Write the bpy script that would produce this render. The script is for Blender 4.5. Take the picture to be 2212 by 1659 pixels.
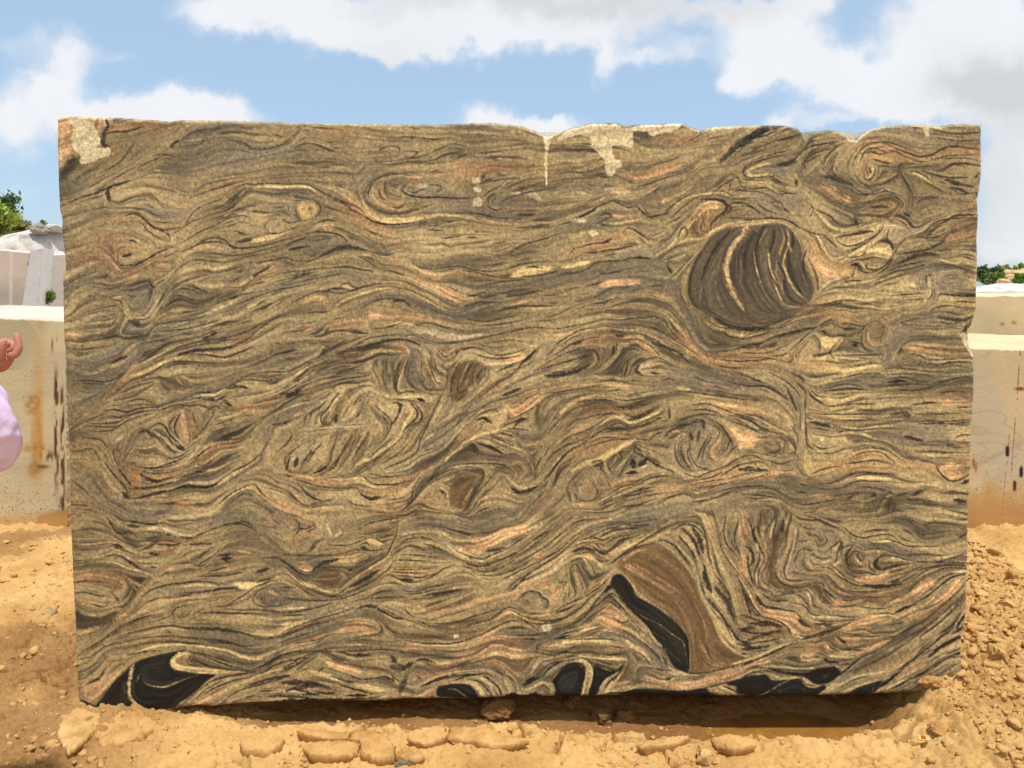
import bpy, bmesh, math, random
import numpy as np
from mathutils import Vector, Matrix
for _o in list(bpy.data.objects): bpy.data.objects.remove(_o)
SC=bpy.context.scene; COLL=SC.collection
# ---------------------------------------------------------------- camera
F=1671.0; CX=1106.0; CY=829.5; HORIZON=620.0
TH=math.atan((CY-HORIZON)/F); CAMZ=1.75
cam=bpy.data.cameras.new('camera'); cam.sensor_width=36.0; cam.lens=36.0*F/2212.0
cam.clip_start=0.05; cam.clip_end=4000
camo=bpy.data.objects.new('camera',cam); COLL.objects.link(camo)
camo.location=(0,0,CAMZ); camo.rotation_euler=(math.pi/2-TH,0,0); SC.camera=camo
def ray(px,py):
    a=(px-CX)/F; b=(CY-py)/F
    return a, math.cos(TH)+b*math.sin(TH), b*math.cos(TH)-math.sin(TH)
def at(px,py,Y):
    dx,dy,dz=ray(px,py); return (dx/dy*Y, Y, CAMZ+dz/dy*Y)
# ---------------------------------------------------------------- view, sun, sky
vs=SC.view_settings; vs.view_transform='Standard'; vs.look='None'; vs.exposure=0.38; vs.gamma=1.0; vs.use_curve_mapping=False
SUN_EL=math.radians(76); SUN_AZ=math.radians(152)     # high, over the photographer's right shoulder
sun=bpy.data.lights.new('sun','SUN'); sun.energy=3.3; sun.angle=math.radians(2.0); sun.color=(1.0,.955,.88)
suno=bpy.data.objects.new('sun',sun); COLL.objects.link(suno)
_d=Vector((math.sin(SUN_AZ)*math.cos(SUN_EL),math.cos(SUN_AZ)*math.cos(SUN_EL),math.sin(SUN_EL)))
suno.rotation_euler=(-_d).to_track_quat('-Z','Y').to_euler(); suno.location=(0,0,20)
world=bpy.data.worlds.new('World'); SC.world=world; world.use_nodes=True
class NT:
    """tiny helper for node trees: every method returns an output socket"""
    def __init__(s,t): s.t=t; s.n=t.nodes; s.l=t.links
    def put(s,sock,v):
        if hasattr(v,'links'): s.l.new(v,sock)
        elif v is not None: sock.default_value=v
    def math(s,op,a,b=None,c=None,clamp=False):
        n=s.n.new('ShaderNodeMath'); n.operation=op; n.use_clamp=clamp
        for i,v in enumerate((a,b,c)): s.put(n.inputs[i],v)
        return n.outputs[0]
    def vmath(s,op,a,b=None):
        n=s.n.new('ShaderNodeVectorMath'); n.operation=op; s.put(n.inputs[0],a); s.put(n.inputs[1],b); return n.outputs[0]
    def noise(s,vec,scale,detail=4,rough=.55,dist=0.,out=0,dim='3D'):
        n=s.n.new('ShaderNodeTexNoise'); n.noise_dimensions=dim
        s.put(n.inputs['Vector'],vec); n.inputs['Scale'].default_value=scale; n.inputs['Detail'].default_value=detail
        n.inputs['Roughness'].default_value=rough; n.inputs['Distortion'].default_value=dist; return n.outputs[out]
    def voro(s,vec,scale,feat='F1',out='Distance'):
        n=s.n.new('ShaderNodeTexVoronoi'); n.feature=feat; s.put(n.inputs['Vector'],vec); n.inputs['Scale'].default_value=scale; return n.outputs[out]
    def mix(s,f,a,b,mode='MIX'):
        n=s.n.new('ShaderNodeMix'); n.data_type='RGBA'; n.blend_type=mode; n.clamp_factor=True
        s.put(n.inputs[0],f); s.put(n.inputs[6],a if not isinstance(a,tuple) else (*a[:3],1)); s.put(n.inputs[7],b if not isinstance(b,tuple) else (*b[:3],1)); return n.outputs[2]
    def ramp(s,f,stops):
        n=s.n.new('ShaderNodeValToRGB'); e=n.color_ramp.elements
        while len(e)<len(stops): e.new(.5)
        for q,(p,c) in zip(e,stops): q.position=p; q.color=(*c,1) if isinstance(c,tuple) else (c,c,c,1)
        s.put(n.inputs[0],f); return n.outputs[0]
    def smooth(s,v,a,b,lo=0.,hi=1.):
        n=s.n.new('ShaderNodeMapRange'); n.interpolation_type='SMOOTHSTEP'; s.put(n.inputs[0],v)
        n.inputs[1].default_value=a; n.inputs[2].default_value=b; n.inputs[3].default_value=lo; n.inputs[4].default_value=hi; return n.outputs[0]
    def bump(s,h,strength=.5,dist=.01,nrm=None):
        n=s.n.new('ShaderNodeBump'); n.inputs['Strength'].default_value=strength; n.inputs['Distance'].default_value=dist; s.put(n.inputs['Height'],h); s.put(n.inputs['Normal'],nrm); return n.outputs[0]
    def attr(s,name,out='Color'):
        n=s.n.new('ShaderNodeAttribute'); n.attribute_name=name; return n.outputs[out]
def build_sky():
    T=NT(world.node_tree); T.n.clear()
    tc=T.n.new('ShaderNodeTexCoord').outputs['Generated']
    sep=T.n.new('ShaderNodeSeparateXYZ'); T.l.new(tc,sep.inputs[0]); dx,dy,dz=sep.outputs
    yy=T.math('MAXIMUM',dy,.08); X=T.math('DIVIDE',dx,yy); Z=T.math('DIVIDE',dz,yy)
    cmb=T.n.new('ShaderNodeCombineXYZ'); T.put(cmb.inputs[0],X); T.put(cmb.inputs[1],Z); P=cmb.outputs[0]
    w=T.noise(P,6.5,5,.6,out=1); w=T.vmath('SUBTRACT',w,(.5,.5,.5)); sc=T.n.new('ShaderNodeVectorMath'); sc.operation='SCALE'; T.put(sc.inputs[0],w); sc.inputs[3].default_value=.11
    w2=T.noise(P,28,4,.6,out=1); w2=T.vmath('SUBTRACT',w2,(.5,.5,.5)); sc2=T.n.new('ShaderNodeVectorMath'); sc2.operation='SCALE'; T.put(sc2.inputs[0],w2); sc2.inputs[3].default_value=.036
    PW=T.vmath('ADD',P,T.vmath('ADD',sc.outputs[0],sc2.outputs[0]))
    s2=T.n.new('ShaderNodeSeparateXYZ'); T.put(s2.inputs[0],PW)
    def blobs(L):
        tot=None
        for px,py,sx,sy,a in L:
            rx,ry,rz=ray(px,py); cx,cz=rx/ry,rz/ry
            u=T.math('MULTIPLY',T.math('SUBTRACT',s2.outputs[0],cx),F/sx); v=T.math('MULTIPLY',T.math('SUBTRACT',s2.outputs[1],cz),F/sy)
            r=T.math('ADD',T.math('MULTIPLY',u,u),T.math('MULTIPLY',v,v))
            g=T.math('MULTIPLY',T.math('EXPONENT',T.math('MULTIPLY',r,-1.)),a)
            tot=g if tot is None else T.math('ADD',tot,g)
        return tot
    L=[(135,105,62,50,1),(100,185,62,36,.9),(215,235,115,45,1),(350,245,120,40,1),(480,262,90,32,.9),(20,260,78,62,1),(260,110,55,20,.42),(20,100,40,36,.35),(300,260,200,30,.6),
       (520,0,120,34,.9),(620,25,140,34,.9),(760,55,150,44,1),(830,92,110,34,.75),(960,60,170,48,1),(1110,60,150,40,.9),(1270,30,150,52,.9),(1000,0,380,44,.9),
       (1055,255,62,36,1),(1190,270,62,24,.9),(1115,290,120,26,.9),
       (1300,125,26,52,.55),(1375,118,62,24,.62),(1478,92,58,32,.6),
       (1640,105,72,62,1),(1735,85,62,52,1),(1600,160,42,26,.7),(1680,140,90,40,.6),(1560,0,170,30,.7),(1745,0,60,26,.8),(1620,40,70,40,.5),
       (2010,100,120,85,1),(2130,60,120,100,1),(2190,150,120,120,1),(1850,185,100,48,1),(2030,215,170,62,1),(1760,165,70,40,.75),(1930,250,120,30,.6),
       (2200,300,62,110,.9),(2190,430,90,150,.75),(2180,540,120,60,.7),(1705,262,46,22,.8),(1790,270,40,14,.4),(60,400,120,40,.25)]
    base=blobs(L)
    det=T.noise(PW,11,7,.62); det=T.math('SUBTRACT',det,.5)
    front=T.smooth(dy,.25,.5)
    far=T.noise(tc,2.2,6,.6); far=T.smooth(far,.42,.62); far=T.math('MULTIPLY',far,T.math('SUBTRACT',1.,front))
    dens=T.math('ADD',T.math('ADD',T.math('MULTIPLY',base,front),T.math('MULTIPLY',det,.62)),far)
    mask=T.smooth(dens,.12,1.0)
    grey=blobs([(2200,185,130,75,1),(2100,205,110,40,.8),(1030,0,220,36,.8),(1560,0,160,30,.6),(1300,10,130,50,.6),(2160,420,110,160,.55),(820,100,150,30,.25)])
    shade=T.math('ADD',T.math('MULTIPLY',grey,T.math('MULTIPLY',front,.85)),T.math('MULTIPLY',T.noise(PW,9,5,.6),.55))
    shade=T.smooth(shade,.10,1.25)
    ccol=T.mix(shade,(.80,.81,.84),(.58,.59,.61))
    sky=T.n.new('ShaderNodeTexSky'); sky.sky_type='NISHITA'; sky.sun_disc=False; sky.sun_elevation=SUN_EL; sky.sun_rotation=SUN_AZ
    sky.air_density=1.0; sky.dust_density=1.2; sky.ozone_density=2.0; sky.altitude=200
    bg1=T.n.new('ShaderNodeBackground'); bg1.inputs[1].default_value=SKY_STRENGTH
    T.put(bg1.inputs[0],T.mix(.66,sky.outputs[0],(.36/SKY_STRENGTH,.50/SKY_STRENGTH,.64/SKY_STRENGTH)))
    bg2=T.n.new('ShaderNodeBackground'); T.put(bg2.inputs[0],ccol); bg2.inputs[1].default_value=CLOUD_STRENGTH
    mx=T.n.new('ShaderNodeMixShader'); T.put(mx.inputs[0],T.math('MULTIPLY',mask,.96)); T.l.new(bg1.outputs[0],mx.inputs[1]); T.l.new(bg2.outputs[0],mx.inputs[2])
    o=T.n.new('ShaderNodeOutputWorld'); T.l.new(mx.outputs[0],o.inputs[0])
SKY_STRENGTH=.135; CLOUD_STRENGTH=.88
build_sky()
# ---- banded stone pattern: foliation traced as strokes, grown into bands along the flow
GX0,GY0,GS=170.,400.,3.0
GW,GH=1190,770
RAMP=[(0,(50,47,42)),(.08,(76,70,58)),(.22,(114,104,80)),(.45,(148,133,97)),(.68,(170,153,110)),(.87,(190,172,124)),(1,(206,190,142))]
COL=dict(d=(54,49,42),D=(34,34,33),c=(202,178,122),y=(192,164,102),p=(186,148,106),w=(196,184,156),b=(98,80,55),R=(150,72,30),m=(186,130,62),
         B=(92,84,68),F=(122,98,66),K=(34,37,34),W=(206,194,156))
def blur(a,s):
    h,w=a.shape; p=int(3*s)+1
    b=np.pad(a,p,mode='reflect') if p<min(h,w) else np.pad(a,p,mode='edge')
    H,W=b.shape
    fy=np.fft.fftfreq(H)[:,None]; fx=np.fft.rfftfreq(W)[None]
    g=np.exp(-2*(math.pi*s)**2*(fx*fx+fy*fy))
    return np.fft.irfft2(np.fft.rfft2(b)*g,s=(H,W))[p:p+h,p:p+w]
def equal(a):
    r=np.empty(a.size); r[np.argsort(a,axis=None)]=np.linspace(0,1,a.size); return r.reshape(a.shape)
def catmull(P,step=2.0):
    P=np.array(P,float)
    if len(P)<2: return P
    Q=np.vstack([2*P[0]-P[1],P,2*P[-1]-P[-2]]); out=[]
    for i in range(1,len(Q)-2):
        n=max(2,int(np.hypot(*(Q[i+1]-Q[i]))/step)); t=np.linspace(0,1,n,endpoint=False)[:,None]
        a,b,c,d=Q[i-1],Q[i],Q[i+1],Q[i+2]
        out.append(.5*((2*b)+(c-a)*t+(2*a-5*b+4*c-d)*t*t+(3*b-a-3*c+d)*t**3))
    out.append(P[-1:]); return np.vstack(out)
def parse(txt):
    ox=oy=0; res=[]
    for ln in txt.split('\n'):
        ln=ln.strip()
        if not ln: continue
        if ln[0]=='@': ox,oy=map(float,ln[1:].split(',')); continue
        k,*r=ln.split()
        if k[:4]=='pale': k='p'+k[4:]
        pts=[]
        for s in r:
            try: x,y=map(float,s.split(',')); pts.append((((ox+x/2.304)-GX0)/GS,((oy+y/2.304)-GY0)/GS))
            except ValueError: pass
        if len(pts)<2: continue
        if k[0]=='P': res.append(('P',k[1],0,pts))
        elif k=='W': res.append(('P','W',0,pts))
        elif k=='W2': continue
        else: res.append(('S',k[0],(float(k[1:]) if k[1:] else 12)/2.304/GS,pts))
    return res
def inpoly(P,x0,y0,x1,y1):
    yy,xx=np.mgrid[y0:y1,x0:x1].astype(float); ins=np.zeros(xx.shape,bool); n=len(P)
    for i in range(n):
        ax,ay=P[i]; bx,by=P[(i+1)%n]
        if ay==by: continue
        c=((ay>yy)!=(by>yy))&(xx<(bx-ax)*(yy-ay)/(by-ay)+ax); ins^=c
    return ins
def make(txt,seed=3):
    rng=np.random.default_rng(seed); items=parse(txt); shp=(GH,GW)
    # direction field
    C=np.zeros(shp);S=np.zeros(shp);Wt=np.zeros(shp)
    lines=[]
    for kind,k,w,pts in items:
        if kind=='P' and k=='W': continue
        P=catmull(pts,1.5) if kind=='S' else catmull(pts+[pts[0]],1.5)
        lines.append((kind,k,w,P,pts))
        if k in 'mRWF' and kind=='S' or k in 'mRW' or (k=='w' and w<1.2): continue
        if kind=='P' and k in 'pcbd': continue
        T=np.gradient(P,axis=0); a=2*np.arctan2(T[:,1],T[:,0])
        if kind=='S' and np.hypot(*(P[-1]-P[0]))<2.2*w and w>5: continue
        ix=P[:,0].round().astype(int); iy=P[:,1].round().astype(int)
        ok=(ix>=0)&(ix<GW)&(iy>=0)&(iy<GH)
        np.add.at(C,(iy[ok],ix[ok]),np.cos(a[ok])); np.add.at(S,(iy[ok],ix[ok]),np.sin(a[ok])); np.add.at(Wt,(iy[ok],ix[ok]),1)
    c=np.full(shp,1e-6);s=np.zeros(shp);c0=C.copy();s0=S.copy();w0=Wt.copy()
    c[:]=3e-5
    for sg,wt in ((2.5,1),(6,.25),(14,.05),(35,.01),(90,.003)):
        c+=wt*blur(c0,sg); s+=wt*blur(s0,sg)
    th=np.arctan2(s,c)/2
    wig=blur(rng.standard_normal(shp),7); wig/=wig.std(); wig2=blur(rng.standard_normal(shp),3); wig2/=wig2.std()
    near=np.clip(blur(w0,2.5)*6,0,1)
    th=th+(1-.75*near)*(.11*wig+.05*wig2)
    ct,st=np.cos(th),np.sin(th)
    def lic(src,L,h=1.0,taper=True):
        yy,xx=np.mgrid[0:GH,0:GW].astype(np.float32); acc=src.astype(np.float32).copy(); ws=1.0
        for sg in (1,-1):
            x=xx.copy();y=yy.copy();px=(sg*ct).astype(np.float32);py=(sg*st).astype(np.float32)
            for n in range(L):
                x+=h*px;y+=h*py
                np.clip(x,0,GW-1.001,out=x);np.clip(y,0,GH-1.001,out=y)
                ix=x.astype(np.int32);iy=y.astype(np.int32);fx=x-ix;fy=y-iy
                nx=np.rint(x).astype(np.int32);ny=np.rint(y).astype(np.int32)
                vx=ct[ny,nx];vy=st[ny,nx];sgn=np.where(vx*px+vy*py<0,-1,1)
                px=(sgn*vx).astype(np.float32);py=(sgn*vy).astype(np.float32)
                w=.5+.5*math.cos(math.pi*n/L)
                acc+=w*((src[iy,ix]*(1-fx)+src[iy,ix+1]*fx)*(1-fy)+(src[iy+1,ix]*(1-fx)+src[iy+1,ix+1]*fx)*fy)
                ws+=w/1
        return acc/ws
    def nz(sg):
        a=blur(rng.standard_normal(shp),sg) if sg>.3 else rng.standard_normal(shp)
        return (a/a.std()).astype(np.float32)
    def unit(a): a=a-a.mean(); return a/a.std()
    A=unit(lic(nz(.6),48,1.0)); B=unit(lic(nz(1.5),60,1.5)); Cc=unit(lic(nz(4.5),50,2.5))
    stripes=unit(.9*A+.7*B+.5*Cc)
    low=nz(28); low2=nz(12)
    t=equal(stripes+.35*low2)
    vv=np.linspace(0,1,GH)[:,None]; amp=np.clip(.44+.12*low+.16*(vv-.45),.22,.8)*(1-.30*np.clip(blur(w0,5)*5,0,1))          # contrast varies over the face
    t=.5+(t-.5)*amp*1.25
    # broad zoning: the upper part is dull, the lower part warm and strongly banded
    v=np.linspace(0,1,GH)[:,None]; u=np.linspace(0,1,GW)[None]
    t=np.clip(t,0,1)
    xs=[r[0] for r in RAMP]; img=np.stack([np.interp(t,xs,[r[1][i] for r in RAMP]) for i in range(3)],-1)
    # thin biotite seams
    seam=equal(unit(lic(nz(.6),16,1.0))+.5*B); sm=np.clip((.17-seam)/.07,0,1)*np.clip(.55+.4*nz(16),0,1)
    img=img*(1-.65*sm[...,None])+np.array(COL['d'])*.65*sm[...,None]
    q=np.clip(1-vv/.35,0,1)[...,None]*.5; img=img*(1-q)+(img*.72+np.array((112,101,78))*.25)*q
    # pinkish / greenish-grey tint drift
    tint=unit(lic(nz(6),40,2.0))
    k=np.clip(tint-.9,0,1)[...,None]*.35; img=img*(1-k)+np.array((190,138,92))*k
    k=np.clip(-tint-.5,0,1)[...,None]*.5; img=img*(1-k)+np.array((112,107,95))*k
    zone=np.clip(unit(lic(nz(11),40,2.5))*.5,-.9,.9)[...,None]; img=img*(1+.13*zone)
    warm=(np.clip((vv-.45)*1.6,0,.8)*np.clip(.5+.45*nz(20),0,1)*(t>.45))[...,None]*.3; img=img*(1-warm)+np.array((190,156,106))*warm
    uu=np.linspace(0,1,GW)[None]+.05*nz(30); film=(np.clip(1-uu/.09,0,1)*np.clip((vv-.3)*3,0,1)*.55)[...,None]; img=img*(1-film)+np.array((150,128,86))*film
    rag=unit(.7*A+.7*nz(.8)); ragw=unit(.5*nz(1.2)+.7*B)
    gr=np.clip(unit(nz(.5)),-2,1.2)
    def comp(al,col,vary=.10):
        nonlocal img
        sub,sl=al
        cc=np.array(col,float)*(1+vary*np.clip(stripes[sl],-2,2))[...,None]
        img[sl]=img[sl]*(1-sub[...,None])+cc*sub[...,None]
    def polyalpha(pts,smooth=True,soft=1.0,ragk=.8):
        P=catmull(pts+[pts[0]],3) if smooth else np.array(pts)
        x0=max(0,int(P[:,0].min())-8);x1=min(GW,int(P[:,0].max())+9);y0=max(0,int(P[:,1].min())-8);y1=min(GH,int(P[:,1].max())+9)
        if x1-x0<3 or y1-y0<3: return None
        m=inpoly(P,x0,y0,x1,y1).astype(float); sl=(slice(y0,y1),slice(x0,x1))
        m=blur(m,soft+.6); m=np.clip((m-.5)*1.6+.5+ragk*.12*rag[sl],0,1)
        return m*m*(3-2*m),sl
    for kind,k,w,P,pts in lines:
        if kind!='P': continue
        al=polyalpha(pts,True,2.5 if k in 'pdb' else 1.5 if k in 'BF' else .8,2.0 if k in 'pdb' else .7)
        if al is None: continue
        op=dict(p=.8,c=.95,b=.75,d=.7,y=.5,B=.92,F=.9,K=.97)[k]
        comp((al[0]*op,al[1]),COL[k],.22 if k=='K' else .06 if k=='F' else .11)
    order=sorted([q for q in lines if q[0]=='S' and q[1]!='f'],key=lambda q:1 if (q[1]=='m' or (q[1]=='w' and q[2]<1.2)) else -(q[2] if q[1] in 'pcywb' and q[2]>7 else 0))
    for kind,k,w,P,pts in order:
        hw=w/2*(1.45 if k=='p' and w>4 else 1.2 if k in 'cy' and w>3 else 1); pad=int(hw*1.6+4)
        x0=max(0,int(P[:,0].min())-pad);x1=min(GW,int(P[:,0].max())+pad+1);y0=max(0,int(P[:,1].min())-pad);y1=min(GH,int(P[:,1].max())+pad+1)
        if x1-x0<2 or y1-y0<2: continue
        yy,xx=np.mgrid[y0:y1,x0:x1].astype(np.float32); D=np.full(xx.shape,1e9,np.float32); TT=np.zeros(xx.shape,np.float32)
        step=max(1,int(hw/2.5)); Q=P[::step]
        n=len(Q)
        for i,(px,py) in enumerate(Q):
            ex=pad; ax=max(0,int(px-x0)-ex);bx=min(x1-x0,int(px-x0)+ex+1);ay=max(0,int(py-y0)-ex);by=min(y1-y0,int(py-y0)+ex+1)
            if ax>=bx or ay>=by: continue
            d2=(xx[ay:by,ax:bx]-px)**2+(yy[ay:by,ax:bx]-py)**2
            dd=D[ay:by,ax:bx]; q=d2<dd; dd[q]=d2[q]; TT[ay:by,ax:bx][q]=i/max(1,n-1)
        sl=(slice(y0,y1),slice(x0,x1)); D=np.sqrt(D)
        scratch=(k=='w' and w<1.4) or k=='m'
        if scratch: r=np.full(D.shape,max(hw,.45)); soft=.6; op=.6 if k=='w' else .8
        else:
            r=np.maximum(hw,.8 if k in 'dD' else .6)*((.34 if hw<3.5 else .55)+(.70 if hw<3.5 else .5)*np.sqrt(np.clip(np.sin(np.pi*np.clip(TT,0.02,.98)),0,1))); soft=max(.7,.40*hw) if k in 'dD' else max(.75,.5*hw)
            op=dict(d=.90 if hw<3 else .74,D=.96,c=.82 if hw<4 else .88,y=.6,p=.58 if hw<3.5 else .86,w=.6 if hw<3 else .42,b=.6,R=.8)[k] if k in 'dDcypwbR' else .7
            r=r*(1+.28*rag[sl]) if hw<3 else r+.9*rag[sl]*max(1,hw*.25)
        a=np.clip((r-D)/soft+.5,0,1)
        a=a*(1+.22*np.clip(ragw[sl],-2,2)) if not scratch else a*np.clip((.95 if k=='m' else .6)+.5*rag[sl],0,1.2)
        comp((np.clip(a*(1+.30*gr[sl]) if not scratch else a,0,1)*op,sl),COL[k],.10 if hw<3.5 else .17)
    # smear a little along the foliation so that hand-placed bands and grown ones share one texture
    sm3=np.stack([lic(img[...,i].astype(np.float32),4,1.0) for i in range(3)],-1)
    img=.7*img+.3*sm3
    n2w=nz(2.2); n1w=nz(.6)
    for kind,k,w,pts in items:
        if kind=='P' and k=='W':
            big=min(np.ptp([q[0] for q in pts]),np.ptp([q[1] for q in pts]))>22; al=polyalpha(pts,False,1.6 if big else .3,0.)
            if al: al=(np.clip((al[0]-.5+.18*big*np.clip(n2w[al[1]],-2,2)+.06*np.clip(n1w[al[1]],-2,2))*3.5+.5,0,1),al[1])
            if al: comp((al[0]*.93,al[1]),COL['W'],.03)
    # crisp crystal boundaries
    for i in range(3):
        ch=img[...,i]; img[...,i]=ch+.36*(ch-blur(ch,1.1))+.16*(ch-blur(ch,9))
    gy_=img.mean(-1,keepdims=True); img=gy_+(img-gy_)*.87; img=(img-118)*1.06+115
    # mineral grain
    g=rng.standard_normal(shp); g=.75*g+.9*unit(blur(rng.standard_normal(shp),.8))
    lum=img.mean(-1)
    img=img*(1+(.085*np.clip(lum/110,.35,1.0))[...,None]*g[...,None])
    dk=(rng.random(shp)<.045)&(lum>85); f=np.where(dk,rng.uniform(.6,.85,shp),1); img=img*f[...,None]
    return np.clip(img,16,240),th
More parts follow.
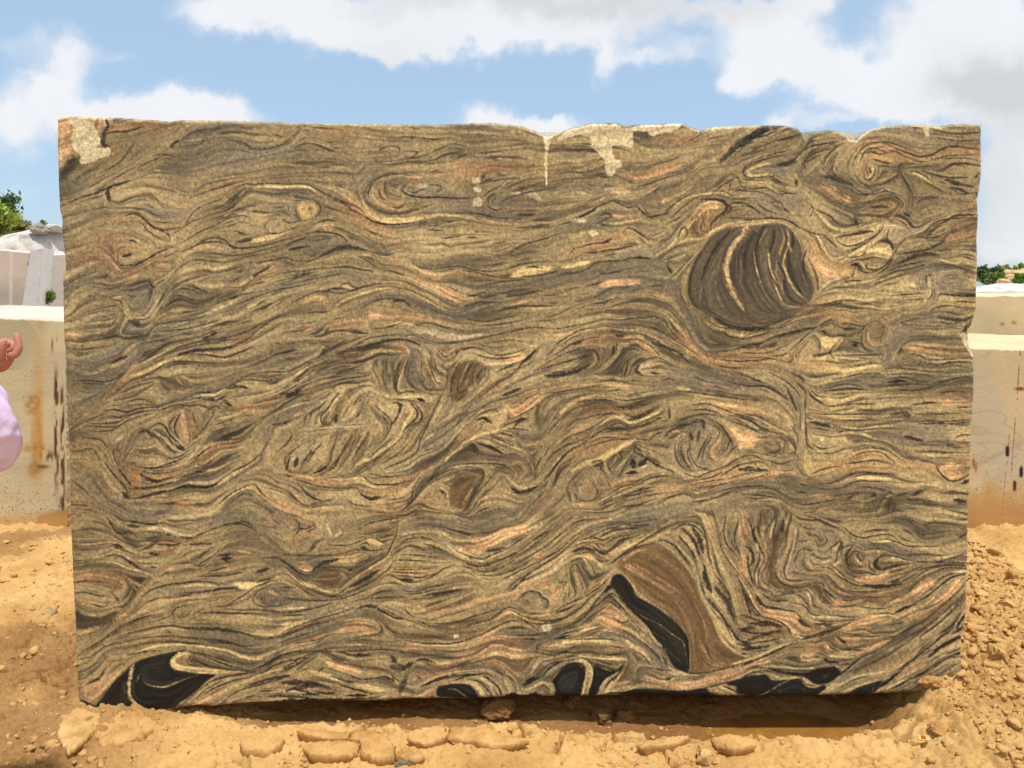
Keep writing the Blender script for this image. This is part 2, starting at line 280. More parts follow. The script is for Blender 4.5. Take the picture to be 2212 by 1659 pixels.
STROKES='''@0,0
PB 6124,2064 6244,1993 6384,1954 6525,1942 6705,1933 6806,1963 6875,2044 6935,2163 6965,2313 7036,2479 6986,2613 6889,2700 6774,2776 6624,2825 6483,2852 6324,2829 6209,2776 6094,2700 6002,2627 5958,2534 5954,2442 5993,2295 6064,2163
@200,440
Pp 30,10 450,10 460,120 320,110 170,60 150,260 40,440
PW 130,10 330,40 400,150 410,240 300,265 500,265 490,330 400,360 340,390 220,400 240,330 170,270 150,200 170,100
Pd 160,320 220,400 70,560 50,500
d36 460,30 470,80 440,130 430,230 480,250
d14 410,170 500,130 640,120 780,80
p20 500,110 640,80 800,50 1000,20
d14 330,390 420,340 520,290
d22 250,690 380,650 470,610 560,580 660,550
d40 470,630 480,720
d12 500,730 580,740 660,700 760,660
d8 120,740 250,690
f 100,700 300,600 500,480 700,360
d8 450,580 560,510 700,430
d10 440,470 580,380 700,220
d10 860,330 950,320 1060,350 1090,380
d10 740,430 860,370 980,320
d10 1110,190 1200,130 1320,100
d8 1140,260 1260,230 1320,190
d12 1430,150 1550,130 1620,140
d10 1430,210 1520,200 1640,220 1720,270 1850,270 1980,230 2080,150 2180,60
d8 1900,150 2000,170
d10 2060,200 2140,100
w14 1170,200 1280,190
w10 1050,220 1110,240
d30 1000,260 1080,200
f 800,600 1000,640 1200,690 1400,600 1600,540 1800,500 2212,480
f 900,480 1200,500 1500,440 1800,400 2212,400
d6 1180,700 1330,640 1500,590 1640,550
d6 1480,650 1640,580 1740,580 1900,570 2100,580
c26 1740,610 1850,595 2000,600 2212,600
d8 1480,750 1540,690 1650,610
d6 1760,640 1900,660 2060,650
p20 910,720 950,750 1050,780 1180,790
d6 880,700 910,730
d6 700,790 800,800 900,850 1000,820
d20 620,850 700,830 780,870 850,940 930,970 1040,960 1100,950
p26 770,830 830,890 900,930 1000,930 1080,930
d8 890,900 960,910 1020,900
d12 1120,940 1160,890 1200,830 1280,770 1400,720
d8 1020,1010 1100,970 1200,900 1330,860
d10 640,900 740,900 820,980 900,1040 1000,1070
d14 920,970 1000,1020 1010,1070
c14 820,1030 900,1080
c10 660,930 740,930 800,980
D10 640,1060 700,1070 720,1090
d14 560,1190 560,1260 640,1280 780,1240 900,1170 1040,1120
d26 600,1200 680,1180
c18 480,1200 520,1260 560,1310
d8 620,1320 750,1260 880,1190
d14 1080,1170 1190,1130 1290,1070 1370,1040 1480,1060 1550,1120 1650,1130 1800,1110 2000,1060 2212,1000
d8 1200,1120 1320,1080 1450,1080 1520,1110
D8 1500,1080 1560,1125 1660,1130
p22 1140,1190 1230,1130 1330,1110 1440,1130
d6 1150,1200 1250,1170 1400,1180 1600,1190 1800,1150 2000,1090
d20 2040,1140 2120,1125 2212,1115
d6 1100,1090 1250,1000 1400,930 1520,870 1640,850 1720,880
d10 1440,930 1540,900 1600,870
d16 1720,810 1860,820
p18 1760,850 1860,850
Py 2090,750 2212,740 2212,870 2180,880 2150,850 2100,850
c28 1720,1070 1850,1040 1960,1000 2050,980
d10 1830,1000 1900,1000
d14 1560,980 1640,1000
d8 1620,1080 1720,1060
d6 1850,900 1830,950 1900,1005 2050,970
d6 1060,1330 1150,1260 1250,1230 1350,1240 1500,1250 1700,1200 1850,1170
c26 1090,1350 1180,1310 1300,1290 1400,1310 1540,1280
p14 1200,1310 1300,1300
d10 1200,1340 1300,1325 1420,1340 1540,1310
c20 1050,1430 1130,1390 1220,1370
d10 1030,1490 1100,1430 1180,1400 1280,1370 1420,1340
d14 1030,1520 1100,1480 1190,1490 1260,1520 1330,1520
d10 1010,1560 1060,1530 1150,1560 1220,1580 1330,1570 1480,1520
d14 1190,1440 1250,1480 1330,1510
d10 1480,1460 1620,1470 1680,1420 1730,1380 1800,1330 1880,1280
d18 1720,1370 1800,1330 1870,1290
c20 1640,1320 1750,1280 1880,1250
c12 1600,1450 1680,1420 1720,1380 1680,1370
d10 1720,1260 1900,1230 2000,1215 2100,1240 2212,1240
d8 2000,1380 2212,1340
d8 1850,1440 2000,1400 2212,1360
d10 640,1460 740,1430 820,1410 860,1470 900,1440 960,1400
d10 600,1500 700,1490 800,1450 850,1460 840,1540 800,1620
d12 500,1580 580,1590 600,1650
c14 520,1560 610,1540 640,1560
p34 900,1280 1000,1290
p30 620,1400 720,1370
f 80,1600 200,1500 300,1460 420,1470
d8 100,1450 250,1370 400,1330
f 880,1640 960,1500 1060,1330 1100,1200
c26 1690,1640 1740,1610
d6 1400,1600 1600,1540 1760,1500
d8 1600,1540 1660,1470 1720,1400
d6 1500,1650 1700,1570 1900,1500 2212,1440
d10 1300,1650 1500,1580 1620,1550
@1060,440
Py 120,740 260,730 320,770 300,840 180,900 140,850
b12 110,770 115,860
d6 0,880 60,910 150,890
d6 240,770 235,810
d6 440,710 520,740 600,800 700,850 780,900 880,925 1000,925 1150,910 1300,885 1390,880
d10 800,895 900,922 1000,925
c26 690,710 720,780 800,860 900,890 1050,890 1200,870 1350,850
b36 730,730 800,770 870,810 960,825 1060,820 1160,790
d8 710,720 760,770 860,820 960,835 1080,825 1200,780 1290,745
d8 740,640 760,590 820,530 900,500 1050,480 1200,470
d10 745,690 740,640 770,600
c12 780,610 780,670 830,740 900,770
p24 860,600 870,660 940,720 1040,740
d8 830,620 850,690 900,720
d6 900,500 950,480 1100,500
d12 930,770 1010,780 1060,740
d18 1060,590 1030,630 1080,670 1200,690 1350,690 1520,700 1640,690
d8 1090,640 1150,650 1200,620
d6 1250,580 1350,590 1370,620 1300,670
p34 1090,530 1190,525
w40 1170,600 1240,580
D12 1190,625 1225,620
d8 860,410 1000,400 1100,380 1240,380
p14 1030,430 1120,420
p22 1240,400 1380,375 1460,365
d8 1450,385 1520,350 1620,330
p40 1450,400 1600,380
p14 1640,310 1700,330 1900,310
f 1240,480 1400,430 1600,400
d8 1220,410 1340,385 1400,385
d12 1440,350 1600,320
d8 830,280 920,250 1000,260 1010,310
d8 1080,290 1160,300 1120,350 1250,330
d6 1300,290 1420,250
p14 1850,270 2212,230
d8 1700,310 1900,290
d6 900,180 1100,170 1300,190 1450,170
f 200,300 500,330 800,350 1000,320
f 200,130 800,150 1400,130 2000,170 2200,250
d8 300,470 500,480 640,490 700,430
d6 0,570 150,570 260,600 400,680 500,720
c20 0,600 120,590 220,600 290,640
c10 380,720 500,760
d6 380,650 500,720 640,770 700,820
p24 1540,850 1700,890 1800,910 1950,920
c24 1300,840 1450,840 1560,860
d18 1390,890 1430,900 1500,890
c14 1250,905 1320,900 1390,900
d6 1390,900 1350,930 1250,940
d8 1530,790 1620,820 1740,840 1850,870 1980,865 2212,840
d6 1400,830 1560,830 1700,840 1800,865
d12 1720,575 1820,550 1950,530 2050,530
d12 1730,690 1790,640 1870,600 1920,550
d8 1740,720 1770,770 1840,800 1920,790
f 1780,750 1770,700 1840,640 1950,600 2050,560 
f 1920,790 2000,760 2060,690
d8 1880,750 1900,770 1890,730 1960,700 2100,650 2212,630
d14 1720,540 1740,500
p16 1970,660 2060,640 2150,620
w24 1990,655 2050,655
p22 1550,590 1640,540 1740,490 1850,470 2000,480
f 1540,620 1560,570 1640,530
w70 2160,660 2212,700
d10 2110,690 2200,730
f 1700,950 1900,960 2212,940
f 1300,1000 1600,1020 1900,1020 2212,1000
d6 700,960 760,990 860,1020
c12 660,970 720,1010 860,1050
d5 1240,970 1400,980
d6 1370,1050 1560,1020
d8 1290,1100 1380,1090 1440,1120
d6 1600,1040 1680,1040
d6 1900,1170 2000,1150 2100,1100
d28 330,1195 430,1150 520,1130 630,1130 720,1150
d12 720,1150 800,1170 870,1190 960,1180
D8 330,1195 430,1170
d20 60,1150 140,1130 210,1120
d10 420,1110 520,1110 620,1100
d12 640,1190 700,1220 760,1250
d8 690,1200 760,1220 800,1260
p60 380,930 430,990
w40 250,960 330,920
d16 200,1000 350,990 500,1020 560,1080
p20 920,1220 1000,1215
d16 430,1300 560,1290 660,1310 780,1330
c16 200,1270 350,1230 560,1200 760,1190
d8 0,1450 150,1420 300,1390 450,1360 540,1340
d10 120,1340 300,1310 430,1300
d6 20,1440 160,1370 300,1330
d12 330,1520 430,1480 520,1480 600,1500 700,1460 850,1430
D7 360,1500 440,1480 480,1490
c12 510,1450 560,1470 620,1480
d10 500,1450 560,1430 620,1470 700,1460
f 0,1640 150,1560 300,1520
y40 180,1590 280,1560 380,1590
d6 0,1659 200,1540 350,1500 500,1520 650,1480 850,1440 1000,1440
c22 450,1630 600,1550 760,1500 900,1490 1030,1490 1160,1540 1260,1590 1370,1650
d6 960,1475 1080,1490 1160,1520 1260,1570 1370,1640
d8 680,1659 760,1600 860,1570 960,1570 1080,1610
d20 960,1590 1040,1580 1090,1620
y30 760,1640 860,1620 960,1620
p40 1180,1400 1210,1440
p50 1350,1490 1530,1570
d20 1600,1540 1680,1540
d6 1680,1550 1780,1530
p12 1190,1250 1300,1260 1430,1260
d10 1120,1260 1200,1300 1300,1310 1450,1290 1550,1290 1660,1320 1800,1330 1920,1320
c14 1140,1290 1220,1340 1330,1360 1450,1340
d10 1540,1320 1680,1340 1800,1370 1950,1390 2030,1390
d8 1920,1320 2000,1290 2080,1260 2212,1250
c40 2000,1350 2100,1330 2212,1310
d8 2120,1300 2212,1280
d6 1720,1450 1900,1420 2100,1400
d6 1560,1660 1700,1600 1900,1600
p18 1980,1620 2100,1590 2212,1570
f 1500,1200 1700,1200 2000,1210 2212,1180
p14 1160,1150 1280,1150
@1920,440
W 680,60 920,55 960,100 1100,70 1460,50 1480,80 1380,120 1260,150 1190,170 1170,120 1040,120 1050,200 1040,260 985,250 980,190 990,240 850,240 880,320 890,370 940,370 950,440 900,440 880,500 830,520 800,470 810,380 770,330 690,260 680,170 560,150 420,200 370,200 480,110 600,80
W 270,165 350,150 330,220 310,300 305,420 305,560 295,640 290,560 280,400 290,280
d10 1220,410 1340,380 1450,340
d8 1100,170 1180,160 1110,190
f 400,300 600,300 750,290
c14 460,450 580,450 680,410 750,380
f 950,150 1200,250 1500,250 1800,200
d8 1580,100 1640,110 1600,180
d8 1480,220 1560,190 1620,150
f 1200,330 1450,290 1700,250
p40 1070,545 1200,510 1350,450 1450,420
c18 1350,460 1460,410 1560,370 1640,320 1740,290
d8 920,520 1000,550 1060,570
d8 1060,600 1160,580 1300,530 1500,470 1600,410
d8 1120,690 1200,660 1300,590
p16 1140,660 1240,610
d50 1800,380 1900,290 1990,200 2100,150 2212,100
D12 1840,370 1940,270 2020,200 2120,160 2212,110
D8 2060,200 2120,170 2212,160
w8 2070,210 2140,200 2212,130
d10 1850,390 1940,310 2060,220 2212,220
R 580,625 620,625 605,650
w24 570,640 650,660
w30 810,620 880,620
D6 810,590 880,595
c40 870,640 1000,640
p24 870,620 1050,640
d14 700,690 ... 
d12 780,760 840,730 900,730 960,760 1010,780 1080,760
d12 520,890 600,850 680,810 740,770 800,740
D8 540,890 620,850 700,810 740,780
w16 500,870 560,850
c20 560,900 640,900
w24 510,890 640,880
p20 640,770 700,750
d20 1080,770 1130,820 1190,860 1250,850 1350,830
d8 1130,760 1170,830 1220,840
c10 1170,800 1240,800 1320,790
d14 740,910 790,890 870,850 800,830 740,870
d8 750,920 830,940
pale30 880,840 960,860 1080,850 1130,870
p44 890,850 960,850
c16 790,910 900,920 1100,880
d8 960,1000 990,960 1060,970 1120,1030
d16 1060,980 1120,1010 1180,1060
c20 960,1040 1050,1010 1100,1050
p14 980,970 1050,980
w24 680,1010 740,1000
R 700,1000 730,1000 715,1030
y24 500,1030 640,1000 ... 
d20 780,1090 860,1050
d14 620,1170 720,1170 830,1150 950,1130 1080,1110
c12 640,1120 800,1110 950,1100
d24 1000,1220 1100,1210 1190,1220
d14 670,1280 750,1250 900,1240 1000,1230
d6 560,1130 700,1090 860,1080
c30 440,1290 560,1270 660,1250
d10 0,1290 100,1270 200,1250 320,1240
d6 450,1350 600,1330 700,1280
c40 0,1370 120,1340 230,1320 330,1310
d8 140,1290 260,1300
d8 80,1385 200,1370 350,1340 430,1310
f 0,900 200,880 350,900 500,850
f 0,800 200,800 400,770
d10 400,930 520,900
f 0,1000 250,970 400,950
d6 0,1150 100,1100 250,1060 400,1010
f 0,1240 300,1180 500,1120
d8 490,1190 540,1130
p40 780,1440 900,1420 1080,1410
d5 640,1460 800,1420 ... 
d8 700,1390 760,1360 900,1330
d6 840,1350 1000,1310
f 300,1500 500,1440 700,1400
d6 1200,1460 1320,1450
d10 550,1590 700,1560 850,1480 1000,1460
p20 0,1610 150,1580 300,1570
d16 700,1610 800,1600 860,1570
d8 0,1640 150,1630 350,1630
c12 0,1659 300,1650 500,1630
p14 420,1620 600,1570
p26 1240,1540 1340,1560
f 900,1560 1100,1530 1300,1540
c22 1250,1190 1360,1110 1460,1010 1560,910 1640,820 1720,780
p16 1250,1180 1350,1110 1430,1030
c26 1560,840 1640,760 1740,720 1800,750
p40 1640,790 1720,750 1780,770
d8 1270,1080 1360,1040 1430,960 1500,880 1600,800
d22 1640,710 1760,710 1840,730 1850,800 1780,860 1720,930 1720,970
d14 1800,720 1880,760 1880,810 1800,870
d8 1640,700 1740,670 1850,690 1980,690 2100,660
c16 1380,800 1500,700 1640,670 1800,650 1900,690 2050,680 2212,670
d6 1380,870 1480,770 1600,690 1700,670
d6 1360,910 1440,870 1500,800
d10 1600,830 1610,900 1590,970 1620,1010 1700,1010
d10 1640,820 1650,900 1630,960 1680,1000
d8 1690,850 1670,920 1690,980
p16 1700,800 1680,900 1680,960
d8 1560,860 1550,920 1570,980 1600,1030
d14 1430,1060 1460,970 1500,950 1510,1010
d6 1510,1000 1540,960 1560,1010 1580,1030
c30 1440,1080 1560,1060 1640,1050 1720,1000 1800,960 1900,930 2212,905
d8 1260,1230 1380,1140 1450,1110 1540,1110
d8 1290,1250 1400,1200 1500,1160
d24 1340,1280 1380,1350
d8 1320,1260 1400,1240
d8 1360,1390 1440,1330 1520,1240 1590,1160
c10 1480,1300 1560,1220 1640,1130
p6 1530,1260 1600,1140
d8 1460,1400 1450,1500 1490,1590 1560,1659
f 1360,1400 1440,1460 1440,1560 1480,1659
d26 1640,1150 1570,1280 1530,1430 1540,1560 1600,1650
c40 2030,960 2000,1010 1930,1080 1880,1170 1850,1280 1860,1400 1900,1500 1970,1620 2000,1659
c14 1870,1440 1910,1540 1980,1659
f 1960,950 1840,1080 1720,1250 1660,1450 1700,1659
d30 1880,980 1780,1100 1690,1260 1640,1400
f 2180,940 2110,1100 2090,1280 2130,1450 2212,1600
d14 2000,1080 1960,1200 1960,1350
b30 2160,1040 2090,1180 2060,1300
c10 2200,960 2130,1100 2110,1250 2150,1380
c6 1640,1450 1620,1600
f 1560,560 1480,650 1400,740 1290,880
c14 1400,690 1480,650 1560,600
w24 1370,745 1430,740
d10 1560,650 1480,700 1400,750 1300,850
c30 1300,730 1380,700
d8 1720,670 1800,600 1890,540 1940,520
d6 1840,590 1900,540 1880,620 1960,600
d14 1960,550 1990,600 2060,620 2212,600
d8 1940,510 2000,580
c24 2212,400 2100,420 2040,470 2080,510 2212,490
d8 2212,350 2060,400 2000,460 2040,520 2212,520
f 1740,450 1900,430 2000,380
c10 2000,550 2100,560 2212,560
d6 1880,750 2000,740 2060,770 2212,870
d8 1850,870 1980,870 2100,870
@2780,440
d60 0,240 100,160 220,90 350,70
D14 0,250 90,180 180,130 300,100
D10 40,170 120,120 240,90
w8 100,200 160,210 260,160
D8 100,190 220,150 330,110
p16 160,230 320,220 460,180
d8 60,280 200,240 300,200 480,160
f 560,210 480,300 340,330 200,330
d10 0,320 100,290 200,240
d10 100,370 300,310 430,280
d16 500,330 580,260 700,230 830,210
b60 600,320 700,270 780,240
b50 540,350 620,310
c14 630,330 720,290 800,240
p20 690,250 760,240
d30 310,410 380,400 460,370
d10 520,400 600,370 680,320
d8 520,420 600,330 760,270 880,220
D8 520,400 550,430 540,390
d10 700,400 740,330 820,260 900,220
d8 690,430 760,500 820,510
d8 740,460 800,340 840,310
d12 780,450 810,350 830,300
d8 780,430 800,490 870,520
d34 720,510 800,530 880,560 960,580
D14 800,500 880,540 950,570
w6 790,480 880,530
c10 850,330 830,400 780,470
c14 900,300 860,380
d10 960,450 970,380 1010,310 1050,260 1120,220 1230,220 1320,260
c22 1020,420 1040,350 1080,280 1160,240
d10 1020,420 1030,370 1080,280 1160,270 1250,300
d10 1060,460 1060,520 1100,545 1150,500 1160,440
d10 1090,400 1080,450 1100,510
d16 1100,440 1130,490 1150,460
c14 1100,520 1140,470 1130,420
d8 980,500 1030,560 1100,590 1180,570
d14 1040,310 1120,300 1200,320 1270,300
y40 1100,330 1200,350 1300,370
y14 1240,370 1320,370
d14 1130,360 1200,380 1290,400
c16 1090,310 1060,370
d10 1240,300 1340,300 1420,340 1560,380 1700,350 1820,330 2080,320
d16 1330,270 1440,310 1550,340 1650,320 1720,280 1830,250 2090,280
c14 1480,360 1600,370 1720,330
d8 1200,200 1320,230 1420,270
f 1200,150 1350,170 1500,200 1700,220
d12 1480,90 1560,90
W 1570,90 1610,85 1625,110 1620,170 1580,150
d14 1640,100 1720,120 1840,140 2080,130
d10 1700,180 1860,200 2080,200
d8 1740,360 1860,350 1980,360 2080,380
d20 1760,450 1820,410 1950,400 2060,420
d8 1400,440 1500,430 1650,420 1750,400
d16 1560,460 1680,500 1800,520 1960,520
d30 1760,540 1900,580 2000,600
d24 1800,610 1880,620 1960,660
d10 1820,620 1900,660 2050,650
d20 2020,520 2060,480
D14 2030,660 2050,700
f 1500,480 1620,560 1760,640 1900,720
d8 1600,560 1680,610 1780,660
c14 1420,480 1540,500 1640,570
d10 1400,420 1380,480 1450,600 1480,680 1470,760
d8 1480,690 1600,690 1700,690
d14 1510,760 1540,720 1620,700
d8 1200,590 1280,550 1340,520
d8 880,600 940,620 1000,660 1100,670 1160,620
d14 1160,640 1220,620 1300,650
D12 1200,660 1240,640 1320,660
w10 1180,640 1240,620 1310,640
d14 1020,640 1060,660 1160,660
p50 700,600 790,650 830,700
p34 880,690 940,720
b60 840,620 920,670 1000,700
b40 940,750 1060,750 1200,710 1280,690
b24 1200,710 1320,700 1370,730
d10 960,720 1080,740 1200,680 1300,670 1360,700 1400,750 1380,790
d10 690,620 780,680 840,730 900,770 1000,780 1120,770
d8 710,670 760,720 830,740
c14 1000,830 1100,825 1220,830 1290,790 1330,770 1290,720
d24 1110,780 1200,770 1280,780
d10 1000,840 1100,850 1200,850 1300,820 1340,780
d20 960,880 1000,930 980,870
d26 950,930 1000,920
D12 1400,810 1420,840 1450,850 1470,810
D12 1430,830 1445,860
c24 1290,860 1340,860
c20 1360,870 1420,900 1450,930
c16 680,850 740,920 830,970 900,970 1000,940 1080,910 1180,890 1290,910
c10 570,700 620,790 680,850 760,940
d8 590,760 650,800 760,850 820,910 900,950
d20 820,1040 920,1020 1040,990 1130,980
d10 840,1020 1000,1010 1140,990
d12 820,1060 900,1110 1000,1100 1100,1050 1180,1000 1200,950
p20 880,1080 980,1075
c30 880,1240 960,1190 1060,1150 1160,1080 1210,1030
d8 900,1200 1000,1130 1100,1070 1200,990 1230,940
c80 1110,1150 1210,1160 1290,1190
c20 920,1250 1000,1200 1080,1180
d8 910,1210 1030,1200 1080,1150
d10 1200,1070 1270,1070 1310,1130 1330,1120
D14 1270,990 1260,1050 1290,1080 1310,1140
D10 1220,1070 1280,1080 1330,1100
d34 960,1270 1010,1280 1040,1320
c24 1080,1290 1140,1290 1240,1270
d8 920,1260 1000,1230 1060,1230 1140,1210 1250,1230
d10 1060,1260 1100,1310 1180,1310
d12 960,1290 1040,1330 1120,1340 1240,1280 1310,1200 1340,1140
d8 1190,1350 1260,1290 1330,1200
d10 1330,1120 1420,1040 1560,1000 1660,920 1780,880 2050,860
d16 1660,940 1760,900 1850,850 2050,840
d20 1600,1030 1660,970 1720,930
c16 1660,1000 1720,960 1780,950 1740,1010 1660,1000
d8 1520,1040 1640,1040 1740,1010 1860,960
d10 1560,1040 1700,1070 1800,1000 1900,950
f 1400,1150 1600,1100 1800,1050 2040,980
d20 1350,1180 1500,1160 1640,1130 1760,1060
d30 1360,1260 1480,1210 1600,1180 1700,1190
d14 1280,1330 1400,1280 1600,1240
d16 1180,1400 1340,1330 1460,1310 1580,1270
p14 1140,1450 1250,1400 1400,1360 1500,1330
c8 1200,1410 1330,1380
w8 1320,1365 1340,1365
d12 1150,1440 1300,1390 1440,1340
d14 880,1430 960,1410 1040,1410
p60 600,1220 680,1300 740,1350
p40 720,1330 800,1370
w30 690,1490 740,1430 850,1390
c18 700,1470 760,1430
d10 580,1220 640,1340 660,1420 660,1500
c8 940,1370 980,1320 960,1280
d8 860,1410 960,1370 980,1310
f 600,1000 680,1080 740,1180 800,1220 880,1200
d8 650,1040 680,1120 730,1190
c14 640,1000 700,1090 730,1150
d6 700,1010 780,1080 850,1150
p10 560,960 620,1040 680,1150
d8 560,720 620,790 590,870
d12 250,740 330,730 380,800 440,820 510,820
b34 280,760 350,800
c20 400,790 440,820 490,810
d8 110,700 170,770 260,820 400,860
d8 0,600 100,600 240,620 320,660 400,660 480,660
c12 0,570 150,580 250,600 330,670
D8 320,630 400,655 460,660
d24 470,540 480,590
d8 100,520 250,510 350,560 420,590
c10 40,480 140,500 300,490
c20 60,460 150,420 280,380
d8 0,480 100,410 250,350 400,320
d6 0,640 100,640 200,660 300,720
d6 0,760 100,780 160,840
d14 0,890 150,880 280,870 400,890 500,950 620,1000 740,1020
c14 0,910 160,890 330,900 420,940 520,1000
d50 100,1000 30,1150 30,1300
b30 80,960 20,1060
c12 30,960 0,1000
d40 190,950 140,1050 120,1200 160,1400
c10 170,960 110,1120 130,1300 200,1480 320,1620
d24 280,960 280,1060 240,1180 240,1320
b30 330,980 340,1080 310,1180
p20 350,960 370,1060 330,1180 300,1300 340,1450
c18 390,960 410,1050 390,1160 360,1250 380,1330 420,1420 480,1510 570,1590
d34 440,1000 450,1080 410,1180 420,1300 460,1420 520,1520
c18 410,1090 430,1160 420,1160
p14 470,1000 530,1120 520,1240
d16 560,1150 530,1260 560,1400
c14 230,1150 240,1250 260,1340 310,1440
d16 320,1180 320,1260 370,1350 380,1450 420,1520
d14 240,1300 260,1380 320,1460
p24 290,1330 330,1420 360,1520
d20 360,1400 380,1500 440,1580 520,1610
c10 270,1400 320,1520 380,1620 520,1640
d10 160,1420 260,1560 340,1640
b24 60,1450 150,1600
p10 0,1560 20,1659
f 560,1620 700,1560 900,1520 1100,1560
d10 560,1620 700,1620 820,1590 940,1580 1100,1610 1200,1640
d6 740,1640 900,1580
y24 1080,1580 1180,1550
d14 1600,1440 1600,1380 1640,1360
d10 1640,1460 1650,1520 1600,1600
c10 1530,1340 1560,1460
d12 1460,1580 1560,1570 1540,1610
d6 1290,1540 1440,1530 1580,1520
c12 1780,1480 1900,1500 2030,1500
d20 1760,1530 1900,1540 2040,1540
d8 1850,1590 2030,1600
f 1700,1380 1850,1370 2030,1420
d10 1700,1300 1860,1290 1960,1340
d8 1760,1220 1900,1200 2040,1240
c10 1700,1220 1850,1270 1900,1240
@200,1180
p60 110,200 230,180
p30 300,230 420,230
f 100,300 250,320 400,300
d10 120,300 200,350 300,340
f 150,480 300,520 430,480
D9 170,575 300,570 430,580 520,560 600,500
d8 130,610 250,590 450,600
y24 140,640 250,620 360,625
p20 390,555 470,545
d14 600,200 700,190 780,170
d10 620,80 600,150 640,170 780,160
d16 680,80 740,95
d10 470,380 560,350 640,260 
d24 500,420 560,390 640,360
f 100,1000 250,870 400,740 500,640 640,470 760,300 860,130 900,50
f 140,990 330,850 450,720
d8 490,650 540,580 640,480
d8 870,90 1000,70 1150,50 1270,20
p12 900,60 1000,30 
d7 860,150 1000,140 1150,120 1320,80 1450,40
d10 1170,60 1260,30 1330,0
p26 810,220 940,205 1130,180
d8 760,250 900,230 1050,210
p20 780,280 900,280
d10 800,370 900,310 1000,250 1130,220 1260,190 1400,150
d26 1290,210 1380,170 1440,150
d8 1200,250 1350,220 1500,180
d6 960,350 1100,300 1300,250 1500,200 1660,150 1800,80 1960,0
d7 1400,330 1560,260 1680,210 1750,150 1840,80 1960,20 2100,10
d30 1080,350 1220,310 1350,300 1500,290 1580,270
d16 1200,340 1350,350 1480,370 1600,330 1720,280
d8 700,430 830,370 960,310
c26 660,530 800,490 900,440 1030,390 1160,375 1300,380 1450,390 1560,380 1640,360
d6 700,560 850,500 960,430 1080,400 1250,410 1400,420 1560,410
c12 450,750 600,680 740,640 860,590
d8 500,700 640,590 760,540 900,500
d5 560,700 700,620 860,580
d8 540,740 700,700 860,600
f 900,500 1100,500 1300,500 1500,470
d12 1200,600 1300,610 1330,600
p30 940,560 1000,610 1080,650 1200,640
p18 1080,550 1110,600
d12 930,590 960,630 1010,650
d12 1080,590 1120,620 1200,610
d14 1130,550 1150,580
f 900,680 1100,690 1200,670
d12 640,750 720,730 800,740 870,760
c20 660,765 740,760 850,770
D12 430,840 520,820 640,840 740,810 860,800 960,790
d14 500,870 560,890 620,870 640,840
D8 320,940 420,940 540,930 680,860 830,830 960,820
d8 280,1000 400,1010 520,990 620,930 740,880 860,850
d7 300,960 450,970 560,960 640,910
d7 200,960 330,900 450,850
c10 480,900 560,910 640,880
d7 920,790 1060,750 1200,700 1320,670 1440,650 1540,610 1620,560 1720,510 1850,500 1980,490
D7 1180,690 1270,670 1380,680
c16 1200,700 1300,690 1400,690 1480,640
d10 1600,580 1700,560 1840,570 1960,540
d14 1840,490 1960,500 1970,540
c12 1600,590 1720,580 1800,590
d20 1500,640 1600,620 1690,640
d8 1090,750 1250,720 1380,720 1440,690
d16 1290,730 1400,740 1500,700
d14 1480,760 1540,790
d8 1440,780 1480,740 1540,780
d8 880,870 940,820 1060,780 1180,790 1260,780 1340,810 1380,840 1350,910
p30 1260,820 1300,880
d10 1200,830 1220,900 1250,990
w60 1130,840 1160,950 1180,1080
d20 1100,850 1060,930 1050,1000 1080,1070
d14 1060,870 1000,960 1040,1030
d14 830,990 900,940 960,960 1000,1030 1060,1090 1120,1150
d30 740,1020 800,1000 830,1030
d10 920,1050 960,1100 1010,1170 1060,1190
d12 900,1010 980,1060 1040,1130
p24 700,1110 800,1130 880,1090 920,1130 960,1180
b30 720,1170 800,1190 880,1170
p20 720,1240 800,1260
b20 860,1200 940,1210 1040,1260
d30 1060,1130 1130,1170
d12 1230,1070 1280,1010 1350,910
c16 1230,1090 1300,1040
d10 980,1250 1100,1220 1180,1160 
p12 940,1290 1080,1280 1180,1200
D9 610,1275 680,1280 740,1310 860,1330 960,1300 1080,1260 1180,1200
d12 800,1320 950,1320 1100,1280
c14 1090,1290 1180,1240 1260,1140
d14 1170,1260 1260,1210 1360,1140
p16 900,1360 1060,1340 1200,1310
d10 720,1330 860,1370 1010,1360 1160,1320 1280,1250
w30 540,1090 600,1050
p30 530,1200 560,1240
d10 510,1170 530,1250 560,1300
p14 620,1250 650,1160 690,1060
d10 590,1280 640,1200 670,1160
f 150,1080 330,1070 430,1120 510,1200 560,1330 640,1450
f 130,1170 300,1180 420,1260 500,1380 600,1500
d14 250,1060 400,1080 470,1150
d10 180,1190 330,1160 400,1250
d20 560,1330 620,1410 680,1480
d16 450,1280 520,1380 610,1480 660,1560
w40 460,1490 560,1570 600,1600
d34 600,1540 650,1590
d26 740,1370 800,1410 900,1440 1000,1410
d14 760,1420 900,1440 1040,1400
d20 660,1500 800,1500 920,1480 1030,1450
d24 700,1590 800,1570 940,1530 1040,1520
d14 1060,1420 1180,1380 1320,1350
d30 1040,1510 1160,1480 1300,1490 1400,1470
D10 1260,1500 1360,1490 1450,1430
d14 1250,1290 1300,1310 1380,1250
d16 1230,1350 1300,1360
d10 1430,1430 1560,1350 1680,1290 1760,1230 1820,1170
f 1500,1450 1650,1350 1780,1270 1850,1100 1920,900 1960,780
d12 1790,1230 1850,1100 1880,1080
f 1440,640 1400,780 1380,850 1280,1080 1180,1200
d8 1400,950 1500,920 1590,880
d12 1420,1030 1490,1000
d10 1300,850 1400,790 1480,840
p26 1700,830 1760,850
d20 1480,1080 1540,1070
c8 1440,900 1560,870 1680,820
d8 1440,1120 1600,1100 1700,1040
d10 1930,730 2050,690 2180,620
d30 1960,690 2060,680 2140,650
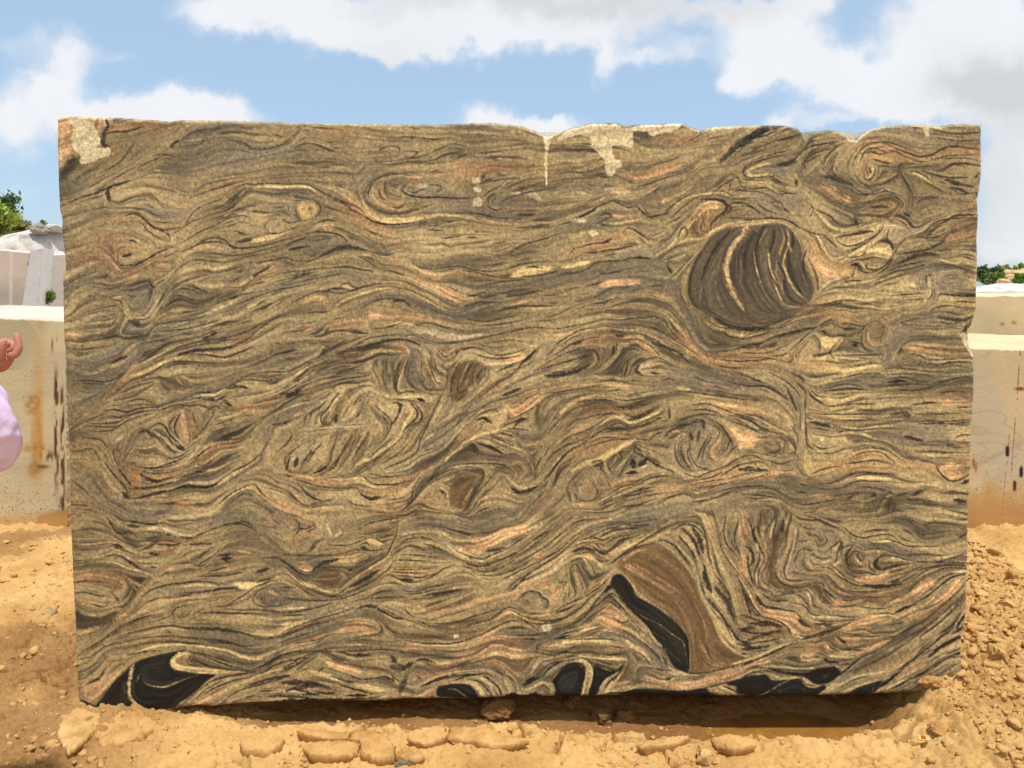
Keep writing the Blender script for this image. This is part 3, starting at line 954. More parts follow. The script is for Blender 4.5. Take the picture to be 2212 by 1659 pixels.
w14 1930,660 2060,600 2180,540
d8 1720,770 1860,740 1960,720
p24 1820,320 1900,270 2030,240
d8 1700,440 1850,380 1960,310
d10 1910,240 1960,250
d24 1900,350 2100,300
c24 2100,500 2190,450
d10 2080,560 2212,470
d12 2000,640 2110,570 2212,510
c10 1880,880 2000,820 2130,770 2212,760
d24 1900,950 1980,940 2040,920
d6 1800,900 1880,850 2000,790
d10 1930,1190 2000,1130 2060,1050 2040,1010
p20 2080,870 2150,840
p26 1760,1400 1840,1410 1900,1460
p26 1800,1510 1900,1540
D9 1740,1460 1790,1530 1830,1570
d8 1420,1640 1560,1530 1700,1470 1740,1460
d8 1560,1600 1650,1540 1720,1560
d12 1980,1370 2060,1400 2212,1450
p20 1830,1260 1830,1180
p40 1060,1640 1200,1630
p30 800,1600 950,1610
m30 690,1370 690,1440 685,1540
m14 735,1340 745,1450 740,1620
m14 850,1580 865,1650
m14 985,1520 990,1590
m12 1065,1330 1070,1360
m14 570,1400 570,1440
m30 425,1550 445,1540
m8 910,1360 908,1400
y20 140,1590 250,1600
d6 140,1640 300,1650
f 140,1400 260,1500 350,1600
@1060,1180
p40 220,130 260,110
p60 430,110 560,80 690,70
p40 760,10 860,20
c14 720,20 730,100
d10 360,160 440,145 540,140 640,160 740,165
D10 370,150 400,110
p30 840,20 1000,20 1150,20 1260,50
p24 1260,30 1400,80 1560,95 1640,95
d14 1150,90 1260,70 1400,110 1560,140
w50 1130,140 1280,150 1420,190 1560,210 1700,180
d10 1030,190 1130,180 1260,220 1400,240 1560,230 1720,200 1900,160 2100,120 2212,90
d6 1600,40 1760,60 1900,30 2050,0
d8 1700,100 1900,80 2100,40
c20 900,90 1050,70 1160,110
d6 780,120 900,110 1060,60
d8 640,250 760,200 900,180 1030,170
d30 480,340 640,300 780,260 930,220 1060,215 1180,260
d8 330,370 420,310 560,240 720,190
d12 330,250 380,270 430,250
d8 310,230 430,240
d12 350,340 370,300
p12 520,420 640,390 780,320
c34 720,360 830,310 920,305
p46 950,290 1010,280 1060,310 1050,350
f 200,560 350,460 520,400 700,370
p20 200,620 330,560 480,520
c30 130,510 200,460
d8 0,640 120,560 230,470 360,420
w26 0,620 110,580
d30 20,720 140,660
d8 330,560 500,510 640,450 720,410
d6 500,560 640,540 760,520
p10 300,420 420,370
d10 780,470 820,560 840,620
p30 820,440 830,540 860,600
d10 870,440 870,540 880,620
c20 920,420 920,520
d44 1020,420 985,520 970,600 975,650
d8 970,650 1010,690 1060,660 1180,670
c12 1060,420 1010,560 1000,640 1040,660
d14 1080,590 1140,640 1200,660
d8 1100,380 1060,440 1050,540
c14 1160,400 1170,480 1210,520
d10 1200,400 1200,500 1230,560 1200,580
d10 1200,560 1220,620 1260,650 1380,650
p20 1170,590 1210,640
p24 1200,370 1260,480 1290,560 1320,610
d10 1250,370 1270,440 1300,520 1330,580 1370,590
d10 1300,370 1330,470 1380,510
d10 1360,380 1400,400 1460,390 1530,310 1620,280 1700,290 1760,330 1860,350 2000,330 2090,300
p24 1360,290 1420,320 1520,290
d6 1340,300 1400,360 1480,330 1560,290
p24 1680,370 1750,410 1900,410 2020,390 2090,350
d10 1640,330 1760,370 1900,380 2060,350
c14 1720,310 1790,350 1840,350 
w14 1760,430 1900,420 2000,410
B30 1600,410 1560,500 1500,600
Pb 1530,410 1640,400 1740,440 1700,560 1660,610 1600,620 1590,700 1500,750 1450,650 1460,520
d14 1520,420 1480,520 1450,640 1470,740
d12 1640,410 1590,490 1530,570 1510,660 1540,670
c8 1610,410 1560,520 1520,610
p26 1600,560 1580,610
d12 1730,450 1680,540 1640,600
d8 1520,680 1580,650 1600,640
d8 1510,740 1580,690
p16 1660,580 1660,500
p16 1770,460 1770,540
d10 1560,810 1660,720 1760,620 1800,570
p34 1680,700 1800,620 1900,590
d8 1560,850 1700,720 1850,600 2000,500 2090,400 2212,280
d24 2050,430 2120,370 2190,310
c10 2090,440 2140,410
d10 1840,500 1960,440 2090,390
d30 1900,700 2050,640
c16 2040,690 2130,660 2212,640
d10 1650,860 1800,760 2000,700 2212,620
f 1240,1080 1400,960 1560,850
c14 1230,1080 1400,960 1550,860
d6 1300,1030 1460,920 1600,830
d6 1240,1140 1400,1030 1500,950 1600,860 1760,790
p40 1920,800 1980,840 2060,820 2212,720
d10 1940,800 1950,850 1970,900 2100,840 2212,780
p20 2020,870 1980,890
d30 1680,900 1740,890 1800,930
c14 1600,940 1700,880 1830,860 1920,820
d10 1650,940 1720,900 1780,910 1810,950
p26 1830,970 1880,900 1900,860
d8 1600,960 1640,920 1720,850 1840,810
d10 1710,940 1720,970 1650,1030
c24 1590,1100 1700,1040 1820,1010 1900,960
d14 1880,980 1960,940 2090,890
d8 1940,980 2050,990 2120,1000
d8 1860,1010 1980,1050 2050,1120 2060,1160
d8 1740,1040 1900,1090 2000,1140 2060,1160
d24 1650,1120 1700,1190 1760,1210
d30 1680,1110 1800,1150 1900,1200
d14 1760,1210 1900,1220 2050,1190
d10 1780,1120 1860,1180
c20 2000,1060 2040,1110
p16 2080,1130 2200,1120
c18 1400,1270 1460,1200 1550,1150
d20 1390,1190 1430,1160
d10 1340,1250 1400,1210 1460,1150
d6 1440,1210 1560,1090 1640,1040
d8 1220,1180 1300,1150
f 1640,1230 1760,1240 1900,1250
d14 1480,1300 1600,1290 1760,1285 1900,1300 2000,1350
d7 1160,1530 1250,1450 1360,1380 1440,1340 1540,1330
c14 1440,1330 1560,1300 1700,1300
d16 1840,1320 1920,1330
d10 2200,1350 2170,1400 
f 1980,1320 2030,1380 1980,1450
f 2050,1300 2090,1360 2050,1430
Pb 1480,1400 1560,1360 1660,1370 1700,1400 1640,1500 1600,1659 1470,1659 1440,1560
d8 1450,1400 1530,1350 1620,1350 1690,1370 1720,1400 1680,1460 1630,1560
p14 1690,1350 1740,1370 1730,1420 1690,1480
d20 1740,1360 1730,1430 1680,1500 1620,1600
d10 1640,1620 1700,1530 1780,1430 1800,1400 1760,1390
p26 1850,1380 1800,1450 1720,1530 1660,1620
d20 1400,1540 1360,1520
c12 1360,1490 1410,1520 1440,1590
d10 1410,1540 1400,1590
p14 1830,1560 1930,1560
c14 1960,1420 2000,1460 2060,1500 2150,1490 2212,1450
D20 2000,1540 2080,1530 2212,1480
d14 1980,1500 2060,1560
p30 1720,1600 1800,1590
w40 2100,560 2200,520
d14 350,970 330,880 400,800 450,720 490,680
D10 350,860 420,760 480,680
d8 230,940 250,850 330,790 390,740
d10 180,960 200,880 260,830 300,800
d8 280,960 300,880 340,830
c14 380,880 440,760 510,690
d10 640,780 700,700 720,660
d8 600,800 660,720 700,680
b60 580,650 480,820 440,900
d30 460,930 470,870
c12 310,990 440,970 560,970 700,960
y30 500,720 560,700
d12 700,780 660,860 600,900
p26 130,860 170,840
d10 80,1040 30,1120 0,1140
d10 160,1120 60,1200 20,1270 40,1340 100,1370
d24 60,1230 40,1320
d30 130,1240 110,1310 
d20 250,1180 180,1280 150,1340
d14 340,1110 260,1200 200,1290
d9 490,980 450,1100 420,1200 400,1280 300,1350
D18 400,1290 340,1340 270,1370
c14 400,1080 380,1180 310,1280 240,1350
p16 230,1360 290,1290
p20 500,1150 480,1200
d12 600,1040 560,1130 500,1220 420,1310
d16 490,1230 450,1310 400,1350
b40 640,1000 560,1200 500,1300
d10 720,1050 660,1150 600,1260 
b40 740,1020 700,1160 600,1320
d10 800,780 860,840 940,920 920,1000 860,1090 800,1120
d24 960,760 1020,780 1000,860
d14 860,880 920,940 
d16 1000,860 960,940
c30 1070,740 1120,840 1060,930 1010,1050 900,1150 760,1240 640,1290
D14 1110,770 1160,830 1150,900 1080,960 1040,1010
d20 1150,780 1200,850 1190,920 1080,970
d12 1040,1000 1010,1080 900,1170 780,1260 650,1360
d10 960,1060 860,1140 740,1240
d10 950,1130 860,1220 730,1320
f 1060,1010 1040,1090 900,1220 720,1350 600,1400
d12 1190,1050 1160,1180 1050,1260 880,1330
d6 1080,1120 1000,1200 850,1290
p20 1120,1010 1060,1120
w26 890,1360 1000,1350 1080,1330 1150,1260
D30 1170,730 1220,745
d8 880,700 1000,730 1150,740
c10 760,640 880,700 1000,720 1250,690
d10 720,570 640,590 500,590
d8 400,640 520,590 620,570
d8 650,620 720,610
p10 1210,660 1250,690
f 1240,1000 1320,880 1380,780 1400,700
c12 1290,960 1340,840 1380,780
d14 1190,1080 1240,980 1290,880
f 160,1000 300,990 500,960
d8 0,1380 70,1400 200,1420 350,1450 
p34 90,1410 200,1420 330,1450 560,1460
c30 620,1420 720,1440 800,1480 900,1480
d14 700,1400 780,1460 880,1470 1000,1460 1090,1430
d8 760,1380 900,1400 1050,1380
d24 680,1560 760,1590 840,1570
d8 640,1500 700,1570 780,1600 900,1560
d8 100,1420 300,1480 500,1500 620,1490
d12 150,1510 240,1570 330,1610
c22 100,1560 180,1620 
d9 80,1540 130,1600 200,1650 300,1630 430,1600
p24 260,1650 420,1640
f 700,1520 900,1540 1050,1480 1120,1430
d8 1080,1650 1180,1520 1300,1400 1440,1310
d14 1060,1659 1110,1590 1130,1500 1190,1400
d8 900,1600 1040,1580 1120,1520
p20 1230,1400 1300,1360
d10 560,1600 620,1640 760,1659
d10 1130,1640 1200,1630 1260,1659
y14 1640,1500 1560,1620
@1920,1180
f 0,40 200,60 400,30
d6 0,130 200,110 400,120 560,90 700,60
d6 200,60 400,40
f 800,20 1000,30 1150,20 
d8 950,40 1100,25 1230,20 1300,50 1340,110
d8 1230,10 1310,30 1340,80 1400,170 1480,240
f 1420,0 1500,120 1560,250 1640,340
f 1600,0 1640,100 1700,180
c30 1720,30 1760,90 1840,120
d10 1660,10 1740,80 1800,110 1900,120
d30 1760,30 1860,90 2000,125 2212,110
p12 2080,60 2180,60 2212,50
d20 1820,150 1880,190 1960,200
c14 1880,150 1980,180 2100,170 2212,150
d10 1900,200 2000,210 2120,180 2212,150
p24 2060,230 2150,220
d8 1760,320 1880,310 2000,280 2212,240
d20 2050,270 2160,250
d8 1740,380 1900,400 2060,400 2212,390
d6 1780,440 1900,460 2050,450
d14 1930,500 2000,520 2100,560 2212,600
y20 1800,500 1900,530 
y20 1920,580 1980,560
d8 1800,560 1950,600 2100,620 2212,610
p26 40,215 180,200
p36 390,180 470,175
c20 600,150 700,120 820,115
p20 720,120 810,115
c14 820,110 960,130 1100,140 1240,170 1360,220 1460,270 1580,350
d6 840,140 960,150
d24 900,180 960,190
d8 310,330 380,260 450,210 520,170 600,130 760,110
d10 300,380 340,320 440,250 520,200 620,160
c10 320,360 400,280 500,200 600,160
d8 290,390 400,330 520,250 640,210 780,190
d16 500,260 600,240
p14 330,370 450,330 560,280 650,260
d8 180,490 300,420 420,350 540,310 640,300 720,310 740,360
Pb 560,360 640,330 700,340 710,400 650,460 520,500 400,540 300,530 340,500 440,490 560,450 590,400
d14 220,480 350,440 460,410 560,380 680,340
d14 560,420 600,380 700,340
d10 340,500 460,490 560,460 600,420
c30 330,480 430,450 560,425
d34 290,530 400,530 500,510 600,470 660,440
f 740,330 760,400 700,460 600,500
d6 0,600 150,530 280,480
d8 0,480 120,440 200,370 240,280
d24 120,400 200,310
c14 170,400 230,330 240,280
c14 150,270 220,265 
p60 0,390 90,380
d30 880,280 870,330
d14 830,360 880,330 880,270
d10 960,170 1060,160 1180,190 1300,260 1400,340 1480,380 1560,400
d20 1220,240 1300,270 1400,310 1480,350
d14 1430,330 1500,390 1560,430
p14 1030,250 1090,240 1120,290
c14 1050,220 1140,250 1220,310 1240,350
p24 1100,310 1180,330 1240,360 1140,370
p16 1060,370 980,440 960,520
d8 1040,360 970,430 940,510
d8 1240,360 1160,390 1080,440 1060,490 1090,510
w30 1130,450 1180,440
d12 1100,440 1080,480 1110,500
d20 1190,500 1280,510
d6 1000,400 990,470 970,540
f 700,560 900,560 1100,560 1250,560
d6 700,590 850,570 950,580 1060,600
p14 830,610 1050,620
d8 1300,580 1340,550 1420,570
c30 1420,620 1530,640
p24 1640,600 1740,610
d14 1580,540 1680,580
d8 1400,660 1560,670 1700,690 1860,710 2000,730 2212,750
c18 120,670 220,650 300,640
p30 60,820 150,740 240,690 280,670
d6 80,770 150,710 230,680
p26 0,860 60,840
d6 300,680 450,660 640,630 780,610
c22 420,850 500,770 600,720 720,690 860,700 980,720 1120,690 1280,660
d6 560,760 700,740 820,740 900,760
d5 880,730 1000,740 1140,720 1300,690
d16 900,800 1000,800 1160,770
d8 640,780 760,750 840,770 900,820 960,820 1100,800 1200,760
d14 960,850 1050,880 1160,840 1280,780
d6 320,1010 420,900 520,820 640,770
d8 300,1040 400,930 500,850
c8 360,990 440,890 520,820
d8 620,900 720,870 820,860 900,870
b40 560,870 700,810 820,800
d10 740,900 850,850 940,880 980,920 1040,910 1160,860 1280,800
d20 1000,910 1100,890 1190,850
c24 780,940 860,890 940,890 1000,930 1060,940 1160,900 1280,840
p24 840,950 900,930 960,960
d14 800,990 900,940 970,950 1020,980 1130,950 1280,900
d8 1200,900 1300,890
p30 500,1040 560,990 660,960
d10 450,1000 540,920 640,890
d8 400,1130 500,1050 620,1010 720,960 800,900
d14 640,1100 760,1010 870,980 960,980
d14 560,1140 660,1080 740,1050
p14 1120,1000 1250,960 1340,950
d10 1100,1030 1200,1000 1340,970
y30 1180,1040 1240,1010
d8 1040,1070 1180,1080 1230,1030 
c12 620,1100 760,1050 900,1050 1010,1060
d14 700,1090 800,1060 920,1060
d10 640,1150 760,1110 880,1080 1000,1080
d6 440,1180 560,1140 680,1100
c34 520,1350 620,1290 740,1260 830,1200 960,1130 1060,1080
d8 380,1180 480,1120 620,1110
p14 360,1130 440,1060
p16 430,1230 600,1150 
d10 330,1230 420,1160 540,1100
c14 400,1230 500,1150 620,1100
D20 320,1390 380,1300 460,1210 540,1150
d8 280,1300 350,1200 420,1160
f 270,1300 330,1160 420,1010
w14 330,1330 420,1230
d34 720,1310 780,1290 770,1340
D14 690,1280 740,1260 780,1260
d10 740,1280 790,1350 830,1390 880,1420
c30 800,1250 860,1200 930,1180
c30 800,1290 830,1380 870,1400
d8 820,1310 850,1350 880,1390
d10 930,1190 920,1250 850,1330
D14 1000,1180 930,1190 950,1230 890,1310
d14 960,1230 900,1320
c12 990,1250 900,1330
d14 1060,1180 980,1300 920,1400
d12 1060,1090 1050,1160 1100,1220
D50 1040,1260 1050,1310
D40 1100,1300 1160,1250
d20 1080,1200 1150,1230 1260,1310
D30 990,1370 1080,1360
d14 1210,1270 1300,1320 1400,1360
c14 1100,1150 1180,1180 1300,1230
w20 1110,1330 1160,1310
w24 1280,1080 1340,1100
d12 1200,1120 1340,1120
d10 1380,1000 1300,1080
d20 1360,820 1360,900
d8 1520,830 1640,820 1760,840 1820,880
p50 1740,780 1850,810 1980,840
c12 1760,780 1900,790 
p40 2000,830 2130,850 2212,880
d8 1560,780 1680,770 1800,810 1950,860 2080,900 2212,960
d8 1400,960 1500,900 1640,860 1760,870 1820,890
D9 1880,870 1990,890 2080,930 2140,970 2212,990
c10 1880,880 1990,910 2080,960 2140,1000
d14 1880,910 1980,950 2060,980 2212,1020
d8 1420,970 1500,950 1600,910
D10 1420,965 1500,950 1580,950
d34 1560,930 1640,920 1660,980
d40 1540,1020 1560,1080
d24 1620,1000 1600,1100 
c18 1380,1020 1440,1010 1490,1030
w16 1520,1020 1450,1040 1420,1100 1420,1150
d10 1480,1040 1420,1100 1410,1200 1450,1290 1510,1340
p10 1450,1090 1430,1180 1460,1270
d16 1500,1100 1460,1150 1480,1250 1540,1320
D10 1520,1150 1520,1230 1560,1310
d10 1540,1080 1540,1200 1600,1310 1700,1320
d14 1700,1050 1640,1150 1600,1250
d10 1700,1000 1720,1060 1660,1160 1640,1280
d8 1700,930 1790,1000 1760,1090 1700,1150
p24 1780,1060 1720,1170 1740,1240 1800,1290
d18 1760,920 1840,1000 1880,1090 1850,1160
d10 1820,1000 1900,1100 1880,1190 1840,1230
p24 1800,900 1860,980 1920,1090
p70 1920,1000 1980,1080 2060,1060
p60 2000,1110 2100,1080
p30 1860,1280 1900,1200
d14 1870,1200 1940,1130
f 1560,1380 1680,1360 1820,1290 1900,1220
d10 1480,1370 1600,1400 1700,1360 1820,1320 1960,1240 2100,1210
d16 1700,1340 1640,1330
c14 1540,1440 1700,1390 1850,1320 
p18 1610,1370 1680,1360
d8 1560,1440 1700,1410 1860,1350
f 1700,1420 1900,1330 2060,1270 2212,1290
d30 1960,1340 2080,1320
d14 1800,1400 1960,1300 2120,1280
d10 1860,1420 2000,1380 2140,1350
d10 1500,1480 1700,1440 1850,1420
d8 900,1480 1000,1470 1120,1440 1250,1400 1400,1390 1480,1420
p14 1180,1370 1320,1350
c12 1080,1460 1200,1390 1350,1360
d14 860,1540 960,1480 1060,1470
p40 860,1500 940,1450 1060,1430
d8 820,1430 850,1500 780,1520
p14 780,1540 820,1520
p16 640,1500 650,1450
d10 700,1450 740,1530 720,1560
w24 590,1500 600,1590
d10 540,1540 580,1620
w20 520,1560 540,1640
p12 500,1640 640,1630
d10 740,1640 860,1570 980,1510 1120,1460
c14 740,1620 860,1560
d20 980,1560 1120,1510 1240,1490
d14 860,1620 1000,1570 1180,1530
d8 880,1660 1000,1610 1200,1560 1400,1530
d14 1300,1600 1420,1560 1500,1550 1580,1590
p24 1160,1600 1300,1560 1420,1540
d10 960,1659 1100,1640 1240,1590
y40 1640,1640 1780,1580 1900,1560
d14 1560,1620 1700,1600 1820,1560 1960,1500
c14 1760,1490 1960,1440 2120,1410
d12 1700,1560 1880,1500 2060,1480 2212,1470
d8 1600,1500 1800,1470 1960,1430
d8 2020,1580 2120,1590 2212,1580
y24 2000,1540 2150,1520
p40 2120,1410 2212,1390
D10 0,1530 100,1550 200,1500 260,1450
D24 0,1500 60,1530
f 0,1300 60,1270 100,1330 40,1400
f 0,1220 120,1250 170,1350
c14 180,1140 240,1150 210,1200
c20 0,1140 70,1160
d10 30,1080 80,1150
d10 230,760 210,860 220,960
d30 40,930 100,900 
d14 140,890 60,930 0,990
p40 220,1640 300,1560 340,1480
f 200,1659 340,1480 400,1330
d14 270,1440 360,1340 
d8 150,1659 300,1500
p30 700,1650 540,1655
w5 270,1370 300,1460 330,1520
w5 350,1590 440,1659
c14 60,1450 180,1430
@2780,1180
D14 0,130 100,140 200,120
p6 70,30 120,90 180,100
b20 90,20 200,60
d8 220,100 330,50 440,20 530,0
d8 0,200 180,130 340,110 460,60 600,20
p20 150,220 190,215
d20 140,270 240,210 330,180 480,140 600,110
d14 340,180 480,150 640,110 740,70
d14 0,290 150,280 240,240
f 0,340 200,330 400,260 560,180
d10 0,400 150,390 250,380 350,400
d8 0,330 200,330 330,300
d12 420,310 500,240 560,180 720,60
p36 380,370 430,390
d8 470,370 480,330
d8 640,180 680,240 690,300
c60 780,220 740,250
Pc 690,190 880,200 790,290 680,260
D8 830,60 840,100 900,120 980,120 1020,150
d8 850,80 940,80 1040,100 1060,110 1000,170 
D8 710,160 780,190 860,180 920,190 1000,150
d24 880,120 960,130
d10 880,200 800,270 760,330 700,350
c10 1000,170 960,220
D30 960,260 1000,270
d14 930,230 1040,250
d10 620,360 700,350 760,330 800,380
c20 640,390 720,390 790,400
d14 840,390 920,390
d8 780,350 900,350 1100,350 1240,340
p26 1090,150 1100,230 1150,270 1240,260
d8 1060,120 1040,200 1060,290 1140,320
d8 1160,200 1200,200 1220,150
f 1180,50 1240,130 1180,190
f 1060,100 1160,40
d10 1350,340 1400,260 1480,220 1600,220
d24 1350,330 1390,300
d12 1370,70 1480,40 1540,30
d8 1380,80 1500,90 1700,100 1880,120
d30 1700,20 1900,50 2000,20
c8 1500,90 1700,90 1800,110
p40 1460,290 1600,300 1760,320 1960,330
p20 1500,270 1580,290
d8 1430,360 1480,340 1560,360 1640,390 2000,370
d6 1560,280 1760,300 1960,290
d14 1600,420 1700,430 1850,410 2000,410
d10 1460,440 1520,440 1560,400
c12 1460,430 1540,450 
c36 830,460 900,480 1050,450 1200,420
d8 880,440 1000,440 1180,420 1240,460
d10 790,560 900,540 1040,510 1200,510 1240,540
f 1240,300 1240,400 1250,500
d8 1240,470 1400,460 1600,490 1760,490
c12 1260,490 1400,490 1580,500 1700,520 2000,510
d8 1270,520 1400,510 1560,520 1640,530
d8 1260,560 1400,540 1520,570 1620,590
D18 1270,580 1360,570 1440,580
d12 1260,600 1400,600 1620,600
c14 1620,580 1800,540 2000,510
d10 1640,600 1800,560 1900,540 2010,540
f 1640,640 1800,620 2010,600
d14 1700,680 1850,660 2000,680
d10 700,650 800,620 900,600 1000,610 1070,640
D16 720,660 850,645 960,640 1060,650
d8 780,690 900,680 1000,670
d10 790,710 860,720 960,690
c14 840,740 960,710 1080,680
c20 640,720 760,740 840,750
d10 620,700 700,770 800,790 960,750 1100,720
d10 760,790 900,780 1000,770 1160,770
c18 600,850 720,870 850,890 1000,900 1120,910
d9 570,840 700,860 880,860 1080,860 1200,860
d10 1000,830 1200,820
d8 860,910 1000,910 1160,900
d50 1400,850 1450,880
d16 1290,860 1400,840 
c14 1200,910 1330,900 1400,900
d12 1480,920 1600,920 1800,920 2000,900
D8 1540,940 1700,940 1850,940 2000,920
d14 1560,760 1700,760
d12 1500,860 1700,860 1900,850
p36 1770,760 1820,750
p36 1900,740 1980,730
d8 1870,800 1960,800 2000,790
d30 600,930 760,960
f 560,700 540,800 520,920 530,1100
f 300,560 420,640 500,760 520,850
d8 240,500 360,560 460,640 520,720
d24 400,640 450,760 480,830
p20 420,660 440,690
d14 60,620 200,620 320,680 380,730
f 0,600 150,610 280,680 400,800
f 0,740 200,790 330,860 400,940
p20 170,850 280,880 360,940
d10 0,860 150,880 260,940 380,1000
D10 0,890 100,920 170,980 260,1010 360,1030 420,1070
c14 0,920 80,950 160,1010 300,1040
d20 0,940 80,980 160,1020
p60 20,1040 100,1070
p40 10,1130 100,1120
b40 200,1100 300,1080 
p30 230,1080 280,1100
c20 350,1110 360,1140
d12 330,1060 380,1100 370,1150
d14 240,1190 320,1180 330,1140
d10 200,1150 260,1200 310,1200
d10 120,1060 200,1060 300,1040
d8 270,1260 340,1290 440,1260 480,1250
p24 300,1310 380,1320
f 540,1200 530,1290 560,1380
y40 560,1240 560,1340
f 480,1250 520,1320 560,1380
d10 840,1020 880,1010
p30 920,1080 940,1110
d6 620,1120 700,1160 840,1130
d8 620,1190 760,1200 900,1160 1000,1160
c10 980,990 1060,1030 1130,1060
d8 800,970 1000,1000 1200,980 1400,990
y20 1100,980 1300,960
d30 1420,1050 1560,1090
d8 1500,1120 1700,1130 1900,1130
p26 1880,1080 1940,1070
d8 1840,1070 1900,1040 2000,1040
d10 1830,1090 1900,1110 1990,1100
c18 1560,1200 1700,1220 1880,1210
d12 1680,1230 1840,1240
d10 1500,1180 1700,1190 1980,1190
p60 1760,1330 1880,1340
p40 1800,1380 1860,1390
d14 1680,1300 1720,1370 1820,1440 1980,1380
d24 1900,1460 1980,1430
f 1650,1280 1800,1270 1980,1270
f 1650,1380 1750,1460 1900,1490
d10 960,1180 1100,1150 1250,1170 1350,1230
d10 940,1240 1060,1190 1200,1190 1320,1270
c26 1030,1250 1130,1230 1190,1240
d14 900,1290 1050,1270 1160,1260 1280,1290
p30 760,1290 840,1280
d10 600,1380 720,1330 860,1310
c14 560,1400 720,1400 860,1330 1060,1300 1220,1310
d14 660,1460 800,1450 960,1380 1050,1360 1200,1370 1330,1370
c20 1000,1410 1160,1410 1300,1420
d8 960,1400 1060,1380 1200,1380 1350,1390
d8 620,1490 760,1510 880,1490 1000,1440 1160,1440 1350,1450
p30 500,1430 550,1450
D9 510,1460 550,1480
d10 1000,1500 1100,1490 1250,1520 1350,1560 1430,1540
d14 1100,1540 1150,1560 1060,1600
D10 1130,1530 1160,1560 1120,1580
d6 800,1570 900,1550 1060,1540
d8 940,1600 960,1560
c14 1210,1640 1260,1580 1300,1550
d14 1180,1659 1230,1590 1300,1600 1290,1659
D10 1420,1580 1460,1600 1540,1600 1600,1620
w10 1440,1570 1540,1580 1600,1610
D8 1420,1620 1480,1640 1580,1640
d14 1340,1570 1400,1550 1430,1540
w10 1430,1640 1560,1650
d30 1480,1560 1560,1520
d30 1840,1600 1940,1620
f 1600,1500 1750,1560 1950,1560
p30 620,1570 700,1560
d14 480,1530 560,1540
d8 440,1620 560,1640 700,1620 800,1600
d8 860,1630 900,1610 1100,1630
p40 180,1400 300,1390
d8 0,1440 150,1400 250,1370
d20 40,1350 160,1340 240,1350
d8 0,1220 120,1220 230,1290
d8 40,1280 160,1270 260,1330
c14 0,1530 150,1510 280,1530 360,1580
d8 0,1490 150,1480 300,1510 400,1590
d10 0,1550 160,1560 330,1590 400,1640
y20 20,1620 100,1640
W 1880,170 1920,150 1990,250 2020,370 1990,360 1930,270
D30 1960,90 1920,150
D26 1960,200 1960,270
D20 1990,120 2020,60
@200,1940
d24 480,40 560,130 640,140
d14 160,120 300,100 420,110
d8 160,240 300,220 430,230 520,210
c12 170,230 330,230 500,215 620,240
d36 530,240 590,260
d10 220,280 330,280
d8 420,340 560,330 660,390 740,440 840,470
d10 580,330 680,390 740,430
p30 200,510 330,490
c14 420,380 560,400 640,440 760,470 860,510
f 170,470 330,440 560,450 700,500
d8 180,560 300,550 460,570
d12 180,650 290,650 400,680 440,680
c14 180,630 330,620 470,680 440,700
y30 180,700 300,740 420,760
d12 330,750 430,775
d12 540,680 570,720
d10 690,570 740,620
f 480,480 600,520 640,600 580,680
y24 190,770 300,830 420,835 520,800 580,790
Pd 170,780 280,850 420,850 560,800 520,870 400,940 180,960
f 190,1050 330,1010 460,970 640,830 760,660 860,520 1000,370
p40 540,900 620,850
p24 620,860 680,830
y40 200,1000 330,990
d10 400,1080 500,1000 620,930 720,880 850,840
d14 640,940 740,880 840,850
d8 230,1170 360,1100 460,1040 600,970
d10 220,1230 330,1200 440,1120 560,1080
f 210,1300 300,1250 380,1150
d20 280,1440 380,1400 440,1340
b30 300,1360 400,1280
Pp 220,1470 400,1400 560,1310 620,1300 500,1430 400,1550 330,1570 240,1540
m30 460,1270 540,1280
p16 560,1340 640,1280
d8 380,1570 440,1530 520,1430 640,1310 720,1250
PK 640,1320 720,1250 860,1200 1000,1170 1110,1150 1160,1160 1040,1210 1010,1250 1040,1300 1120,1330 1250,1350 1400,1360 1320,1420 1200,1530 1080,1610 1000,1659 400,1659 440,1540 520,1430
PK 240,1570 300,1600 400,1640 500,1659 300,1659 250,1620
c14 550,1230 640,1210 760,1150 900,1110 1060,1100 1200,1110
c30 690,1270 670,1330 660,1420 660,1530 700,1600 790,1659
w20 700,1270 680,1340 670,1420
c8 740,1320 760,1360 790,1430 860,1460 960,1465 1060,1430 1160,1390 1260,1360
w20 740,1360 720,1420
w8 560,1410 600,1420 620,1520
c34 1040,1220 1030,1250 1050,1280 1120,1310
c30 1110,1300 1220,1310 1360,1330 1520,1335 1650,1330
c24 1040,1210 1100,1180 1160,1180 1140,1220
w14 1180,1220 1220,1200 1330,1240 1400,1280
D14 1230,1240 1330,1280 1420,1300 1560,1320 1700,1330
D12 1220,1180 1300,1200 1400,1240 1540,1290 1680,1320
d14 1140,1220 1180,1270 1280,1290
d14 1160,1160 1280,1180 1420,1220 1560,1260
D14 1720,1320 1850,1260 1950,1200 2060,1170 2212,1150
b30 1350,1420 1500,1370 1660,1350
d14 1200,1540 1330,1440 1440,1390 1600,1360 1760,1330
d14 1250,1560 1400,1470 1560,1410 1740,1370
D10 1200,1590 1330,1480 1460,1410
b14 1040,1659 1180,1560 1330,1430
p24 1240,1610 1400,1530
c14 1340,1600 1500,1490 1700,1400 1860,1340 2000,1300 2212,1220
d14 1460,1590 1600,1500 1800,1440 2000,1380 2212,1300
d20 1800,1350 1950,1260 2212,1210
d20 1660,1460 1850,1400 2050,1360
p16 1590,1550 1700,1510 1800,1510
c18 1880,1510 2000,1500 2200,1530
d24 1850,1550 2000,1540 2212,1560
c14 1800,1590 1960,1570 2100,1590
D16 2060,1480 2212,1510
d20 1700,1610 1900,1600 2100,1610
d14 640,1190 800,1160 930,1150 
d8 560,1090 740,1050 900,1030 1060,1030 1300,1060
d8 620,1130 800,1090 940,1080 1150,1080 1400,1120 1560,1160
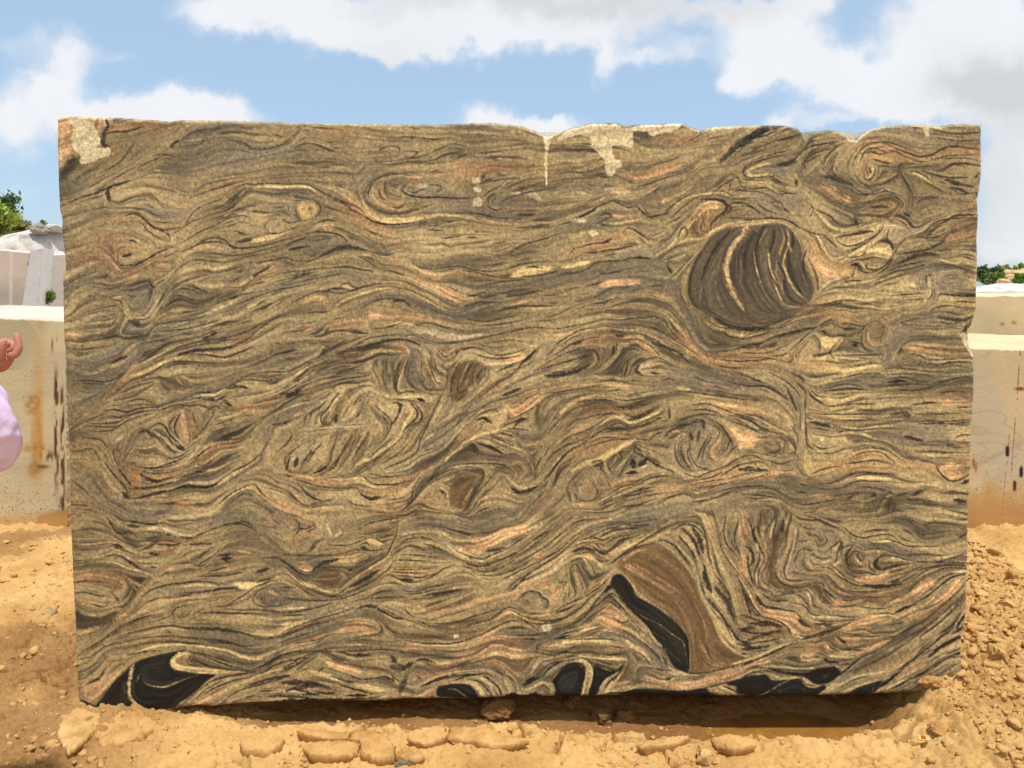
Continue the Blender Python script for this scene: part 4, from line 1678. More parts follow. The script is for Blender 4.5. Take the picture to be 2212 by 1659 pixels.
d14 620,1010 760,980 880,950 1020,935 1120,950 1280,970
c14 660,1020 800,1000 1000,960 1160,980
d30 1140,960 1300,960 1440,970 1560,990 1700,1020
w24 1600,1000 1680,1030
d14 1560,970 1680,1010 1800,1050 1960,1030 2090,960 2212,920
c24 1240,1110 1400,1130 1540,1160 1620,1200 1760,1210 1920,1150 2060,1100 2212,1050
d10 1540,1130 1640,1170 1760,1170 1900,1120
d10 1300,1050 1480,1070 1640,1110 1800,1100
d14 1350,1080 1540,1090 1700,1140
d14 1950,1090 2080,1040 2212,1000
c40 1740,1000 1900,1000 2040,950 2212,900
p20 1420,900 1560,900 1760,920
p30 1680,900 1820,930
f 1300,900 1500,900 1800,910 2100,880
d14 1260,830 1380,820 1540,830 1700,830 1850,840
d12 1480,790 1600,800 1800,800 2000,820 2212,790
p14 760,800 860,740 1000,720 1150,700 1280,690
p14 720,830 800,760 
d10 780,740 900,700 1040,690 1180,660 1300,650
d14 760,690 840,630 960,590 1090,570 1200,560 1320,555 1430,580
d8 860,620 1000,580 1130,570
d10 1000,680 1150,650 1300,640 1500,620 1640,630
d20 1280,650 1460,620 1600,610
c20 1090,600 1250,580 1400,590
c44 1620,590 1720,580 1800,560
c30 1560,570 1640,570
f 900,900 1040,850 1050,780 1150,740 1350,700
d6 1050,870 1030,820 1070,780 1180,750
c10 1180,840 1250,780 1400,730
d10 1200,840 1300,790
w30 1560,740 1660,700
d10 1500,750 1600,700 1680,650 1740,600
d14 1740,600 1830,570 1900,540
d12 1720,680 1720,710 1780,760 1900,770 2050,740
d10 1740,680 1770,640 1850,590
d10 1800,660 1790,700 1840,750
d12 1830,650 1820,700 1860,730
y24 1870,640 1930,660
d10 1900,620 1960,660 
f 1860,560 1980,560 2080,620 2212,720
d14 1950,600 2080,610
d20 1760,560 1900,520
f 1300,500 1500,480 1700,440 1900,460
d14 1250,510 1500,500 1650,470
d8 1350,470 1500,430
w14 1850,490 1960,460
d30 1750,480 1860,440
c10 1900,410 2000,450 2100,540 2180,600
d10 1900,330 2000,390 2080,450 2212,520
d16 1960,370 2050,420 2130,490
d14 1820,350 1950,350
p40 2130,430 2212,440
f 1750,100 1850,180 1960,280 2060,400
w10 1790,170 1900,260
d14 1500,60 1640,60 1760,120
d14 1440,80 1560,50 1660,40 1740,90
d10 900,140 1020,160 1160,190 1260,150 1400,90 1560,40
d20 1100,170 1200,180
w16 930,90 1060,130 1160,160 1260,120
w20 800,90 900,90
d24 640,70 740,80
d20 640,30 850,60 900,40
d12 760,120 900,130 1020,150
f 400,130 560,190 700,290
c14 560,220 660,280 760,340
d14 740,290 830,250 920,200
c24 740,240 830,220
d24 900,230 1040,240 1090,230
d12 860,210 980,200 1120,230
d34 830,310 910,320
d8 760,400 900,400
D8 840,430 890,435
f 700,380 860,380 1000,330 1150,240 1300,190
c14 1170,210 1280,195 1390,200 1410,240 1350,300 1280,360 1220,400
d10 1130,240 1250,220 1350,210
d14 1180,240 1300,230 1380,230
p24 1180,270 1300,260
p40 1000,450 1020,440
p20 1050,470 1110,460
d12 1090,400 1180,390
c14 1440,300 1370,350 1350,390
D20 1430,330 1540,320
d34 1450,360 1540,350
d12 1540,390 1440,360
d12 1480,380 1570,380
c24 1600,290 1700,310
p20 1580,360 1680,350
d10 1440,260 1400,320 1320,370 1240,420
d12 1210,400 1250,420 1320,410
p30 1790,40 1880,60 1880,10
d14 1900,20 1960,60
p26 1980,80 2080,70
d10 2080,30 2130,70 2070,120
D14 2090,90 2180,100
d8 1560,1240 1660,1270 1760,1260
@1060,1940
D14 150,60 240,80 190,100
d10 60,10 130,30 150,80 120,130 90,200
d14 200,130 280,90 240,60
p20 280,120 310,90
d10 60,60 130,70
c14 380,60 420,160
c20 480,90 500,130 440,180
f 240,60 300,140 380,190 330,240
d12 330,200 270,230 240,290
d10 290,240 250,280
p26 20,30 80,60 50,120
p20 620,130 740,110 900,70
d8 640,110 760,50 900,20 1040,0
d8 400,240 560,240 680,200 720,170
d8 620,190 740,150 880,110 980,90
d8 680,150 800,130 940,110
p14 700,160 850,140
c34 740,200 800,220 850,240
D9 810,180 850,210 900,200 940,190
d8 880,160 950,150
d12 660,250 720,220 760,260
d30 680,260 720,280
d8 400,330 520,310 640,280 760,290 900,270
D8 0,320 150,330 330,330 440,320
d8 700,300 760,340 680,390 600,420
y60 500,340 600,340 650,330
d24 310,400 400,380 480,360
D20 260,450 350,400
p50 180,420 230,450
p20 120,420 180,440
d8 0,360 60,420 120,470 200,500 250,490
d8 250,480 320,440 450,430 580,430
d10 560,430 660,420 760,370 880,310
Pb 300,500 370,450 470,450 500,520 470,590 380,600 320,570
b30 540,490 580,520
D24 570,455 600,455
p14 500,440 560,470
c20 600,530 680,480 800,410 900,350 960,240
c10 150,540 220,590 330,630 420,650
c40 170,570 280,590
y20 380,640 470,650
D10 320,650 430,680 500,650 560,600
d8 160,590 280,640 420,690 560,670
c12 1000,180 960,250 940,330 840,420
d8 1000,40 980,140 940,240 900,320 760,420 620,510 500,600
d40 580,600 700,540 820,470
d16 520,660 660,610 780,550 860,490
d14 640,580 760,500 860,440
d12 860,490 920,440 960,370
d10 500,700 640,660 740,610
f 0,760 250,740 450,710 640,660
d12 0,690 120,710 330,720 560,700
d8 60,830 250,790 430,740
c14 0,790 200,780
d6 0,850 200,840
d14 980,270 1040,210 1120,180 1250,180 1350,220
f 960,250 1060,160 1200,130 1400,180 1540,260 1660,360
c24 1020,150 1150,130 1300,130 1420,180 1560,220
d20 1060,250 1140,250 1230,290
w10 1050,290 1180,310
D10 1100,240 1160,280 
d10 1040,260 940,330
d14 1040,320 1200,330 1370,350
d10 990,310 1050,260 1120,230
d20 1230,230 1320,260 1420,300
d10 1280,70 1400,90 1500,120 1640,170
d14 1480,110 1640,150 1740,160
y20 1340,120 1500,200 1600,200
p70 1560,270 1660,260 1740,230
p60 1740,230 1900,150 2100,110
p30 1620,180 1720,150
d20 1760,290 1840,280 1920,260
d8 1500,290 1600,330 1720,360 1820,320 1940,270 2060,190
d10 1980,220 2080,180 2140,130
c14 1420,250 1540,330 1650,380 1750,380
d20 1590,400 1720,420 1840,390
d14 1600,330 1660,380 1760,400 1900,360 2060,280 2212,160
p14 1860,360 1960,310 2060,230
p14 1980,280 2120,200
d14 1660,450 1760,470 1880,440 2000,370
d10 1700,500 1850,500 2000,450 2140,370
f 1800,560 1980,480 2130,360 2212,290
d10 1960,640 2060,560 2212,480
d10 2000,600 2080,530 2130,470
c14 2000,680 2090,600 2212,540
y44 960,430 1100,430 1240,420
d6 960,450 1100,450 1320,440
f 960,400 1150,390 1400,390
d10 960,370 1100,370 1280,380
D12 980,500 1080,510 1180,520 1290,490
d30 1020,540 1120,540
d10 940,490 1000,530 1080,560 1180,550 1300,510 1340,480
d8 920,470 1100,480 1250,480
c14 960,520 1060,570 1200,570 1340,520 1480,440
d10 1180,530 1320,490 1400,440 1500,410
d8 1560,420 1640,450 1660,490
p10 1480,440 1600,450
d8 1000,620 1120,640 1300,600 1480,560
d10 1060,660 1150,660 1330,620
d24 1220,680 1400,650 1560,620
d14 1100,710 1300,690 1500,640
p14 1280,590 1480,520
f 840,700 1000,680 1150,690 
d14 760,700 900,690 1050,690
d14 740,680 860,640 950,640
c14 740,700 800,620 880,590 960,600 1060,650
p14 800,590 900,570
f 1500,750 1700,660 1900,620
c24 860,740 960,730 1060,760
y50 1110,810 1220,800
d6 1050,790 1100,840 1150,860
p30 1240,840 1500,790 1700,740
p30 1700,740 1900,700 2000,660
y14 1300,790 1500,730 1600,680
d20 640,790 740,760 800,770 860,810 960,860 1060,880
d8 600,840 680,780 780,780 880,830 980,880
b40 700,830 800,850 900,920
b50 900,950 1000,1020 1200,1030 1400,1030
d10 860,790 960,840 1100,890 1200,920
c10 860,830 1000,900 1120,930
w8 820,750 960,770 1060,830
d14 1160,890 1260,930
d8 1240,940 1400,930 1560,900 1700,880
b34 1500,940 1700,900 1850,850
b34 1400,1010 1600,990 1760,960
d10 1540,960 1680,910 1800,880 1940,780
d8 1260,920 1460,910 1700,840 1880,790
d14 1830,850 1940,780 2020,790
c20 1850,880 1950,820 2040,850 2212,960
d8 1980,860 2100,900 2212,980
d8 2020,790 2100,820 2212,830
y14 1860,900 1950,870
d20 1940,960 2040,950 2100,960
d8 1540,1060 1680,1030 1800,970 1950,900 2060,900
D8 1240,1080 1400,1095 1560,1070 1640,1050
d8 1060,1060 1240,1090 1450,1090
w24 1480,1035 1520,1025
w3 990,930 1010,1000 990,1050
w3 2010,1080 2000,1200
w3 2040,900 2060,1020
p60 520,950 640,930 740,960 800,980
p40 640,920 740,930
c10 560,890 680,880 800,910 840,960 820,1000 740,1020
d8 820,920 850,970 800,1010 680,1030 560,1060
p34 60,1110 200,1060 340,1010 460,970
d24 0,1040 120,980 260,930 400,900
b30 180,950 340,900 560,850
d8 0,990 150,930 300,880 480,830 620,780
p10 100,920 250,860 380,820
c40 0,930 80,910 
p14 0,1140 180,1080
d8 100,1090 280,1060 420,1010 510,1010
c14 380,1080 470,1060 560,1030
c14 460,1110 600,1100 800,1110 920,1110
d14 0,1200 120,1160 240,1150 300,1120 380,1080
D10 30,1180 150,1150 240,1155
c10 0,1180 100,1110 260,1080
d8 540,1070 700,1060 860,1080
d14 500,1160 700,1150 860,1140 1000,1150
d30 600,1190 760,1190
d14 470,1150 560,1180 640,1210
f 920,1100 1100,1100 1300,1100 1500,1100
p50 1060,1140 1180,1130
p30 1150,1130 1300,1170
c12 1160,1110 1400,1110 1520,1110
d8 1020,1160 1150,1180 1260,1190 1400,1180
d20 1150,1240 1220,1230 1290,1250
d10 1140,1270 1170,1230 1240,1220 1320,1260
d16 1060,1180 1000,1150
d60 960,1290 1040,1300
d40 1040,1310 1120,1260
d50 1060,1400 1020,1500
d40 940,1200 980,1260
c24 1150,1250 1230,1270 
p80 1220,1370 1350,1330 1500,1280
p60 1500,1210 1640,1180 1750,1120
p70 1700,1250 1850,1230 1960,1300
p80 1750,1060 1900,1060 2050,1100
p60 2000,1250 2050,1300 2040,1360
w30 2150,1330 2200,1230
d8 1340,1310 1450,1300 1560,1260 1700,1210
d8 1200,1400 1160,1370
D9 2060,1020 2150,1015 2212,1010
D9 2110,1045 2212,1060
D12 2190,1150 2200,1080
c14 1720,1220 1850,1190 1980,1230
d12 1860,1250 1880,1260
c14 1200,1450 1330,1380 1480,1340 1640,1320
D24 1170,1480 1290,1420 1420,1370
d24 1340,1400 1500,1370 1650,1360
D14 1480,1410 1600,1370 1740,1350 1800,1370
PK 1340,1460 1460,1440 1580,1440 1650,1480 1690,1560 1600,1560 1450,1560 1330,1540
c10 1420,1480 1500,1490 1600,1560
c34 1560,1420 1640,1430 1700,1490 1740,1550
D10 1600,1400 1700,1420 1780,1500 1810,1550
c20 1680,1380 1780,1440 1840,1550
D20 1740,1370 1850,1450 1900,1550
d20 1850,1330 1950,1380 2000,1420
c14 1790,1390 1880,1470 1900,1550
c40 1920,1360 1960,1450 1980,1500
d14 1000,1460 1100,1490 1150,1520
c14 1100,1560 1200,1540 1280,1500
c14 1160,1480 1260,1450
D30 1960,1530 1920,1555
p30 830,1590 900,1560 1000,1560
d10 640,1590 860,1540
PK 1980,1500 2030,1530 2100,1540 2212,1530 2212,1560 1960,1560
c20 2040,1440 2040,1490 2070,1510 2140,1510 2212,1480
D34 2080,1450 2160,1400 2212,1380
d24 0,1330 120,1270 230,1210
c10 0,1250 120,1220 250,1170
D16 0,1310 120,1240
d10 100,1340 200,1260 300,1200
y24 60,1360 200,1330
d40 0,1430 150,1430 300,1440
d20 300,1340 350,1300
p50 400,1260 520,1290 640,1330
c20 320,1180 440,1240 
c24 240,1330 400,1370 540,1420
d14 420,1370 560,1420 660,1420
c40 640,1440 720,1460 850,1490
d14 580,1370 700,1400 900,1370
b50 600,1260 760,1300 880,1330
d24 860,1370 960,1410
d34 30,1500 130,1470 300,1450 420,1480
c14 480,1490 600,1510 720,1510
D14 500,1450 640,1490 800,1530
c20 0,1530 80,1510 140,1530
D30 180,1530 330,1520 440,1520
c14 240,1510 380,1540 460,1560
D30 0,1580 150,1590 300,1570
d24 360,1570 560,1580 700,1560
D24 560,1540 720,1540
c14 400,1600 600,1600 800,1590
b20 640,1440 760,1420
d8 860,1310 940,1360 960,1430
@1920,1940
f 0,330 200,160 330,50
p50 0,110 100,100
p24 120,270 220,200
w24 150,110 260,60
d8 0,350 140,280 260,180 400,60
d8 0,400 160,330 300,240 440,130 560,40
w10 0,190 120,150 250,70
d14 0,200 110,150
d20 200,190 320,110
p24 260,340 360,280 450,200 560,120
p50 210,350 290,330
p20 0,300 60,280
d8 180,380 320,330 420,270 530,170 660,90 800,40
d7 0,500 150,420 300,350 450,260
d8 0,640 100,530 220,440 400,330 500,240
f 500,290 640,190 700,140
d14 520,260 620,220 720,230 780,280 830,290
d14 600,200 700,170 790,200 850,170 960,140
b30 640,220 740,210
w8 600,260 680,220 760,270 820,260 860,210 960,160
d10 560,280 660,240 740,280 810,310 850,290 960,220
d24 520,300 620,270 730,300 800,320
d20 760,170 860,120 960,100 1060,90
d12 830,120 960,60 1100,40 1240,10
d14 960,60 1060,70 1180,60
d8 700,160 830,100 930,80
b34 860,110 990,90
c34 850,310 1000,240 1160,150 1290,80
c24 1280,90 1420,30 1560,10
d14 900,360 1030,270 1180,170 1320,90 1440,40 1560,20
p14 830,320 900,280 980,230
d14 850,400 930,340 1000,290
d10 870,390 960,330 1100,250 1260,220
c14 1160,210 1280,160 1350,140 1390,160
d14 1200,220 1300,200 1400,240 1480,330 1560,430
p24 600,300 720,310 800,370
d8 540,320 680,300 760,340 820,370
d7 680,310 760,380 830,370
p40 600,340 700,350
d8 470,420 540,370 600,360 640,430
f 480,560 500,430 560,400 600,500 640,610
y24 540,420 560,520 580,630
d8 510,450 540,560 570,620
d8 560,450 620,540 640,610
d8 600,400 650,480 690,530 780,490
d8 640,360 690,420 720,490 800,470
p24 740,380 780,440
d8 410,560 460,560 470,640 440,720
p60 350,700 400,620
p50 260,570 340,560
c24 480,570 480,660
p30 60,580 180,560
f 60,540 200,500 330,430
D8 230,650 250,690 300,710 310,760 290,790
D20 240,660 250,680
b40 100,720 160,760
p20 10,710 80,660
d6 60,680 150,640 250,650
c20 190,850 310,840 400,780 520,740
d12 60,780 150,830 260,830
d12 320,830 420,780 560,720 640,680
d20 380,820 480,790 560,750
d8 0,800 100,860 250,890 400,890
b24 100,860 300,890 480,870
d14 280,900 420,880 560,810 660,710 760,620
d8 340,790 500,740 640,650 760,570
d14 620,690 760,600 840,520
p14 540,860 640,790 700,700 760,640
d10 100,910 250,920 420,900
d10 0,830 140,900 250,930
y14 80,850 240,960
w50 250,960 340,955
d14 360,970 460,950 560,900 640,820
D8 0,1020 150,1020 300,1000
D8 100,1050 200,1060 
D9 210,1160 230,1100 250,1050
D20 370,1050 430,1040 490,1020
D8 390,1030 470,1000 580,980
D7 330,1110 370,1050 560,1050 700,1000 780,980
c14 600,870 700,770 800,680 860,640 920,690
w12 760,690 860,640 940,710
D8 560,920 640,840 720,740 780,660 850,600
d14 640,830 720,770 830,690 880,690
D9 760,720 820,680 870,660 930,700
d16 830,700 870,700 980,820 1090,950
D14 930,700 1030,800 1130,890 1200,960
d8 860,740 940,800 1010,880 980,910
c30 940,790 1060,920 1160,1000 1270,1110 1330,1200
p70 800,800 880,830 940,880
p60 760,880 850,940 950,960
p40 600,950 700,950
p40 880,870 960,920
d8 660,880 740,820 830,760
D8 860,870 960,910 1000,890
b14 1060,930 1080,980
c40 980,960 1080,1010 1200,1120
p30 1120,1050 1200,1130
D9 1100,1060 1170,1110 1230,1170 1280,1220 1300,1290
D8 1220,1090 1300,1150 1340,1230 1360,1290
c14 1190,1090 1280,1190 1310,1290
d14 1300,1190 1340,1270 1400,1310
c40 440,1080 640,1060 840,1080
d6 500,1060 700,1050 900,1060
p14 700,1090 900,1110 1040,1130
D8 850,1110 960,1130
c40 1000,1080 1100,1150 1180,1220
d8 1040,1140 1150,1210 1200,1290
p50 160,1250 200,1280
p90 30,1250 100,1300
p70 0,1150 60,1150
w40 250,1250 330,1270
c24 300,1110 460,1110
D14 370,1170 450,1160 520,1150
D8 150,1160 250,1170 340,1190 480,1170 640,1160 760,1180
D14 700,1190 840,1190 960,1170
c24 540,1190 700,1200 860,1210 960,1220
c14 280,1230 400,1200 520,1180
d8 130,1410 250,1340 350,1260 480,1240 590,1220 650,1220
D16 260,1370 340,1290 430,1250
D12 110,1460 200,1400 300,1350
w24 280,1370 350,1320 460,1270
PK 340,1420 420,1320 480,1270 600,1255 640,1310 620,1420 580,1550 370,1550 360,1470
PK 720,1260 800,1300 900,1340 800,1420 740,1530 660,1540 680,1440 700,1330
W2 0,0 1,0 1,1
c50 590,1240 650,1280 670,1360 650,1450 610,1545
D9 640,1220 700,1300 700,1400 660,1510
d8 690,1260 760,1290 830,1310
c12 700,1270 800,1310 900,1335
D16 830,1300 900,1330 960,1290
c14 900,1350 820,1400 770,1460 740,1530
D12 920,1360 840,1420 800,1480
c24 960,1340 900,1410 840,1480 780,1530
D9 960,1300 900,1380 860,1440
b34 1000,1270 960,1360 920,1430
b24 1100,1300 1070,1360
c14 1060,1380 1070,1310 1110,1270
w14 1020,1180 1035,1260 1040,1380
w24 1010,1370 1040,1410
c14 1120,1280 1240,1300 1300,1320
d14 1140,1290 1260,1310 1400,1330
c34 60,1450 70,1510 140,1500
c40 160,1490 240,1440 320,1450 350,1510 320,1550
D8 200,1480 270,1450 330,1490
D24 150,1530 220,1520 
c30 270,1510 290,1545
PK 0,1530 40,1540 260,1530 240,1555 0,1555
PK 770,1530 900,1500 1100,1480 1300,1490 1500,1500 1680,1480 1760,1550 1000,1560 940,1530
c24 860,1530 1000,1540 
c10 800,1500 950,1500 1100,1460
p34 880,1440 1010,1450
p60 1150,1430 1280,1410
p40 1380,1440 1560,1420
p50 1580,1430 1760,1390 1900,1320 2060,1260
c50 1300,1430 1480,1390 1600,1370
p60 1440,1470 1600,1450
d24 1330,1410 1380,1380
d10 1100,1470 1280,1490 1450,1500 1640,1480 1800,1440 1960,1400 2100,1350
d8 1400,1300 1560,1350 1700,1340
c40 1360,1340 1500,1360
PK 850,560 870,510 920,485 970,510 1040,600 1080,680 1250,780 1400,900 1490,1000 1530,1100 1530,1330 1480,1330 1400,1290 1340,1190 1250,1080 1180,960 1080,850 980,750 880,620 850,600
PK 760,680 840,580 880,620 850,620
c6 1050,790 1140,860 1280,930 1400,1020 1480,1080 1500,1180 1520,1330
w4 850,590 960,700 1080,800
w3 1180,960 1300,1040 1400,1100
w3 1260,1080 1460,1250
c14 1340,1230 1360,1290 1420,1320 1490,1340
c8 970,490 1040,580 1090,660 1200,740
w3 1080,640 1260,780 1400,860 1540,950
PF 940,470 900,400 960,340 1100,250 1240,225 1330,270 1440,370 1530,470 1600,600 1630,700 1680,800 1740,900 1800,1050 1900,1150 2000,1210 2080,1220 1850,1300 1640,1345 1540,1340 1540,1100 1500,1000 1400,880 1240,760 1100,660 1010,540
p40 1000,420 1200,540 1400,640
p20 1050,400 1300,560 1460,660
p14 1250,520 1400,620 1480,700
y14 960,370 1080,290 1200,280 
f 960,440 1150,520 1400,700 1560,860 1650,1000
f 1100,320 1300,400 1450,560 1560,740 1660,940 1780,1100
p14 1640,880 1670,960 1680,1100
p20 1630,1070 1680,1170 1760,1270
y24 1740,870 1800,1020 1830,1080
p24 1680,1240 1740,1280 1820,1290
b60 1760,1110 1850,1190 1980,1230
b60 1580,1020 1590,1180 1640,1290
d8 1680,1080 1700,1180 1760,1270
c8 1540,1330 1540,1200 1530,1080
c14 1390,150 1460,270 1560,380 1600,500 1610,600 1640,700
d20 1440,160 1540,280 1600,400
d14 1330,200 1430,280 1520,400 1560,470
c10 1650,20 1690,130 1710,280 1720,400
d40 1560,90 1620,180 1650,300
d30 1480,100 1570,200 1620,330
d14 1380,110 1500,60 1600,90 1670,180
d14 1560,30 1640,70 1680,200 1700,330 1740,450
b30 1460,110 1500,150
d40 1660,420 1680,540 1720,640
d14 1620,470 1640,600 1680,700 1780,820
d20 1760,500 1860,640 1900,760
d50 1760,600 1860,740 1920,880
d20 1700,700 1820,860 1880,1000
d24 1850,900 1950,1050 2060,1080
d40 2000,1080 2080,1140
d20 1950,960 2080,1000 2212,1000
c8 1840,980 1900,1060 1990,1100
d20 2040,920 2212,900
c10 2040,880 2120,900
b40 1780,560 1880,680
f 1740,50 1790,200 1850,350 1960,500 2080,640
c24 1760,0 1800,130 1830,270 1900,390 1980,500
d10 1740,0 1780,130 1810,260 1860,360 1960,490 2070,640
p16 1770,80 1800,160
d14 1850,0 1830,110 1850,220 1940,330
c14 1900,100 1890,220 1960,340
d10 1950,60 1920,180 1960,300 2000,430
p60 2000,60 2010,140 2050,190
p40 1990,320 1990,430 2020,560
p20 2050,230 2100,260
d24 2060,260 2080,340 2060,430
d10 2050,450 2080,560 2150,620 2212,650
c14 2140,400 2110,480 2130,570 2212,620
d10 2130,240 2160,340 2100,440 2090,520
d20 2100,80 2080,150 2110,220
c20 2180,60 2170,150 2200,240
d10 2140,0 2130,100 2180,230 2212,340
f 2060,560 2040,640 2080,740 2160,830 2212,850
p24 2040,600 2080,700 2140,790 2212,830
d30 2110,680 2160,760
c14 2080,640 2180,690
d14 1980,530 2040,660 2100,790 2180,870
d8 1940,500 2000,620 2050,760
w3 1320,170 1290,260 1250,350
w3 1180,450 1130,630
w3 890,330 1100,430 1350,520
w3 1560,945 1680,1020 1850,1110 2060,1225
d14 1540,1340 1700,1340 1860,1300 2000,1260 2212,1190
D9 1840,1310 2000,1280 2120,1230 2212,1180
c12 1900,1270 2060,1220 2212,1150
d8 2080,1160 2212,1150
PK 1830,1440 1960,1400 2100,1370 2212,1370 2212,1540 2010,1550 1950,1470
c34 1700,1490 1800,1530 1880,1545
c14 1800,1470 1900,1500 2000,1550
D9 1830,1460 1900,1490 1960,1530
c10 2120,1550 2212,1510
d14 1990,1380 2100,1340 2212,1340
c14 1960,1390 2080,1320 2212,1310
p40 2100,1250 2200,1230
@2780,1940
d8 480,50 560,90 640,100
p14 520,30 600,40
d8 640,20 760,60 860,110
f 470,30 600,100 740,110
f 830,60 960,20 1150,0
d14 1060,130 1150,110 1240,110
D12 1060,185 1160,150 1270,150
c10 1120,160 1180,140 1240,135
d10 880,80 960,150 1060,180 1150,160 1280,150 1350,190
f 980,30 1200,70 1350,90 1480,170
c20 1100,200 1200,210 1300,200
d8 1150,200 1260,190 1360,220 1450,250 1600,250 1750,250
p24 1500,50 1580,80 1600,110
d10 1480,80 1560,150 1700,130
d10 1560,60 1700,50 1900,70
d24 1880,180 1960,130
f 1600,200 1750,180 1960,160
f 1480,280 1700,300 1960,270
d8 1440,320 1600,320 1750,330
c20 1640,360 1800,340 1960,320
D8 1560,380 1700,380 1820,350 1940,310
d14 1500,380 1640,390 1820,390 1960,400
d8 980,240 1060,280 1200,270 1330,310 1480,350
d10 1300,270 1330,300
y30 1060,320 1120,300 1200,310
d24 1240,330 1200,340 1150,390 1170,440 1220,450 1320,420 1450,400
d30 1180,360 1160,410 1200,440
c34 1230,375 1300,370 1400,380
c14 1400,380 1480,390
d8 1250,330 1350,340 1430,370
y20 1120,340 1090,400
d8 1100,360 1110,430 1160,470
d10 1060,310 970,290 920,360 930,440 1000,480 1100,480 1180,500 1300,470 1440,430
d24 960,250 910,310 910,390 960,430
d16 1010,290 1010,350 1040,380
w24 1000,400 1010,370
c24 980,360 1050,410
d8 1050,390 1030,430 980,420
d14 980,230 880,260 860,330
d10 880,410 920,480 1020,520 1150,520 1280,480 1400,450
p40 1000,540 1150,540 1260,490
d34 1060,590 1200,600 1380,580
d14 880,530 980,580 1120,600 1260,590 1400,550 1520,480
d30 1290,560 1360,540
d10 1380,500 1500,450 1580,420
d20 1520,460 1640,430 1800,410 1950,420
d8 1480,550 1560,480 1660,430
d8 1600,500 1760,440 1960,440
c14 1760,500 1880,470 1960,470
p34 1490,600 1560,560 1640,540
p50 1500,640 1600,600 1680,580
p30 1480,660 1530,630
c20 1650,660 1760,570 1880,500
d14 1660,570 1780,500 1850,480
d14 1440,640 1530,560 1600,500
d10 1560,660 1660,600 1720,540
D14 1500,740 1620,670 1720,590 1820,520 1960,480
D20 1320,830 1420,780 1500,750
D10 1110,840 1260,830 1320,840
c14 1100,860 1250,840 1350,860 1500,790
d8 820,900 1000,880 1110,840
p40 900,970 1050,890 1180,860
p50 950,980 1060,960 1120,1000
p40 1540,870 1700,790 1830,690
p40 1400,890 1560,820
p40 1660,740 1780,660 1860,560
p34 1820,640 1880,570
c20 1180,920 1300,890
d6 1560,800 1660,760 1760,700
d6 1270,930 1400,910
f 1200,950 1400,900 1600,800 1800,680 1940,560
d8 1300,1040 1500,940 1700,800 1940,580
b24 1560,920 1700,830 1860,690
d14 1380,1060 1560,960 1740,830 1930,650
d14 1450,1060 1560,980 1660,910
b24 1300,1120 1500,1020 1700,880
d14 1560,1020 1720,900 1850,770 1940,680
D24 1860,960 1900,890 1940,840
D20 1830,1000 1900,960 1940,930
w10 1850,1020 1930,980
D16 1700,1010 1820,930 1900,820
c10 1640,990 1760,900 1880,780
D14 1480,1220 1600,1140 1720,1040 1830,960
d24 1360,1320 1480,1230 1600,1130
c10 1500,1150 1640,1050 1780,940
D30 1620,1200 1740,1110 1880,1030
d24 1720,1130 1860,1050 1910,1040
d14 1780,1180 1900,1130
c10 1700,1190 1840,1120 1910,1110
D20 1800,1200 1910,1170
c10 1650,1260 1760,1190 1900,1200
d14 1560,1350 1700,1260 1800,1210 1900,1210
p34 1380,1370 1500,1290 1640,1220
d20 1440,1400 1560,1350 1660,1280
c14 1500,1450 1640,1350 1760,1270 1900,1240
d10 1480,1440 1620,1360 1740,1290
d10 1560,1470 1700,1370 1860,1270
b40 1740,1400 1820,1350
d10 1700,1470 1800,1390 1890,1340
c30 1600,1480 1690,1420
p14 1280,1430 1400,1360
d30 1140,1490 1240,1430 1340,1350
D14 1120,1520 1260,1420 1400,1310
d20 1300,1480 1450,1400
c20 1260,1480 1420,1400
b50 1100,1310 1300,1230 1440,1150
b60 1000,1330 1160,1220 1250,1170
d8 900,1340 1060,1290 1250,1200 1400,1110
c20 860,1450 1000,1380 1150,1350 1280,1330
c14 1250,1340 1380,1270 1500,1180
b34 960,1340 1060,1280
c34 680,1530 780,1470 880,1430
c20 860,1510 1000,1460 1180,1400
d8 840,1480 960,1410 1100,1370
PK 920,1530 1000,1470 1100,1440 1220,1410 1180,1470 1110,1525
D14 760,1420 860,1350 960,1270 1070,1190
D14 800,1390 900,1320 1000,1240
p30 990,1190 1050,1180
d8 1070,1190 1180,1160
p60 540,1190 640,1140
p50 840,1060 1000,1080
p30 860,1000 950,980
p40 1080,1120 1180,1070 1300,1040
d8 870,1000 1000,1020 1120,1030 1240,1020
d8 1240,1020 1320,1040 1260,1080
p40 740,1100 760,1160
d10 740,1090 780,1130 850,1160
D8 820,1020 880,1080 910,1075
D20 870,1070 900,1080
c40 780,1190 880,1190 950,1200
c40 500,1210 640,1210
D8 860,1140 950,1145 1060,1150
D8 200,1270 330,1260 480,1290 620,1280 700,1240
D30 720,1220 760,1250 800,1250
D14 760,1250 850,1250
c14 600,1300 640,1310
c24 820,1290 860,1310 920,1280
w10 820,1320 880,1310 950,1260
D10 880,1270 960,1270
c14 160,1290 330,1290 480,1310 620,1300
PK 640,1310 720,1300 820,1290 860,1340 760,1430 640,1440 560,1390 460,1370 330,1350 560,1340
b40 700,1370 750,1370
w4 590,1360 730,1340
D24 240,1310 360,1340 480,1350
d8 0,1380 120,1330 240,1330 360,1370
c10 0,1370 110,1320 240,1350 340,1390 460,1390 530,1370 580,1440 640,1460 720,1440
D8 510,1390 560,1440 640,1460
PK 0,1390 100,1365 220,1380 280,1410 420,1400 500,1390 560,1460 640,1475 720,1440 660,1540 0,1550
c10 150,1550 260,1490 340,1440 450,1390
w4 270,1320 275,1420
w4 335,1430 335,1540
w3 540,1460 540,1530
w3 1145,1420 1130,1520
w3 1850,820 1850,1000
w3 1480,1410 1460,1500
w14 0,1540 40,1530
